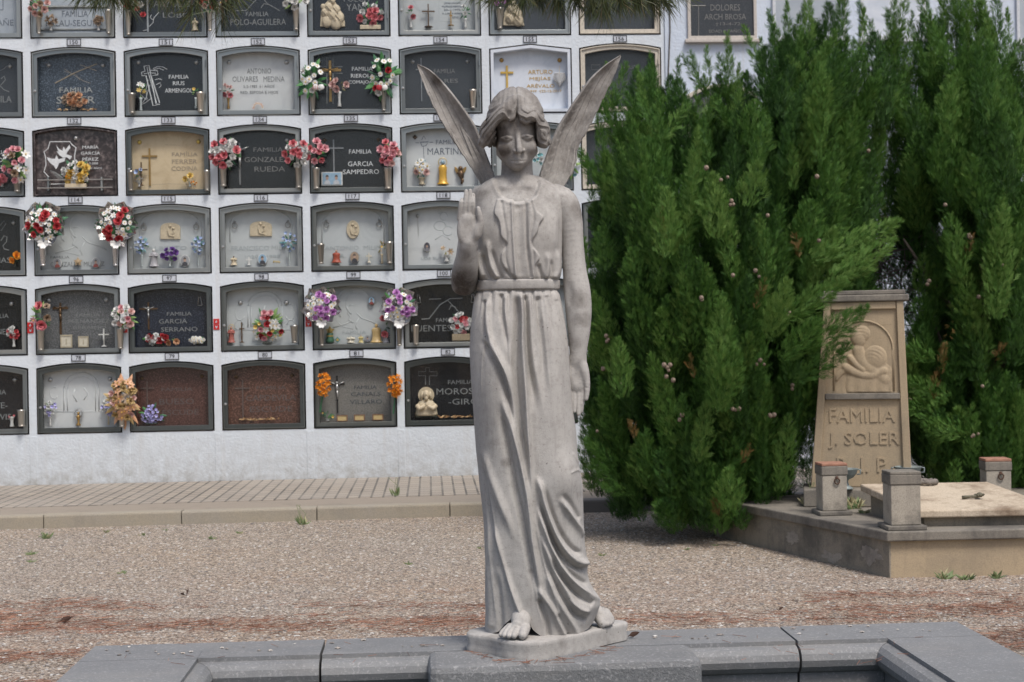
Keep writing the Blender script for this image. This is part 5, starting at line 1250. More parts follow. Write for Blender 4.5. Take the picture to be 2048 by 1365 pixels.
# ---- signed distance helpers on grids
class SDF:
    def __init__(s, x0, x1, d0, d1, y0, y1, h):
        s.h = h; s.o = (x0, d0, y0)
        s.X, s.D, s.Y = np.meshgrid(np.arange(x0, x1, h, dtype=np.float32), np.arange(d0, d1, h, dtype=np.float32), np.arange(y0, y1, h, dtype=np.float32), indexing='ij')
        s.f = np.full(s.X.shape, 1e3, np.float32)
    def _u(s, g, k):
        if k <= 0: s.f = np.minimum(s.f, g)
        else:
            q = np.maximum(k-np.abs(s.f-g), 0)/k
            s.f = np.minimum(s.f, g)-q*q*k*.25
        return s
    def _s(s, g, k):
        g = -g
        if k <= 0: s.f = np.maximum(s.f, g)
        else:
            q = np.maximum(k-np.abs(s.f-g), 0)/k
            s.f = np.maximum(s.f, g)+q*q*k*.25
        return s
    def g_ell(s, c, r, rot=0.0):
        x, d, y = s.X-c[0], s.D-c[1], s.Y-c[2]
        if rot:
            ca, sa = math.cos(rot), math.sin(rot)
            x, y = x*ca+y*sa, -x*sa+y*ca
        k0 = np.sqrt((x/r[0])**2+(d/r[1])**2+(y/r[2])**2)
        k1 = np.sqrt((x/r[0]**2)**2+(d/r[1]**2)**2+(y/r[2]**2)**2)
        return k0*(k0-1)/np.maximum(k1, 1e-6)
    def g_cap(s, a, b, ra, rb=None, flat=1.0):
        rb = ra if rb is None else rb
        a = np.array(a, np.float32); b = np.array(b, np.float32); v = b-a
        x, d, y = s.X-a[0], (s.D-a[1]), s.Y-a[2]
        t = np.clip((x*v[0]+d*v[1]+y*v[2])/max(1e-6, float(v@v)), 0, 1)
        return np.sqrt((x-t*v[0])**2+((d-t*v[1])*flat)**2+(y-t*v[2])**2)-(ra+(rb-ra)*t)
    def ell(s, c, r, k=0, rot=0.0): return s._u(s.g_ell(c, r, rot), k)
    def cap(s, a, b, ra, rb=None, k=0, flat=1.0): return s._u(s.g_cap(a, b, ra, rb, flat), k)
    def chain(s, pts, k=0, kin=0, flat=1.0):      # pts (x,d,y,r): one tapering limb along a smooth curve
        save = s.f; s.f = np.full(s.X.shape, 1e3, np.float32)
        P_ = [np.array(p, float) for p in pts]; P_ = [2*P_[0]-P_[1]]+P_+[2*P_[-1]-P_[-2]]
        q = []
        for i in range(1, len(P_)-2):
            L = np.linalg.norm(P_[i+1][:3]-P_[i][:3]); n = max(1, int(min(5, L/6)))
            for j in range(n):
                t = j/n; a, b, c, d = P_[i-1:i+3]
                q.append(.5*((2*b)+(-a+c)*t+(2*a-5*b+4*c-d)*t*t+(-a+3*b-3*c+d)*t**3))
        q.append(P_[-2])
        for p, e in zip(q[:-1], q[1:]): s._u(s.g_cap(p[:3], e[:3], p[3], e[3], flat), .6)
        g = s.f; s.f = save
        return s._u(g, k)
    def cut_chain(s, pts, k=0):
        save = s.f; s.f = np.full(s.X.shape, 1e3, np.float32)
        for p, q in zip(pts[:-1], pts[1:]): s._u(s.g_cap(p[:3], q[:3], p[3], q[3]), 1)
        g = s.f; s.f = save
        return s._s(g, k)
    def mesh(s):
        return surface_net(s.f, s.o, s.h)
def surface_net(f, o, h):
    ins = f < 0
    n = f.shape
    c = np.zeros((n[0]-1, n[1]-1, n[2]-1), np.int8)
    for i in (0, 1):
        for j in (0, 1):
            for k in (0, 1):
                c += ins[i:n[0]-1+i, j:n[1]-1+j, k:n[2]-1+k]
    act = (c > 0) & (c < 8)
    idx = np.full(act.shape, -1, np.int64); ii = np.argwhere(act); idx[act] = np.arange(len(ii))
    acc = np.zeros((len(ii), 3)); cnt = np.zeros(len(ii))
    cor = [(i, j, k) for i in (0, 1) for j in (0, 1) for k in (0, 1)]
    for a in cor:
        for ax in range(3):
            if a[ax]: continue
            b = list(a); b[ax] = 1
            fa = f[ii[:, 0]+a[0], ii[:, 1]+a[1], ii[:, 2]+a[2]]; fb = f[ii[:, 0]+b[0], ii[:, 1]+b[1], ii[:, 2]+b[2]]
            m = (fa < 0) != (fb < 0)
            t = fa[m]/(fa[m]-fb[m])
            p = np.tile(np.array(a, float), (m.sum(), 1)); p[:, ax] += t
            acc[m] += p; cnt[m] += 1
    V = (ii+acc/cnt[:, None])*h+np.array(o)
    quads = []
    for ax in range(3):
        b, e = [x for x in range(3) if x != ax]
        sl0 = [slice(None)]*3; sl1 = [slice(None)]*3
        sl0[ax] = slice(0, n[ax]-1); sl1[ax] = slice(1, n[ax])
        A, B = ins[tuple(sl0)], ins[tuple(sl1)]
        E = np.argwhere(A != B)
        E = E[(E[:, b] > 0) & (E[:, e] > 0) & (E[:, b] < n[b]-1) & (E[:, e] < n[e]-1)]
        flip = A[E[:, 0], E[:, 1], E[:, 2]]
        def at(db, de):
            q = E.copy(); q[:, b] += db; q[:, e] += de
            return idx[q[:, 0], q[:, 1], q[:, 2]]
        q = np.stack([at(-1, -1), at(0, -1), at(0, 0), at(-1, 0)], 1)
        s_ = flip if ax != 1 else ~flip
        q[~s_] = q[~s_][:, ::-1]
        quads.append(q)
    return V, np.concatenate(quads)
def poly_dist(px, py, pts):
    """distance from grid points to a polyline"""
    d = np.full(np.shape(px), 1e9)
    for (x0, y0), (x1, y1) in zip(pts[:-1], pts[1:]):
        vx, vy = x1-x0, y1-y0; L = vx*vx+vy*vy+1e-9
        t = np.clip(((px-x0)*vx+(py-y0)*vy)/L, 0, 1)
        d = np.minimum(d, np.hypot(px-x0-t*vx, py-y0-t*vy))
    return d
def in_poly(px, py, pts):
    r = np.zeros(np.shape(px), bool); n = len(pts)
    for i in range(n):
        x0, y0 = pts[i]; x1, y1 = pts[(i+1) % n]
        c = ((y0 > py) != (y1 > py))
        with np.errstate(divide='ignore', invalid='ignore'):
            r ^= c & (px < (x1-x0)*(py-y0)/(y1-y0+1e-12)+x0)
    return r
def spline(pts, n=8):
    """Catmull-Rom through 2-D points"""
    P_ = [np.array(p, float) for p in pts]; P_ = [2*P_[0]-P_[1]]+P_+[2*P_[-1]-P_[-2]]
    out = []
    for i in range(1, len(P_)-2):
        for k in range(n):
            t = k/n; a, b, c, d = P_[i-1:i+3]
            out.append(.5*((2*b)+(-a+c)*t+(2*a-5*b+4*c-d)*t*t+(-a+3*b-3*c+d)*t**3))
    out.append(P_[-2]); return [tuple(p) for p in out]
def smooth01(x): x = np.clip(x, 0, 1); return x*x*(3-2*x)

# ---- weathered stone
def statue_stone():
    t = NT('weathered_stone')
    c = t.mix(t.noise(5, 6, .6), (.475, .457, .43), (.395, .38, .36))
    g = t.attr('grime')
    n = t.noise(11, 7, .72)
    k = t.math('ADD', t.math('MULTIPLY', g, 1.25), t.math('MULTIPLY', t.math('SUBTRACT', n, .5), 1.5))
    k = t.ramp(t.math('SUBTRACT', k, .30, clamp=True), [(0, 0), (.75, 1)])
    c = t.mix(k, c, t.mix(t.noise(17, 4), (.050, .043, .038), (.105, .085, .070)))
    c = t.mix(t.ramp(t.noise(3.2, 6, .7), [(.48, 0), (.72, .5)]), c, (.24, .222, .208))
    c = t.mix(t.ramp(t.noise(24, 5, .7), [(.54, 0), (.74, .4)]), c, (.20, .18, .165))
    c = t.mix(t.ramp(t.noise(150, 3, .6), [(.60, 0), (.72, .55)]), c, (.22, .20, .185))
    c = t.mix(t.ramp(t.noise(1.0, 5, .7, t.scaled((42, 42, 3.5))), [(.50, 0), (.72, .38)]), c, (.235, .22, .205))
    c = t.mix(t.ramp(t.noise(60, 5, .75), [(.50, 0), (.70, .45)]), c, (.25, .235, .22))
    sp = t.voro(34)
    c = t.mix(t.math('MULTIPLY', t.ramp(sp.outputs['Distance'], [(.06, 1), (.11, 0)]), t.ramp(t.noise(6, 3), [(.55, 0), (.62, .8)])), c, (.10, .09, .08))
    t.color(c).rough(.85, spec=.3)
    h = t.math('ADD', t.noise(260, 3, .6), t.math('MULTIPLY', t.noise(60, 4), .6))
    t.bump(h, .4, .0025)
    return t.mat
STONE = statue_stone()
GRIME = [  # x, y, radius, strength : stains that have their own place on the stone
    (1002, 276, 26, 1.15), (1028, 262, 26, .85), (985, 282, 24, 1.1), (1010, 304, 20, .95), (1024, 318, 14, .6), (1085, 280, 14, .5), (1030, 330, 12, .3), (985, 250, 22, .5),
    (925, 560, 34, .95), (930, 520, 22, .6), (925, 585, 22, 1.0), (1160, 600, 28, .6), (1165, 640, 24, .55), (1150, 690, 20, .45), (1160, 420, 30, .55), (1100, 400, 40, .4), (960, 390, 26, .6),
    (950, 205, 20, .9), (925, 180, 22, .8), (870, 150, 26, .8), (965, 250, 25, .8), (1110, 240, 30, .6), (1100, 300, 26, .6), (1170, 175, 26, .5),
    (1010, 920, 14, .5), (990, 880, 20, .35), (1060, 1130, 10, .5), (1120, 990, 18, .35), (1160, 985, 12, .4), (1040, 215, 40, .35), (1150, 770, 20, .35), (1230, 1270, 20, .7), (1000, 1300, 40, .25), (1180, 1290, 26, .4)]
def grime_of(V, base=.06):
    a = base+.32*np.clip((480-V[:, 2])/170, 0, 1)+.12*np.clip((700-V[:, 2])/300, 0, 1)
    for x, y, r_, s_ in GRIME:
        a = np.maximum(a, s_*np.exp(-(((V[:, 0]-x)/r_)**2+((V[:, 2]-y)/r_)**2)))
    return a
angel = thing('angel_statue', 'weathered grey stone angel with raised wings, one palm lifted, standing on its oval base', 'statue', SO)
def stat_obj(name, V, Q, parent=angel, base=.06):
    V = np.asarray(V, float)
    me = np_mesh(name, stat_verts(V), Q, STONE, True, {'grime': grime_of(V, base)})
    fixnormals(me)
    return link(name, me, parent)

# ---- cross sections of the clothed body: y, cx, half width, half depth, depth centre
BODY = [(338, 1034, 34, 34, 6), (352, 1034, 42, 36, 6), (364, 1035, 66, 43, 5), (380, 1036, 86, 50, 4), (400, 1036, 93, 58, 2), (430, 1036, 91, 65, 0), (470, 1036, 89, 66, 0), (510, 1036, 88, 65, 0), (540, 1036.5, 87, 64, 0), (556, 1037, 84, 62, 0), (562, 1037, 78, 58, 0),
        (582, 1036, 78, 58, 0), (590, 1035, 84, 63, 0), (612, 1035, 89, 70, 0), (650, 1036, 94.5, 76, 0), (700, 1038, 99, 80, 0), (760, 1041, 99, 82, 0), (820, 1046, 99.5, 84, 0), (860, 1050.5, 101.5, 84, 0), (905, 1053.5, 101, 84, -1), (935, 1057, 101, 84, -2), (965, 1061.5, 103, 84, -3),
        (1000, 1064.5, 101.5, 84, -4), (1040, 1067, 100, 84, -4), (1080, 1069, 100, 84, -4), (1110, 1071, 101, 84, -4), (1123, 1074.5, 103.5, 84, -4), (1136, 1072, 101.5, 84, -4), (1155, 1073, 102.5, 84, -4), (1180, 1078, 108, 84, -4), (1195, 1085, 115, 84, -4), (1208, 1085.5, 115, 84, -4), (1225, 1082, 111, 83, -4), (1245, 1078, 108, 82, -4), (1268, 1075, 105, 82, -4)]
_B = np.array(BODY, float)
_by = np.arange(330, 1280, 1.0)
_bt = np.stack([np.interp(_by, _B[:, 0], _B[:, i]) for i in range(1, 5)], 1)
_ker = np.exp(-(np.arange(-18, 19)/5.0)**2); _ker /= _ker.sum()
_sm = np.stack([np.convolve(np.pad(_bt[:, i], 18, 'edge'), _ker, 'valid') for i in range(4)], 1)
_keep = (1-np.clip(np.abs(_by-571)/26, 0, 1))[:, None]
_bt = _bt*_keep+_sm*(1-_keep)
def body_at(y): return [np.interp(y, _by, _bt[:, i]) for i in range(4)]

# ---- relief of the folds, drawn on a front view raster (1 unit per cell), height in units towards the viewer
RX0, RX1, RY0, RY1 = 930, 1220, 335, 1275
rx, ry = np.meshgrid(np.arange(RX0, RX1), np.arange(RY0, RY1), indexing='xy')
rx = rx.astype(float); ry = ry.astype(float)
REL = np.zeros(rx.shape)
def along(pts):
    """nearest distance and parameter 0..1 along the curve"""
    pts = spline(pts, 5)
    L = np.concatenate([[0], np.cumsum([math.hypot(b[0]-a[0], b[1]-a[1]) for a, b in zip(pts[:-1], pts[1:])])])
    best = np.full(rx.shape, 1e9); par = np.zeros(rx.shape); side = np.zeros(rx.shape)
    for i, ((x0, y0), (x1, y1)) in enumerate(zip(pts[:-1], pts[1:])):
        vx, vy = x1-x0, y1-y0; l2 = vx*vx+vy*vy+1e-9
        t = np.clip(((rx-x0)*vx+(ry-y0)*vy)/l2, 0, 1)
        d = np.hypot(rx-x0-t*vx, ry-y0-t*vy); m = d < best
        best[m] = d[m]; par[m] = ((L[i]+t*math.sqrt(l2))/L[-1])[m]
        side[m] = np.sign((rx-x0)*vy-(ry-y0)*vx)[m]
    return best, par, side
def fold(pts, h, w, w2=None, f0=.12, f1=.2):
    """ridge (h>0) or groove (h<0); w width left... w2 right-hand width; fades in over f0 and out over f1"""
    global REL
    d, p, s_ = along(pts); w = w*.86; w2 = None if w2 is None else w2*.86
    ww = np.where(s_ < 0, w, w if w2 is None else w2)
    fade = smooth01(p/max(f0, 1e-3))*smooth01((1-p)/max(f1, 1e-3)) if f0 > 0 or f1 > 0 else 1
    REL += h*np.exp(-(d/ww)**2)*fade
def bulge(x, y, a, b, h, rot=0.0):
    global REL
    ca, sa = math.cos(rot), math.sin(rot)
    u, v = (rx-x)*ca+(ry-y)*sa, -(rx-x)*sa+(ry-y)*ca
    REL += h*np.exp(-(u/a)**2-(v/b)**2)
# legs under the cloth
bulge(988, 770, 34, 120, 9); bulge(1118, 770, 32, 190, 10); bulge(1128, 945, 30, 46, 11); bulge(992, 1080, 24, 150, 6); bulge(1060, 700, 18, 90, -7)
# skirt: long folds, top to bottom
fold([(1041, 585), (1044, 635), (1044, 685), (1047, 734), (1051, 784), (1054, 846), (1058, 905), (1061, 960), (1064, 1010)], 10, 6, 5, .03, .35)
fold([(1032, 590), (1035, 625), (1034, 660), (1032, 700), (1031, 734), (1035, 790), (1042, 850), (1050, 905), (1055, 955)], -9, 8, 7, .06, .25)
fold([(1050, 590), (1052, 630), (1053, 680), (1057, 730), (1065, 780), (1068, 830)], -8, 5, 7, .05, .4)
fold([(1056, 590), (1060, 640), (1064, 700), (1070, 745), (1080, 800), (1090, 850)], 5, 7, 6, .06, .5)
fold([(1074, 592), (1077, 635), (1083, 685), (1085, 722), (1086, 765), (1090, 800)], -7, 6, 9, .05, .4)
fold([(1091, 592), (1098, 630), (1105, 670), (1110, 690)], -3, 4, 5, .05, .5)
fold([(1108, 600), (1118, 640), (1124, 680)], -2.5, 3, 5, .05, .5)
fold([(971, 600), (970, 625), (972, 655), (978, 677), (984, 690)], -7, 5, 4, .08, .3)
fold([(979, 595), (977, 630), (979, 662), (987, 690), (1002, 719), (1013, 742), (1022, 775), (1030, 820)], 9, 6, 6, .08, .4)
fold([(966, 676), (982, 702), (996, 726), (1006, 748), (1014, 775), (1019, 800), (1024, 840), (1028, 880)], -9, 8, 4.5, .12, .3)
fold([(1002, 588), (1003, 605), (1004, 628), (1010, 655), (1015, 685), (1020, 715)], -7, 4.5, 6, .06, .35)
fold([(1012, 590), (1012, 640), (1018, 690), (1024, 735)], 4, 7, 7, .06, .5)
fold([(1005, 785), (1012, 808), (1020, 836), (1030, 871), (1038, 905), (1046, 945), (1054, 985), (1060, 1040), (1066, 1095), (1074, 1150), (1080, 1200)], 9, 7, 7, .12, .25)
fold([(1000, 800), (1008, 835), (1016, 880), (1024, 920), (1032, 970), (1042, 1010), (1050, 1050), (1060, 1095), (1070, 1150), (1077, 1195)], -8, 9, 5, .15, .2)
fold([(968, 895), (974, 915), (984, 948), (1002, 995), (1020, 1042), (1034, 1090)], 6, 8, 9, .15, .45)
fold([(963, 900), (970, 940), (978, 985), (983, 1020), (990, 1055), (999, 1094), (1009, 1130), (1019, 1163), (1032, 1200)], -7, 6, 5, .2, .25)
fold([(985, 1030), (996, 1071), (1006, 1117), (1022, 1163), (1040, 1210), (1056, 1240)], 8, 6, 6, .2, .1)
fold([(974, 1040), (979, 1110), (981, 1180), (982, 1250)], 6, 8, 9, .25, .05)
fold([(996, 1130), (1000, 1180), (1003, 1230), (1002, 1260)], -5, 6, 6, .3, .05)
# folds that swing to the right foot
fold([(1070, 940), (1080, 970), (1091, 1012), (1110, 1062), (1131, 1095), (1154, 1115), (1180, 1123)], 11, 6, 6, .15, .02)
fold([(1084, 960), (1098, 1010), (1118, 1055), (1140, 1086), (1166, 1105)], -7, 6, 5, .2, .1)
fold([(1078, 985), (1090, 1030), (1108, 1076), (1128, 1108), (1150, 1127), (1172, 1134)], -9, 5, 5, .2, .05)
fold([(1112, 985), (1131, 1012), (1150, 1041), (1168, 1068)], 7, 6, 6, .25, .05)
fold([(1118, 978), (1140, 1005), (1158, 1035)], -5, 5, 5, .25, .1)
fold([(1072, 1000), (1084, 1040), (1098, 1078), (1117, 1114), (1144, 1152), (1172, 1178), (1203, 1193)], 10, 6, 5, .2, .02)
fold([(1090, 1040), (1106, 1082), (1128, 1122), (1152, 1148), (1180, 1168)], -6, 6, 5, .25, .1)
fold([(1098, 1100), (1114, 1134), (1134, 1160), (1158, 1184), (1185, 1200)], -9, 5, 5, .2, .03)
fold([(1076, 1040), (1086, 1078), (1104, 1120), (1128, 1168), (1152, 1202), (1180, 1216)], 8, 6, 6, .25, .06)
fold([(1094, 1110), (1108, 1150), (1126, 1188), (1146, 1216), (1172, 1232)], -7, 5, 6, .25, .05)
fold([(1074, 1160), (1084, 1178), (1098, 1197), (1114, 1226), (1128, 1256)], 7, 6, 6, .15, .02)
fold([(1076, 1180), (1083, 1205), (1092, 1232), (1096, 1258)], -7, 5, 6, .15, .02)
fold([(1088, 1130), (1104, 1168), (1124, 1206), (1144, 1240), (1152, 1258)], 6, 6, 7, .2, .02)
fold([(1112, 1210), (1122, 1232), (1136, 1258)], -5, 5, 5, .2, .02)
for cr, ch in (([(1044, 600), (1046, 690), (1050, 770), (1055, 860), (1061, 950), (1065, 1010)], 2.6), ([(1014, 790), (1022, 840), (1034, 890), (1046, 940), (1056, 1000), (1064, 1070)], 2.4), ([(981, 620), (983, 665), (1000, 712), (1014, 748), (1024, 790)], 2.4), ([(1010, 600), (1014, 660), (1021, 720), (1026, 780)], 1.8), ([(1082, 610), (1090, 700), (1096, 790)], 1.6), ([(1100, 620), (1112, 720), (1118, 800)], 1.3), ([(976, 640), (968, 720), (966, 800)], 1.3), ([(972, 930), (984, 1000), (1000, 1075), (1016, 1140), (1034, 1200)], 2.2), ([(976, 1010), (985, 1100), (992, 1190), (996, 1245)], 1.8), ([(1030, 960), (1044, 1030), (1058, 1100), (1070, 1170), (1084, 1240)], 1.8), ([(1066, 1010), (1078, 1080), (1096, 1150), (1116, 1210), (1132, 1250)], 2.2), ([(1076, 975), (1096, 1035), (1120, 1085), (1150, 1118), (1176, 1126)], 2.4), ([(1080, 1030), (1100, 1085), (1124, 1130), (1152, 1162), (1196, 1192)], 2.4), ([(1088, 1090), (1106, 1140), (1132, 1184), (1160, 1210)], 2.0), ([(1120, 1000), (1138, 1024), (1160, 1056)], 1.8), ([(1138, 900), (1146, 915), (1155, 925)], 2.2), ([(1130, 940), (1145, 936), (1158, 940)], 2.2)):
    fold(cr, ch, 2.3, 2.3, .15, .2)
# short gathers under the belt
for gx, gh, gl in ((964, -4, 34), (985, -4, 30), (993, 2, 40), (1018, -5, 30), (1026, 2, 44), (1047, -4, 26), (1064, -4, 34), (1069, 2, 44), (1084, -3, 34), (1100, -3, 28)):
    fold([(gx, 579), (gx + (gx-1036)*.05, 580+gl), (gx + (gx-1036)*.11, 580+gl*2.2)], gh*.75, 3.0, None, .06, .8)
# bodice: gathers, ruffles, neckline
fold([(978, 480), (980, 510), (986, 538), (998, 560)], 6, 6, 5, .25, .05)
fold([(984, 500), (992, 530), (1004, 560)], -5, 4, 4, .25, .02)
fold([(957, 500), (960, 530), (968, 556)], 6, 6, 6, .25, .05)
fold([(966, 510), (972, 540), (982, 560)], -6, 4, 4, .25, .02)
fold([(1010, 540), (1018, 552), (1030, 561)], -4, 3, 4, .2, .02)
fold([(1075, 530), (1080, 548), (1084, 561)], -5, 4, 4, .2, .02)
fold([(1092, 505), (1094, 535), (1090, 560)], 5, 6, 6, .3, .05)
fold([(1100, 520), (1102, 545), (1098, 561)], -5, 4, 4, .3, .02)
fold([(1112, 500), (1114, 540), (1106, 560)], 5, 6, 6, .3, .05)
fold([(966, 420), (968, 470), (970, 520)], 3, 8, 8, .3, .3)
fold([(1110, 420), (1106, 470), (1104, 510)], 3, 7, 7, .3, .3)
bulge(992, 470, 26, 38, 5); bulge(1088, 470, 26, 38, 5)
def raised(poly, h, soft_x, soft_in=None, edge=2.0):
    """flat ruffle: full height inside the polygon, crisp outer edge"""
    global REL
    ins = in_poly(rx, ry, poly); d = poly_dist(rx, ry, poly+[poly[0]])
    sd = np.where(ins, d, -d)
    REL += h*smooth01((sd+edge*.5)/edge)*soft_x
grad_l = np.clip((1034-rx)/36, 0, 1); grad_r = np.clip((rx-1046)/34, 0, 1)
raised([(1026, 404)]+spline([(995, 404), (990, 430), (998, 445), (1002, 460), (1004, 478), (1014, 491), (1012, 500), (1004, 512), (1004, 528), (1014, 545), (1027, 561)], 5)+[(1036, 561), (1031, 520), (1027, 460)], 5.5, .4+.6*grad_l)
raised([(1050, 404)]+spline([(1065, 404), (1072, 428), (1084, 440), (1076, 454), (1072, 470), (1063, 486), (1064, 498), (1073, 510), (1077, 521), (1069, 535), (1067, 561)], 5)+[(1060, 561), (1055, 500), (1051, 450)], 5.5, .4+.6*grad_r)
fold([(1003, 404), (1010, 450), (1014, 480), (1012, 520), (1022, 556)], -2.2, 3, 3, .05, .1)
fold([(1060, 404), (1066, 440), (1060, 480), (1066, 515), (1064, 556)], -2.2, 3, 3, .05, .1)
fold([(1024, 408), (1027, 480), (1032, 560)], 4, 3, 3, .02, .02)
fold([(1035, 410), (1038, 480), (1042, 560)], -2, 8, 8, .1, .1)
fold([(1051, 408), (1054, 490), (1062, 560)], -4, 3, 3, .02, .02)
NECK = [(984, 330), (986, 352), (992, 376), (1002, 396), (1018, 408), (1036, 411), (1056, 408), (1070, 396), (1078, 376), (1081, 352), (1080, 330)]
_in = in_poly(rx, ry, NECK); _d = poly_dist(rx, ry, NECK)
_sd = np.where(_in, _d, -_d)
REL += -6*smooth01((_sd+2)/4) + 1.2*np.exp(-((_sd+4)/3.5)**2)
REL += _in*(4*np.exp(-((rx-1008)/14)**2-((ry-378)/7)**2)+4*np.exp(-((rx-1060)/14)**2-((ry-376)/7)**2)-4*np.exp(-((rx-1034)/7)**2-((ry-374)/8)**2))
def blur(a, n=1):
    for _ in range(n):
        a = (np.roll(a, 1, 0)+2*a+np.roll(a, -1, 0))/4; a = (np.roll(a, 1, 1)+2*a+np.roll(a, -1, 1))/4
    return a
REL = blur(REL, 1)*1.4
def relief(x, y):
    fx = np.clip(x-RX0, 0, RX1-RX0-1.01); fy = np.clip(y-RY0, 0, RY1-RY0-1.01)
    i = fx.astype(int); j = fy.astype(int); a = fx-i; b = fy-j
    return (REL[j, i]*(1-a)+REL[j, i+1]*a)*(1-b)+(REL[j+1, i]*(1-a)+REL[j+1, i+1]*a)*b
# ---- the robe: one lofted sheet from the hem to the shoulders
def loft(y0fn, y1, ny, nt, ykeep=None):
    th = np.linspace(0, 2*np.pi, nt, endpoint=False)
    v = np.linspace(0, 1, ny)
    # sharpen the angular sampling on the front
    T, Vv = np.meshgrid(th, v, indexing='ij')
    front = np.clip(-np.sin(T), 0, 1)
    cx0, a0, *_ = body_at(1240.0)
    xs = cx0+a0*np.cos(T)
    ybot = np.where(np.sin(T) < 0.1, y0fn(xs), 1262)
    Y = ybot+(y1-ybot)*Vv
    cx, a, b, dc = body_at(Y)
    c, s_ = np.cos(T), np.sin(T)
    e = .92
    X = cx+a*np.sign(c)*np.abs(c)**e
    D = dc+b*np.sign(s_)*np.abs(s_)**e
    h = relief(X, Y)*smooth01(front*2.2)
    # plain long folds down the back
    back = np.clip(np.sin(T), 0, 1)
    h = h+back*4*np.sin(T*13+np.sin(Y*.012)*1.2)*smooth01((Y-575)/60)
    nx, nd = c/a, s_/b; L = np.hypot(nx, nd)
    X = X+nx/L*h*.55; D = D+nd/L*h
    return X, D, Y
def hem(x):
    return np.interp(x, [970, 985, 1000, 1012, 1024, 1040, 1055, 1068, 1082, 1100, 1130, 1160, 1175, 1186, 1200], [1257, 1258, 1252, 1236, 1224, 1219, 1226, 1244, 1256, 1257, 1256, 1255, 1250, 1240, 1205])
def grid_quads(ni, nj, wrap=True):
    i = np.arange(ni if wrap else ni-1); j = np.arange(nj-1)
    I, J = np.meshgrid(i, j, indexing='ij'); I2 = (I+1) % ni
    return np.stack([I*nj+J, I2*nj+J, I2*nj+J+1, I*nj+J+1], -1).reshape(-1, 4)
X, D, Y = loft(hem, 352.0, 620, 420)
V = np.stack([X, D, Y], -1).reshape(-1, 3)
robe = stat_obj('robe', V, grid_quads(420, 620))
# belt
nt = 160; th = np.linspace(0, 2*np.pi, nt, endpoint=False)
prof = [(0, 581), (3.2, 580.5), (4.2, 578), (4.2, 565), (3.4, 562), (0, 561)]
V = []
for t in th:
    c, s_ = math.cos(t), math.sin(t)
    for off, y in prof:
        ysl = y+(c*-1.0)*1.2
        a, b = 79.5+off, 60+off
        V.append((1036.5+a*np.sign(c)*abs(c)**.92, b*np.sign(s_)*abs(s_)**.92-0, ysl))
stat_obj('belt', V, grid_quads(nt, len(prof)))

# ---- figure: head and neck
S = SDF(940, 1120, -95, 80, 160, 420, 1.5)
S.ell((1032, 0, 256), (44, 53, 60))                       # skull and forehead
S.ell((1033, -14, 290), (36, 37, 44), 8)                  # face mass
S.ell((1034, -38, 328), (10, 11, 10), 14)                 # chin
S.cap((1003, -8, 306), (1032, -32, 331), 10, 9, 12); S.cap((1065, -8, 303), (1036, -32, 331), 10, 9, 12)   # jaw
S.ell((1010, -33, 297), (13, 13, 13), 12); S.ell((1060, -32, 294), (12, 13, 13), 12)        # cheeks
S._s(S.g_ell((1014, -57, 279), (12, 9, 7.5)), 7); S._s(S.g_ell((1054, -56, 276), (11.5, 9, 7.5)), 7)
S.ell((1014, -45.5, 279.5), (10.5, 6.2, 6.2), 2); S.ell((1054, -44.5, 276.5), (10, 6.2, 6.2), 2)   # eyeballs under the lids
S.cap((1003, -45.5, 277), (1014, -51.5, 275), 2.2, 2.4, 2); S.cap((1014, -51.5, 275), (1024, -48, 277.5), 2.4, 2.0, 2)   # upper lids
S.cap((1044, -48, 274.5), (1054, -50.5, 272), 2.0, 2.4, 2); S.cap((1054, -50.5, 272), (1064.5, -44, 274), 2.4, 2.2, 2)
S.cut_chain([(1004, -47, 281.5, 1.3), (1010, -51, 284, 1.5), (1015, -52, 284.6, 1.6), (1020, -50.5, 283.8, 1.4), (1024, -47, 281.5, 1.0)], .8)
S.cut_chain([(1044, -47, 278.5, 1.0), (1049, -50.5, 281, 1.4), (1054, -51, 281.6, 1.6), (1059, -49, 280.6, 1.5), (1064, -45, 278, 1.2)], .8)
S.chain([(1035, -50, 262, 5), (1036.5, -56, 280, 4.6), (1038.6, -64.5, 297, 5.6), (1039, -65, 302, 5.8)], 6, 4)   # nose
S.ell((1031, -54, 302.5), (4.6, 6, 3.8), 4); S.ell((1046.5, -53.5, 301.5), (4.4, 6, 3.8), 4)
S._s(S.g_ell((1035, -60, 306.5), (2.2, 4, 1.5)), 1); S._s(S.g_ell((1043, -60, 306), (2.2, 4, 1.5)), 1)
S.ell((1037, -38.5, 319), (14, 11, 12), 12)                  # muzzle
S.chain([(1024, -45, 321.6, 1.2), (1030, -49.2, 319.6, 1.9), (1037, -50.3, 319.6, 1.8), (1044, -48.8, 319, 1.9), (1051, -44, 320.4, 1.2)], 3, 2)
S.chain([(1027, -45, 325, 1.6), (1032, -48.4, 326, 2.5), (1038, -49.2, 326.2, 2.7), (1044, -48, 325.6, 2.5), (1049, -44.5, 324.2, 1.6)], 3, 2)
S.cut_chain([(1021, -45, 322.6, .9), (1028, -51, 322.6, 1.1), (1037, -53, 322.8, 1.2), (1046, -50.5, 322, 1.1), (1053, -44, 321, .9)], .8)
S._s(S.g_ell((1037.5, -53, 333), (8, 4, 2.2)), 5)
S._s(S.g_ell((1038, -58, 311.5), (1.5, 3, 3.6)), 3)
S.chain([(1034, 12, 300, 31), (1034, 13, 340, 31.5), (1034, 9, 366, 35), (1034, 4, 395, 44)], 5)  # neck
S.ell((1034, 0, 408), (66, 50, 30), 16)
S._s(S.g_ell((1035, -48, 386), (6, 7, 7)), 8)
Vh, Qh = S.mesh()
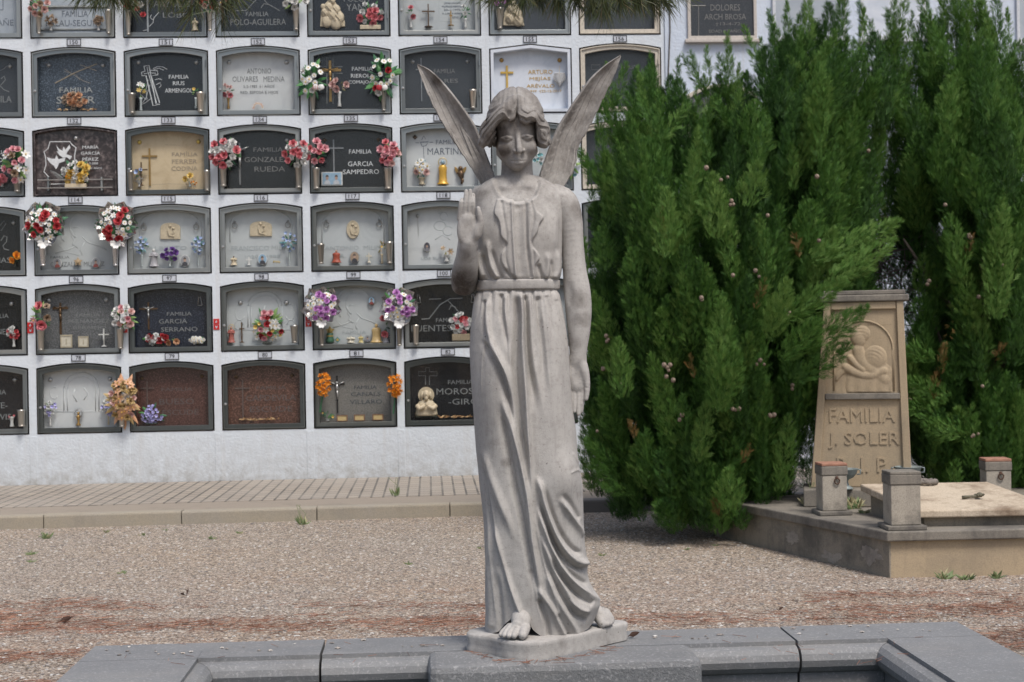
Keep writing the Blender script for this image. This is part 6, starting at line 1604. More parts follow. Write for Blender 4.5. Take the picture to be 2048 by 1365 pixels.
Vh[:, 2] -= .12*np.minimum(Vh[:, 1], 0)*np.clip((372-Vh[:, 2])/40, 0, 1)      # the head is bowed
# ---- hair
S = SDF(940, 1120, -95, 95, 160, 345, 1.3)
S.ell((1031, 0, 238), (57, 63, 65))
S.ell((979, -8, 267), (20, 40, 27), 10); S.ell((1082, -8, 266), (17, 40, 28), 10)
S.ell((1030, 25, 275), (46, 40, 34), 12)
S.chain([(1028, -52, 205, 13), (1008, -56, 226, 13), (990, -46, 244, 13), (976, -32, 268, 13)], 8, 6)
S.chain([(1037, -52, 205, 12), (1050, -56, 232, 13), (1070, -46, 238, 12), (1086, -30, 262, 12)], 8, 6)
S.ell((970, -22, 284), (14, 20, 12), 8); S.ell((1090, -20, 283), (12, 20, 13), 8)
FACE = [(992, 300), (993, 272), (992, 258), (999, 246), (1010, 241), (1021, 245), (1030, 240), (1034, 232), (1040, 244), (1051, 252), (1063, 248), (1072, 244), (1073, 270), (1074, 300), (1080, 360), (985, 360)]
ins = in_poly(S.X, S.Y, FACE); dd = poly_dist(S.X, S.Y, FACE+[FACE[0]]); g = np.where(ins, -dd, dd)
front = np.maximum(g, S.D-(4+0*S.D))
S._s(front.astype(np.float32), 5)
S._s((290-S.Y + 0*S.X)*-1.0 + 8, 6) if False else None
S.f = np.maximum(S.f, (S.Y-298-6*np.sin(S.X*.25)))          # curls end
Lp = [(1031, 168), (1030, 205), (1022, 240), (1006, 238), (990, 248), (978, 268), (966, 290)]
Rp = [(1031, 168), (1034, 222), (1048, 250), (1068, 245), (1083, 264), (1096, 290)]
dl = poly_dist(S.X, S.Y, spline(Lp, 4)); dr = poly_dist(S.X, S.Y, spline(Rp, 4))
wave = 4.5*np.sin(S.X*.12+S.Y*.07)+2.6*np.sin(S.D*.09+S.Y*.11+S.X*.05)
ph = np.where(S.X < 1031+(S.Y-170)*.06, dl, dr)+wave+.12*np.abs(S.D)
st = np.sin(ph*2*np.pi/11.5)
st2 = np.sin(ph*2*np.pi/4.6+1.0)
top_ = np.clip((S.Y-185)/45, .25, 1)
part = np.exp(-((S.X-(1031+(S.Y-170)*.05))/2.6)**2)*(S.Y < 240)*(S.D < 40)
S.f = (S.f-1.25*st*top_-.4*st2*top_+3.0*part).astype(np.float32)
Vr, Qr = S.mesh()
Vr[:, 2] -= .12*np.minimum(Vr[:, 1], 0)
# ---- arm hanging at the right of the picture, palm turned forward
S = SDF(1090, 1205, -60, 60, 360, 840, 1.5)
S.chain([(1112, 6, 396, 28), (1128, 4, 408, 29), (1139, 2, 440, 26), (1145, 2, 490, 22.5), (1149, 0, 540, 23.5), (1154, -2, 582, 26.5), (1157, -5, 620, 26), (1157.5, -8, 660, 22.5), (1156, -11, 696, 18), (1155.5, -13, 722, 15.5)], 0)
S._s(S.g_ell((1134, -30, 588), (9, 9, 20)), 12)
S.chain([(1154, -14, 724, 17), (1153, -15, 750, 19.5), (1152.5, -16, 771, 17.5)], 8, 8, 1.75)
S.ell((1167, -19, 745), (9, 9, 19), 7, -.12); S.ell((1142, -17, 752), (8, 8, 18), 6)            # palm pads
S._s(S.g_ell((1154, -31, 752), (9, 8, 17)), 6)
for xb, xt, yt, r0, dt in ((1139.5, 1140.5, 811, 4.6, -20), (1147.6, 1147.6, 822, 5.0, -24), (1156.2, 1156.2, 827, 5.2, -25), (1164.8, 1161.5, 822, 5.2, -22)):
    S.chain([(xb, -15, 770, r0+.4), (xb*.6+xt*.4, -19, 790, r0), ((xb+xt*3)/4, -22, 807, r0*.92), (xt, dt, yt, r0*.78)], 1.2, 1.5)
    for q in (.32, .66):
        yy = 776+(yt-776)*q; S._s(S.g_cap((xb-5, -29, yy), (xb+5, -29, yy), 1.3), 1.5)
S.chain([(1166, -18, 733, 8), (1172.5, -22, 758, 6.2), (1173, -25, 780, 5.4), (1171, -27, 797, 4.2)], 5, 3)
S._s(S.g_cap((1134, -30, 775), (1171, -30, 775), 1.7), 2)
Va, Qa = S.mesh()
# ---- raised arm at the left of the picture
S = SDF(885, 990, -125, 60, 365, 600, 1.5)
S.chain([(966, 8, 396, 27), (952, 8, 424, 27), (940, 6, 490, 25), (931, 0, 556, 25)], 0)
S.chain([(929, 0, 566, 25), (930, -24, 553, 26.5), (934, -46, 528, 23.5), (938, -62, 506, 19), (940, -72, 490, 16.5)], 10)
S.ell((924, -10, 576), (17, 17, 12), 10)
S.chain([(940, -73, 492, 16), (940, -77, 470, 20.5), (938.5, -80, 446, 18)], 7, 0, 1.8)
S.ell((956, -84, 468), (9, 9, 19), 7, .35); S.ell((925, -81, 468), (8, 8, 21), 6)
S._s(S.g_ell((941, -97, 464), (8, 8, 18)), 6)
for xb, xt, yt, r0, dt in ((921.5, 927, 407, 4.7, -83), (930, 935, 391, 5.1, -85), (939, 943, 390, 5.1, -85), (947.4, 949, 398, 4.9, -82)):
    S.chain([(xb, -80, 444, r0+.5), (xb*.6+xt*.4, -84, 426, r0), ((xb+xt*2)/3, -86, 413, r0*.93), (xt, dt, yt, r0*.72)], 1.0)
    for q in (.3, .62):
        yy = 437+(yt-437)*q; S._s(S.g_cap((xb-3, -93, yy), (xb+7, -93, yy), 1.4), 1.5)
S.chain([(957, -82, 474, 8.5), (962.5, -87, 455, 6.4), (961, -90, 438, 5.6), (958.5, -90, 425, 4.2)], 5)
S._s(S.g_cap((918, -94, 440), (952, -94, 438), 1.8), 2)
Vb, Qb = S.mesh()
# ---- feet
def foot(x0, x1, y0, y1, toes, body, h=1.5):
    S = SDF(x0, x1, -150, 20, y0, y1, h)
    S.chain(body, 0, 12)
    for t in toes: S.chain(t, 2.2, 2)
    return S.mesh()
Vf, Qf = foot(985, 1090, 1190, 1275,
    [[(1050, -104, 1236, 10), (1046, -122, 1243, 9.5), (1044, -130, 1246, 8)], [(1037, -106, 1236, 8), (1030, -124, 1244, 6.6), (1028, -131, 1247, 5.6)], [(1030, -104, 1235, 7), (1020, -121, 1244, 6), (1018, -128, 1247.5, 5.2)], [(1023, -100, 1235, 7), (1011.5, -116, 1244, 5.6), (1009, -122, 1248, 5)], [(1019, -94, 1236, 7), (1005, -107, 1245, 5.2), (1002.5, -112, 1248.5, 4.6)]],
    [(1042, -30, 1215, 22), (1042, -70, 1222, 21), (1041, -92, 1230, 18), (1033, -104, 1238, 12)])
Vg, Qg = foot(1160, 1250, 1185, 1275,
    [[(1198, 2, 1238, 10), (1203, -12, 1244, 9), (1204, -18, 1246, 7.6)], [(1206, 4, 1234, 7.5), (1212.5, -9, 1243, 6.6), (1213.5, -15, 1246, 5.6)], [(1211, 10, 1231, 7), (1218, -3, 1242, 6), (1219.5, -8, 1246, 5.1)], [(1213, 16, 1228, 7), (1221.5, 4, 1240, 5.6), (1223.5, -1, 1244, 4.8)], [(1213, 22, 1225, 6.5), (1223, 12, 1237, 5.2), (1225.5, 7, 1242, 4.5)]],
    [(1176, 40, 1222, 20), (1190, 22, 1227, 17), (1202, 8, 1235, 13)])
# a plain core inside the robe ties head, arms and feet into one figure
core = SDF(960, 1150, -60, 60, 380, 1240, 6)
core.chain([(1034, 0, 390, 34), (1036, 0, 560, 44), (1038, 0, 700, 50)], 0, 10)
core.chain([(1010, 0, 700, 30), (1012, 0, 1000, 26), (1040, -40, 1225, 14)], 10, 10); core.chain([(1075, 0, 700, 30), (1110, -10, 960, 26), (1140, -10, 1225, 14)], 10, 10)
Vc, Qc = core.mesh()
parts_ = [(Vh, Qh), (Va, Qa), (Vb, Qb), (Vf, Qf), (Vg, Qg), (Vc, Qc)]
VV = []; QQ = []; o_ = 0
for v_, q_ in parts_: VV.append(v_); QQ.append(q_+o_); o_ += len(v_)
figure = stat_obj('figure', np.concatenate(VV), np.concatenate(QQ))
stat_obj('hair', Vr, Qr, figure, .1)

# ---- wings
def wing(lead, trail, d0, d1, flip, seed, side):
    """lead/trail: matching outlines root -> tip; d0 root depth, d1 tip depth"""
    rg = random.Random(seed)
    ns, ntt = 260, 90
    def res(c, n):
        c = np.array(spline(c, 12)); L = np.concatenate([[0], np.cumsum(np.hypot(*np.diff(c, axis=0).T))]); q = np.linspace(0, L[-1], n)
        return np.stack([np.interp(q, L, c[:, 0]), np.interp(q, L, c[:, 1])], 1)
    A, B = res(lead, ns), res(trail, ns)
    s_ = np.linspace(0, 1, ns)[:, None]; t = np.linspace(0, 1, ntt)[None, :]
    wid = np.hypot(*(B-A).T)[:, None]
    # feather tips notch the trailing edge
    notch = 1.8*np.abs(((s_*11+.3) % 1.0)-.15)*np.clip(wid/50, .2, 1)*t**4
    tt = t*(1-notch/np.maximum(wid, 8))
    Xm = A[:, :1]+(B[:, :1]-A[:, :1])*tt; Ym = A[:, 1:]+(B[:, 1:]-A[:, 1:])*tt
    Dm = d0+(d1-d0)*s_+14*np.sin(np.pi*t)*np.clip(wid/60, 0, 1)
    # thickness: fat rounded leading edge, thin vane
    edge = np.sqrt(np.clip(t*8, 0, 1)*(2-np.clip(t*8, 0, 1)))
    thk = (4+9*np.exp(-(t/.17)**2)*np.clip(wid/30, .25, 1)+2*(1-s_))*edge*np.clip((1-s_)*14, .25, 1)*np.clip((1.0001-t)*30, .3, 1)
    # feathers: layered rows along the vane
    u = t*4.6+s_*2.4+.12*np.sin(s_*9)
    saw = u % 1.0
    saw = np.where(saw < .82, saw/.82, (1-saw)/.18)
    rel = (2.2 if side > 0 else 1.5)*(saw-.5)*np.clip((t-.16)*8, 0, 1)*np.clip(wid/45, .2, 1)
    barb = .12*np.sin((s_*150+t*26))*np.clip((t-.15)*6, 0, 1)
    # short covert feathers along the leading edge
    v_ = s_*20+1.2*np.sin(t*9); sv = v_ % 1.0
    cov = (1.3 if side > 0 else .6)*np.where(sv < .8, sv/.8, (1-sv)/.2)*np.clip((.30-t)*9, 0, 1)*np.clip((t-.03)*20, 0, 1)
    # second tier of feathers near the root
    step = 3.2*smooth01((.42+.10*np.sin(t*16)-s_)/.03)*np.clip((t-.1)*6, 0, 1)
    Df = Dm-thk-rel-barb-cov-step; Db = Dm+thk
    Fv = np.stack([Xm, Df, Ym], -1).reshape(-1, 3); Bv = np.stack([Xm, Db, Ym], -1).reshape(-1, 3)
    V = np.concatenate([Fv, Bv]); n = ns*ntt
    q = grid_quads(ns, ntt, False)
    Q = [q, q[:, ::-1]+n]
    bi = np.arange(ntt-1); 
    def strip(idx): return np.stack([idx[:-1], idx[1:], idx[1:]+n, idx[:-1]+n], 1)
    Q += [strip(np.arange(ntt)), strip(np.arange(ntt)+(ns-1)*ntt), strip(np.arange(ns)*ntt), strip(np.arange(ns)*ntt+ntt-1)]
    V[:, 0] = 1024+(V[:, 0]-1024)*(1+V[:, 1]/3037); V[:, 2] = 682+(V[:, 2]-682)*(1+V[:, 1]/3037)      # set behind the body
    o = stat_obj('wing', V, np.concatenate(Q), angel, .10)
    return o
wing([(1006, 392), (990, 352), (976, 316), (964, 284), (950, 250), (932, 222), (908, 190), (884, 162), (860, 140), (835, 128)],
     [(984, 398), (966, 378), (951, 352), (936, 328), (917, 300), (896, 268), (876, 234), (860, 202), (846, 168), (834, 131)], 52, 78, False, 1, -1)
wing([(1070, 380), (1080, 345), (1090, 316), (1101, 286), (1116, 252), (1136, 220), (1156, 190), (1180, 157), (1210, 130), (1241, 110)],
     [(1112, 392), (1130, 372), (1146, 346), (1154, 318), (1158, 294), (1176, 262), (1194, 226), (1210, 192), (1230, 150), (1242, 114)], 52, 70, True, 2, 1)

# ---- base slab of the statue, level on the basin rim
BT = .506
top = [(933, 1266), (938, 1268), (952, 1270), (982, 1274.5), (1009, 1281), (1048, 1284.5), (1086, 1283.5), (1124, 1276), (1164, 1267.5), (1197, 1259.5), (1230, 1251.5), (1249, 1247.5), (1254, 1244.5), (1252, 1242), (1235, 1239.5), (1190, 1238), (1130, 1238.5), (1060, 1243), (990, 1250), (945, 1258), (935, 1262)]
ring_ = [G(x, y, BT) for x, y in top]
ring_ = [(p.x, p.y) for p in ring_]
ring_ = spline(ring_+[ring_[0]], 5)[:-1]
cx_ = sum(p[0] for p in ring_)/len(ring_); cy_ = sum(p[1] for p in ring_)/len(ring_)
m = MB(); n = len(ring_); rows = [(1.0, BZ+.003), (1.004, BZ+.012), (.985, BZ+.028), (1.006, BT-.012), (1.0, BT-.003), (.985, BT)]
vs = []
for i_, (k, z) in enumerate(rows):
    for j_, (x, y) in enumerate(ring_):
        w_ = 1+.006*mnoise.noise(Vector((x*14, y*14, z*30))) if 0 < i_ < 5 else 1
        vs.append((cx_+(x-cx_)*k*w_, cy_+(y-cy_)*k*w_, z))
vs.append((cx_, cy_, BT-.001))
fs = [(i*n+j, i*n+(j+1) % n, (i+1)*n+(j+1) % n, (i+1)*n+j) for i in range(len(rows)-1) for j in range(n)]
fs += [((len(rows)-1)*n+j, (len(rows)-1)*n+(j+1) % n, len(vs)-1) for j in range(n)]
m.add([(x-SO.x, y-SO.y, z-SO.z) for x, y, z in vs], fs)
_o = m.build('base', STONE, angel, True)
_at = _o.data.attributes.new('grime', 'FLOAT', 'POINT')
_at.data.foreach_set('value', [.10+.55*max(0, mnoise.noise(Vector((v.co.x*9, v.co.y*9, v.co.z*14)))) for v in _o.data.vertices])
# ================================================================== the family tomb at the right
def sandstone(name, a, b, dirt, k=.6, sc=3):
    t = NT(name)
    c = t.mix(t.noise(sc, 6, .65), a, b)
    c = t.mix(t.ramp(t.noise(sc*1.1, 7, .72), [(.47, 0), (.66, k)]), c, dirt)
    c = t.mix(t.ramp(t.noise(1.0, 5, .7, t.scaled((14, 14, 2.2))), [(.52, 0), (.72, .45)]), c, dirt)
    c = t.mix(t.ramp(t.noise(130, 3), [(.34, .35), (.55, 0)]), c, dirt)
    t.color(c).rough(.88, spec=.25); t.bump(t.math('ADD', t.noise(140, 4), t.math('MULTIPLY', t.noise(30, 4), .8)), .4, .004)
    return t.mat
SAND = sandstone('warm_sandstone', (.46, .36, .235), (.39, .315, .22), (.22, .185, .14), .35)
SANDG = sandstone('weathered_sandstone', (.33, .29, .23), (.24, .215, .175), (.10, .095, .085), .8)
POSTM = sandstone('post_stone', (.44, .40, .335), (.36, .325, .27), (.13, .12, .105), .75, 5)
COPE = sandstone('coping_sandstone', (.27, .245, .205), (.20, .185, .16), (.085, .08, .075), .8)
SLABM = sandstone('slab_stone', (.60, .52, .41), (.48, .40, .30), (.20, .145, .10), .95, 2.6)
PATCH = sandstone('old_render_patch', (.38, .345, .295), (.32, .29, .25), (.16, .145, .13), .7, 7)
RED = plain('terracotta_cap', (.33, .17, .115), .85, 0, .2, 30)
URNM = plain('verdigris_zinc', (.24, .28, .275), .6, .3, .25, 25)
tomb = thing('family_tomb', 'sandstone family grave with low plinth, sloping cover slab and corner posts', 'tomb', (2.11, 8.64, 0))
TO = Vector((2.11, 8.64, 0))
def tb(m, name, mat, parent=tomb, bevel=0.0, smooth=False):
    m.v = [(x-TO.x, y-TO.y, z-TO.z) for x, y, z in m.v]
    return m.build(name, mat, parent, smooth, bevel=bevel)
A_, B_, C_, D_ = (2.135, 8.665), (4.30, 8.75), (4.05, 11.0), (1.40, 10.62)
def inset_poly(poly, d):
    cx = sum(p[0] for p in poly)/len(poly); cy = sum(p[1] for p in poly)/len(poly); out = []
    n = len(poly)
    for i in range(n):
        p0, p1, p2 = Vector(poly[i-1]), Vector(poly[i]), Vector(poly[(i+1) % n])
        n1 = Vector((-(p1-p0).y, (p1-p0).x)).normalized(); n2 = Vector((-(p2-p1).y, (p2-p1).x)).normalized()
        q = (n1+n2); q = q/(q.dot(n1)+1e-9)
        out.append(tuple(p1+q*d))
    return out
plan = [A_, B_, C_, D_]
# the front wall is warm, the flank is stained render: two skins butted at the corner
m = MB(); m.slab(inset_poly(plan, .002), -.05, .209); tb(m, 'plinth', SAND)
Av, Dv = Vector(A_), Vector(D_); dv = (Dv-Av).normalized(); nv = Vector((dv.y, -dv.x))*-1
if nv.x > 0: nv = -nv
m = MB(); L = (Dv-Av).length
def flank(s, z, o): p = Av+dv*s+nv*o; return (p.x, p.y, z)
vs = [flank(-.0, -.05, .004), flank(L, -.05, .004), flank(L, .209, .004), flank(-.0, .209, .004)]
m.add(vs+[flank(0, -.05, -.03), flank(L, -.05, -.03), flank(L, .209, -.03), flank(0, .209, -.03)], [(0, 1, 2, 3), (4, 7, 6, 5), (0, 4, 5, 1), (3, 2, 6, 7), (0, 3, 7, 4), (1, 5, 6, 2)])
o = tb(m, 'flank_render', SANDG); fixnormals(o.data)
rg = random.Random(5)
for s0, z0, w_, h_ in ((.17, .115, .24, .15), (.60, .045, .26, .09), (1.05, .10, .20, .10)):
    m = MB(); k = 46
    pts = []
    for i in range(k):
        t_a = 6.283*i/k; q = .72+.55*mnoise.fractal(Vector((math.cos(t_a)*1.6+s0*9, math.sin(t_a)*1.6, 2.0)), .7, 2.1, 4)
        pts.append((s0+w_*.5*math.cos(t_a)*q, min(.205, max(-.03, z0+h_*.5*math.sin(t_a)*q))))
    m.add([flank(s, z, .0065) for s, z in pts]+[flank(s, z, .0) for s, z in pts], [tuple(range(k)), tuple(range(2*k-1, k-1, -1))]+[(i, (i+1) % k, (i+1) % k+k, i+k) for i in range(k)])
    o = tb(m, 'render_patch', PATCH); fixnormals(o.data)
m = MB(); m.slab(inset_poly(plan, -.032), .211, .268); tb(m, 'coping', COPE, bevel=.008)
# weathered cover slab, sloping to the front, over its curb
s0 = [(2.335, 8.80, .322), (3.16, 8.80, .322), (2.965, 9.52, .412), (2.165, 9.52, .412)]
m = MB(); vs = [(x, y, z) for x, y, z in s0]+[(x, y, z+.045) for x, y, z in s0]
m.add(vs, [(0, 3, 2, 1), (4, 5, 6, 7), (0, 1, 5, 4), (1, 2, 6, 5), (2, 3, 7, 6), (3, 0, 4, 7)]); tb(m, 'cover_slab', SLABM, bevel=.009)
s1 = [(2.385, 8.85), (3.09, 8.85), (2.93, 9.49), (2.225, 9.49)]
m = MB(); vs = [(x, y, .262) for x, y in s1]+[(x, y, .3205+(y-8.80)/.72*.09) for x, y in s1]
m.add(vs, [(0, 3, 2, 1), (4, 5, 6, 7), (0, 1, 5, 4), (1, 2, 6, 5), (2, 3, 7, 6), (3, 0, 4, 7)]); tb(m, 'slab_curb', SANDG)
# posts
def post(x, y, w, h, rz, cap_mat, ring, label):
    o = MB(); a = w/2
    o.box(-a, a, -a, a, .028, h-.075)
    p = o.build('post', POSTM, tomb, bevel=.006); p.location = (x-TO.x, y-TO.y, .268); p.rotation_euler = (0, 0, rz)
    p['label'] = label
    q = MB(); q.box(-a*1.32, a*1.32, -a*1.32, a*1.32, 0.0005, .0275); q.build('foot', COPE, p, bevel=.006)
    q = MB(); q.box(-a*1.06, a*1.06, -a*1.06, a*1.06, h-.0745, h-.018); q.build('cap', COPE, p, bevel=.005)
    q = MB(); q.box(-a*1.04, a*1.04, -a*1.04, a*1.04, h-.0175, h); q.build('top_tile', cap_mat, p, bevel=.004)
    if ring:
        q = MB(); q.tube([(.012+.016*math.cos(t), -a-.010, h*.66+.018*math.sin(t)) for t in [6.2832*i/14 for i in range(15)]], .0045, 6); q.ball((.012, -a-.004, h*.66+.022), .010, 7, 5); q.build('iron_ring', plain('rusty_iron', (.09, .05, .035), .8, .3, .3, 60), p, True)
post(1.99, 9.54, .157, .325, R(4), RED, True, 'rear post with terracotta top and rusty ring')
post(2.235, 8.775, .172, .335, R(2), COPE, False, 'plain front post with pale square shaft')
post(3.06, 9.66, .157, .325, R(-3), RED, True, 'right rear post with terracotta top and rusty ring')
# headstone
HA = R(-11)
HO = Vector((2.325, 10.02, 0)); HU = Vector((math.cos(HA), math.sin(HA), 0)); HN = Vector((-math.sin(HA), math.cos(HA), 0))
def H(px, py, d=0.0):
    dr = ray(px, py); o = HO+HN*d
    t = (o-Vector((0, 0, CAMZ))).dot(HN)/dr.dot(HN); p = Vector((0, 0, CAMZ))+dr*t
    return ((p-o).dot(HU), p.z)
head = thing('headstone', 'tall tapering sandstone headstone lettered FAMILIA J. SOLER R.I.P. between the conifers', 'headstone', HO, HA)
tl, tr = H(1648, 606), H(1806, 602); bl, br = H(1622, 965), H(1824, 962)
zt = (tl[1]+tr[1])/2; zb = .385
body = [(bl[0], zb), (br[0], zb), (tr[0], zt), (tl[0], zt)]
MB().prism(body, 0, .22).build('body', SAND, head, bevel=.006)
k0, k1 = H(1640, 605)[0], H(1817, 603)[0]
MB().box(k0, k1, -.035, .25, zt+.001, zt+.045).build('cornice', COPE, head, bevel=.008)
MB().box(k0+.02, k1-.02, -.02, .23, zt+.0455, zt+.075).build('cornice_top', COPE, head, bevel=.006)
def side(t): return bl[0]+(tl[0]-bl[0])*t, br[0]+(tr[0]-br[0])*t
m = MB()
for s_ in (0, 1):
    w = .052
    x0, x1 = side(0)[s_], side(1)[s_]; q = w if s_ == 0 else -w
    P4 = [(x0, zb), (x0+q, zb), (x1+q*.85, zt-.001), (x1, zt-.001)]
    m = MB(); m.prism(P4 if s_ == 0 else [P4[1], P4[0], P4[3], P4[2]], -.022, -.0005); m.build('side_moulding', SAND, head, bevel=.004)
zm = H(1725, 793)[1]; tm = (zm-zb)/(zt-zb); a0, a1 = side(tm)
MB().box(a0+.05, a1-.05, -.026, -.0007, zm-.02, zm+.02).build('middle_moulding', COPE, head, bevel=.005)
a0, a1 = side((H(1725, 600+22)[1]-zb)/(zt-zb)); MB().box(a0+.05, a1-.05, -.018, -.0006, zt-.05, zt-.0015).build('top_moulding', SAND, head, bevel=.004)
# arched field with a figure in low relief
def hs(m, pts, w, d=0.0, mi=0):
    q = [H(x, y) for x, y in pts]; m.tube([(u, d, z) for u, z in q], w*.0033*.5, 6, mi)
m = MB(); hs(m, [(1668, 782), (1668, 700)]+arcpts(1727, 700, 59, 58, 180, 0)+[(1786, 700), (1788, 782)], 4, -.001); m.build('arch_moulding', SAND, head, True)
gx, gy = np.meshgrid(np.arange(1671, 1785, 1.0), np.arange(650, 786, 1.0), indexing='ij')
def dome(x, y, a, b, h, rot=0.0):
    u_, v_ = gx-x, gy-y; ca, sa = math.cos(rot), math.sin(rot)
    q = ((u_*ca+v_*sa)/a)**2+((-u_*sa+v_*ca)/b)**2
    return h*np.sqrt(np.clip(1-q, 0, 1))
def limb2(pts, r_, h):
    return h*np.sqrt(np.clip(1-(poly_dist(gx, gy, spline(pts, 6))/r_)**2, 0, 1))
RH = np.zeros(gx.shape)
for g_ in (dome(1742, 768, 52, 52, .012), dome(1750, 716, 24, 25, .016, .3), dome(1716, 676, 15, 20, .019, -.35), dome(1722, 668, 19, 17, .014), limb2([(1768, 742), (1742, 752), (1716, 748), (1692, 736)], 9, .018), limb2([(1716, 700), (1722, 720), (1740, 738), (1770, 760)], 12, .015), limb2([(1692, 738), (1680, 748), (1672, 758)], 6, .012), limb2([(1700, 716), (1712, 730), (1726, 740)], 7, .017)):
    RH = np.maximum(RH, g_)
drap = np.sin((gx*.5+gy*.16)*.55+np.sin(gy*.06)*1.5)*smooth01((gy-738)/20)*smooth01(RH/.006)
hairl = np.sin(np.hypot(gx-1720, gy-690)*.95)*np.exp(-((gx-1722)/16)**2-((gy-663)/12)**2)+np.sin(np.hypot(gx-1742, gy-730)*.9)*np.exp(-((gx-1754)/18)**2-((gy-704)/12)**2)
RH = blur(RH+drap*.0022*(RH > 0)+hairl*.0014, 2)
vv = []
for i in range(gx.shape[0]):
    for j in range(gx.shape[1]):
        u, z = H(gx[i, j], gy[i, j]); vv.append((u, .0015-RH[i, j], z))
me = np_mesh('figure_relief', vv, grid_quads(gx.shape[0], gx.shape[1], False), SAND, True)
link('figure_relief', me, head)
for txt, x0, x1, yt_, yb_ in (('FAMILIA', 1659, 1790, 816, 845), ('J. SOLER', 1657, 1799, 864, 898), ('R. I. P.', 1674, 1781, 915, 945)):
    (ua, za), (ub_, zb_) = H(x0, yb_), H(x1, yt_)
    m = MB(); m.add(*text_mesh(txt, ua, ub_, za, zb_, -.001, .0055)); m.build('inscription', SAND, head)
MB().box(bl[0]-.05, br[0]+.05, -.15, .28, .2685, .384).build('base_step', COPE, head, bevel=.008)
# zinc bowls in front of the headstone
def urn(px, Y, lab, s=1.0):
    p = P(px, 955, Y); o = thing('grave_bowl', lab, 'urn', (p.x, p.y, .3845 if Y > 9.8 else .2685), HA, 'zinc bowls before the headstone')
    h0 = .0
    m = MB(); m.lathe([(.055, .001), (.058, .012), (.03, .03), (.022, .06), (.03, .075), (.062, .09), (.085, .12), (.093, .15), (.096, .155), (.088, .155), (.078, .12), (.03, .095)], n=24); m.build('bowl', URNM, o, True)
    for s_ in (-1, 1): MB().tube([(s_*.092, 0, .148), (s_*.112, 0, .146), (s_*.112, 0, .115), (s_*.086, 0, .112)], .006, 6).build('handle', URNM, o, True)
    o.scale = (s, s, s)
urn(1690, 9.90, 'verdigris zinc bowl left of the slab, half behind a post', .88); urn(1816, 9.90, 'verdigris zinc bowl right of centre behind the front post', .92)
# bronze wreath and flower lying on the slab
def on_slab(px, py):
    n = Vector((0, -.09, .72)).normalized(); o = Vector((2.3, 8.80, .367)); dr = ray(px, py); t = (o-Vector((0, 0, CAMZ))).dot(n)/dr.dot(n)
    return Vector((0, 0, CAMZ))+dr*t
p = on_slab(1853, 969); o = thing('bronze_wreath', 'small stone grey wreath lying on the tomb slab', 'wreath', p)
m = MB(); m.tube([(.058*math.cos(t), .05*math.sin(t), .016+.003*math.sin(9*t)) for t in [6.2832*i/24 for i in range(25)]], [.016+.003*math.sin(i*2.6) for i in range(25)], 8); m.build('ring', plain('wreath_stone', (.17, .15, .13), .8, 0, .3, 60), o, True)
m = MB(); rg = random.Random(9)
for i in range(16): leaf(m, (.055*math.cos(i*.39), .048*math.sin(i*.39), .022), (math.cos(i*.39+1.2), math.sin(i*.39+1.2), .3), .035, .018)
m.build('leaves', plain('wreath_leaf', (.26, .22, .20), .7, .2, .3, 60), o)
p = on_slab(1945, 999); o = thing('bronze_flower', 'corroded bronze flower stem lying on the tomb slab', 'ornament', p)
m = MB(); m.tube([(-.06, 0, .012), (-.01, .005, .016), (.035, -.004, .016)], [.011, .008, .010], 8); m.build('stem', plain('corroded_bronze', (.15, .14, .10), .8, .3, .3, 60), o, True)
m = MB(); m.ball((.042, -.004, .026), (.020, .02, .016), 9, 6)
for i in range(6): leaf(m, (.042, -.004, .02), (math.cos(i*1.05), math.sin(i*1.05), .35), .036, .02)
m.build('flower', plain('corroded_bronze', (.15, .14, .10), .8, .3, .3, 60), o, True)
# ================================================================== conifers
def foliage_mat(name, stops):
    t = NT(name)
    c = t.ramp(t.attr('tone'), stops)
    c = t.mix(.30, c, t.ramp(t.island(), [(0, (.015, .04, .010)), (1, (.14, .26, .07))]))
    t.color(c).rough(.62, spec=.3)
    tr = t.n.new('ShaderNodeBsdfTranslucent'); t.l.new(c, tr.inputs['Color'])
    mx = t.n.new('ShaderNodeMixShader'); mx.inputs[0].default_value = .22
    t.l.new(t.b.outputs[0], mx.inputs[1]); t.l.new(tr.outputs[0], mx.inputs[2]); t.l.new(mx.outputs[0], t.out.inputs['Surface'])
    return t.mat
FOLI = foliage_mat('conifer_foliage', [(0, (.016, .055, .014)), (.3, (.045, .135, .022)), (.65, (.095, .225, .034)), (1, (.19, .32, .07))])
DEADF = foliage_mat('dead_foliage', [(0, (.10, .04, .015)), (1, (.26, .11, .04))])
BARK = concrete('conifer_bark', (.10, .075, .055), (.16, .13, .10), (.05, .04, .035), 20)
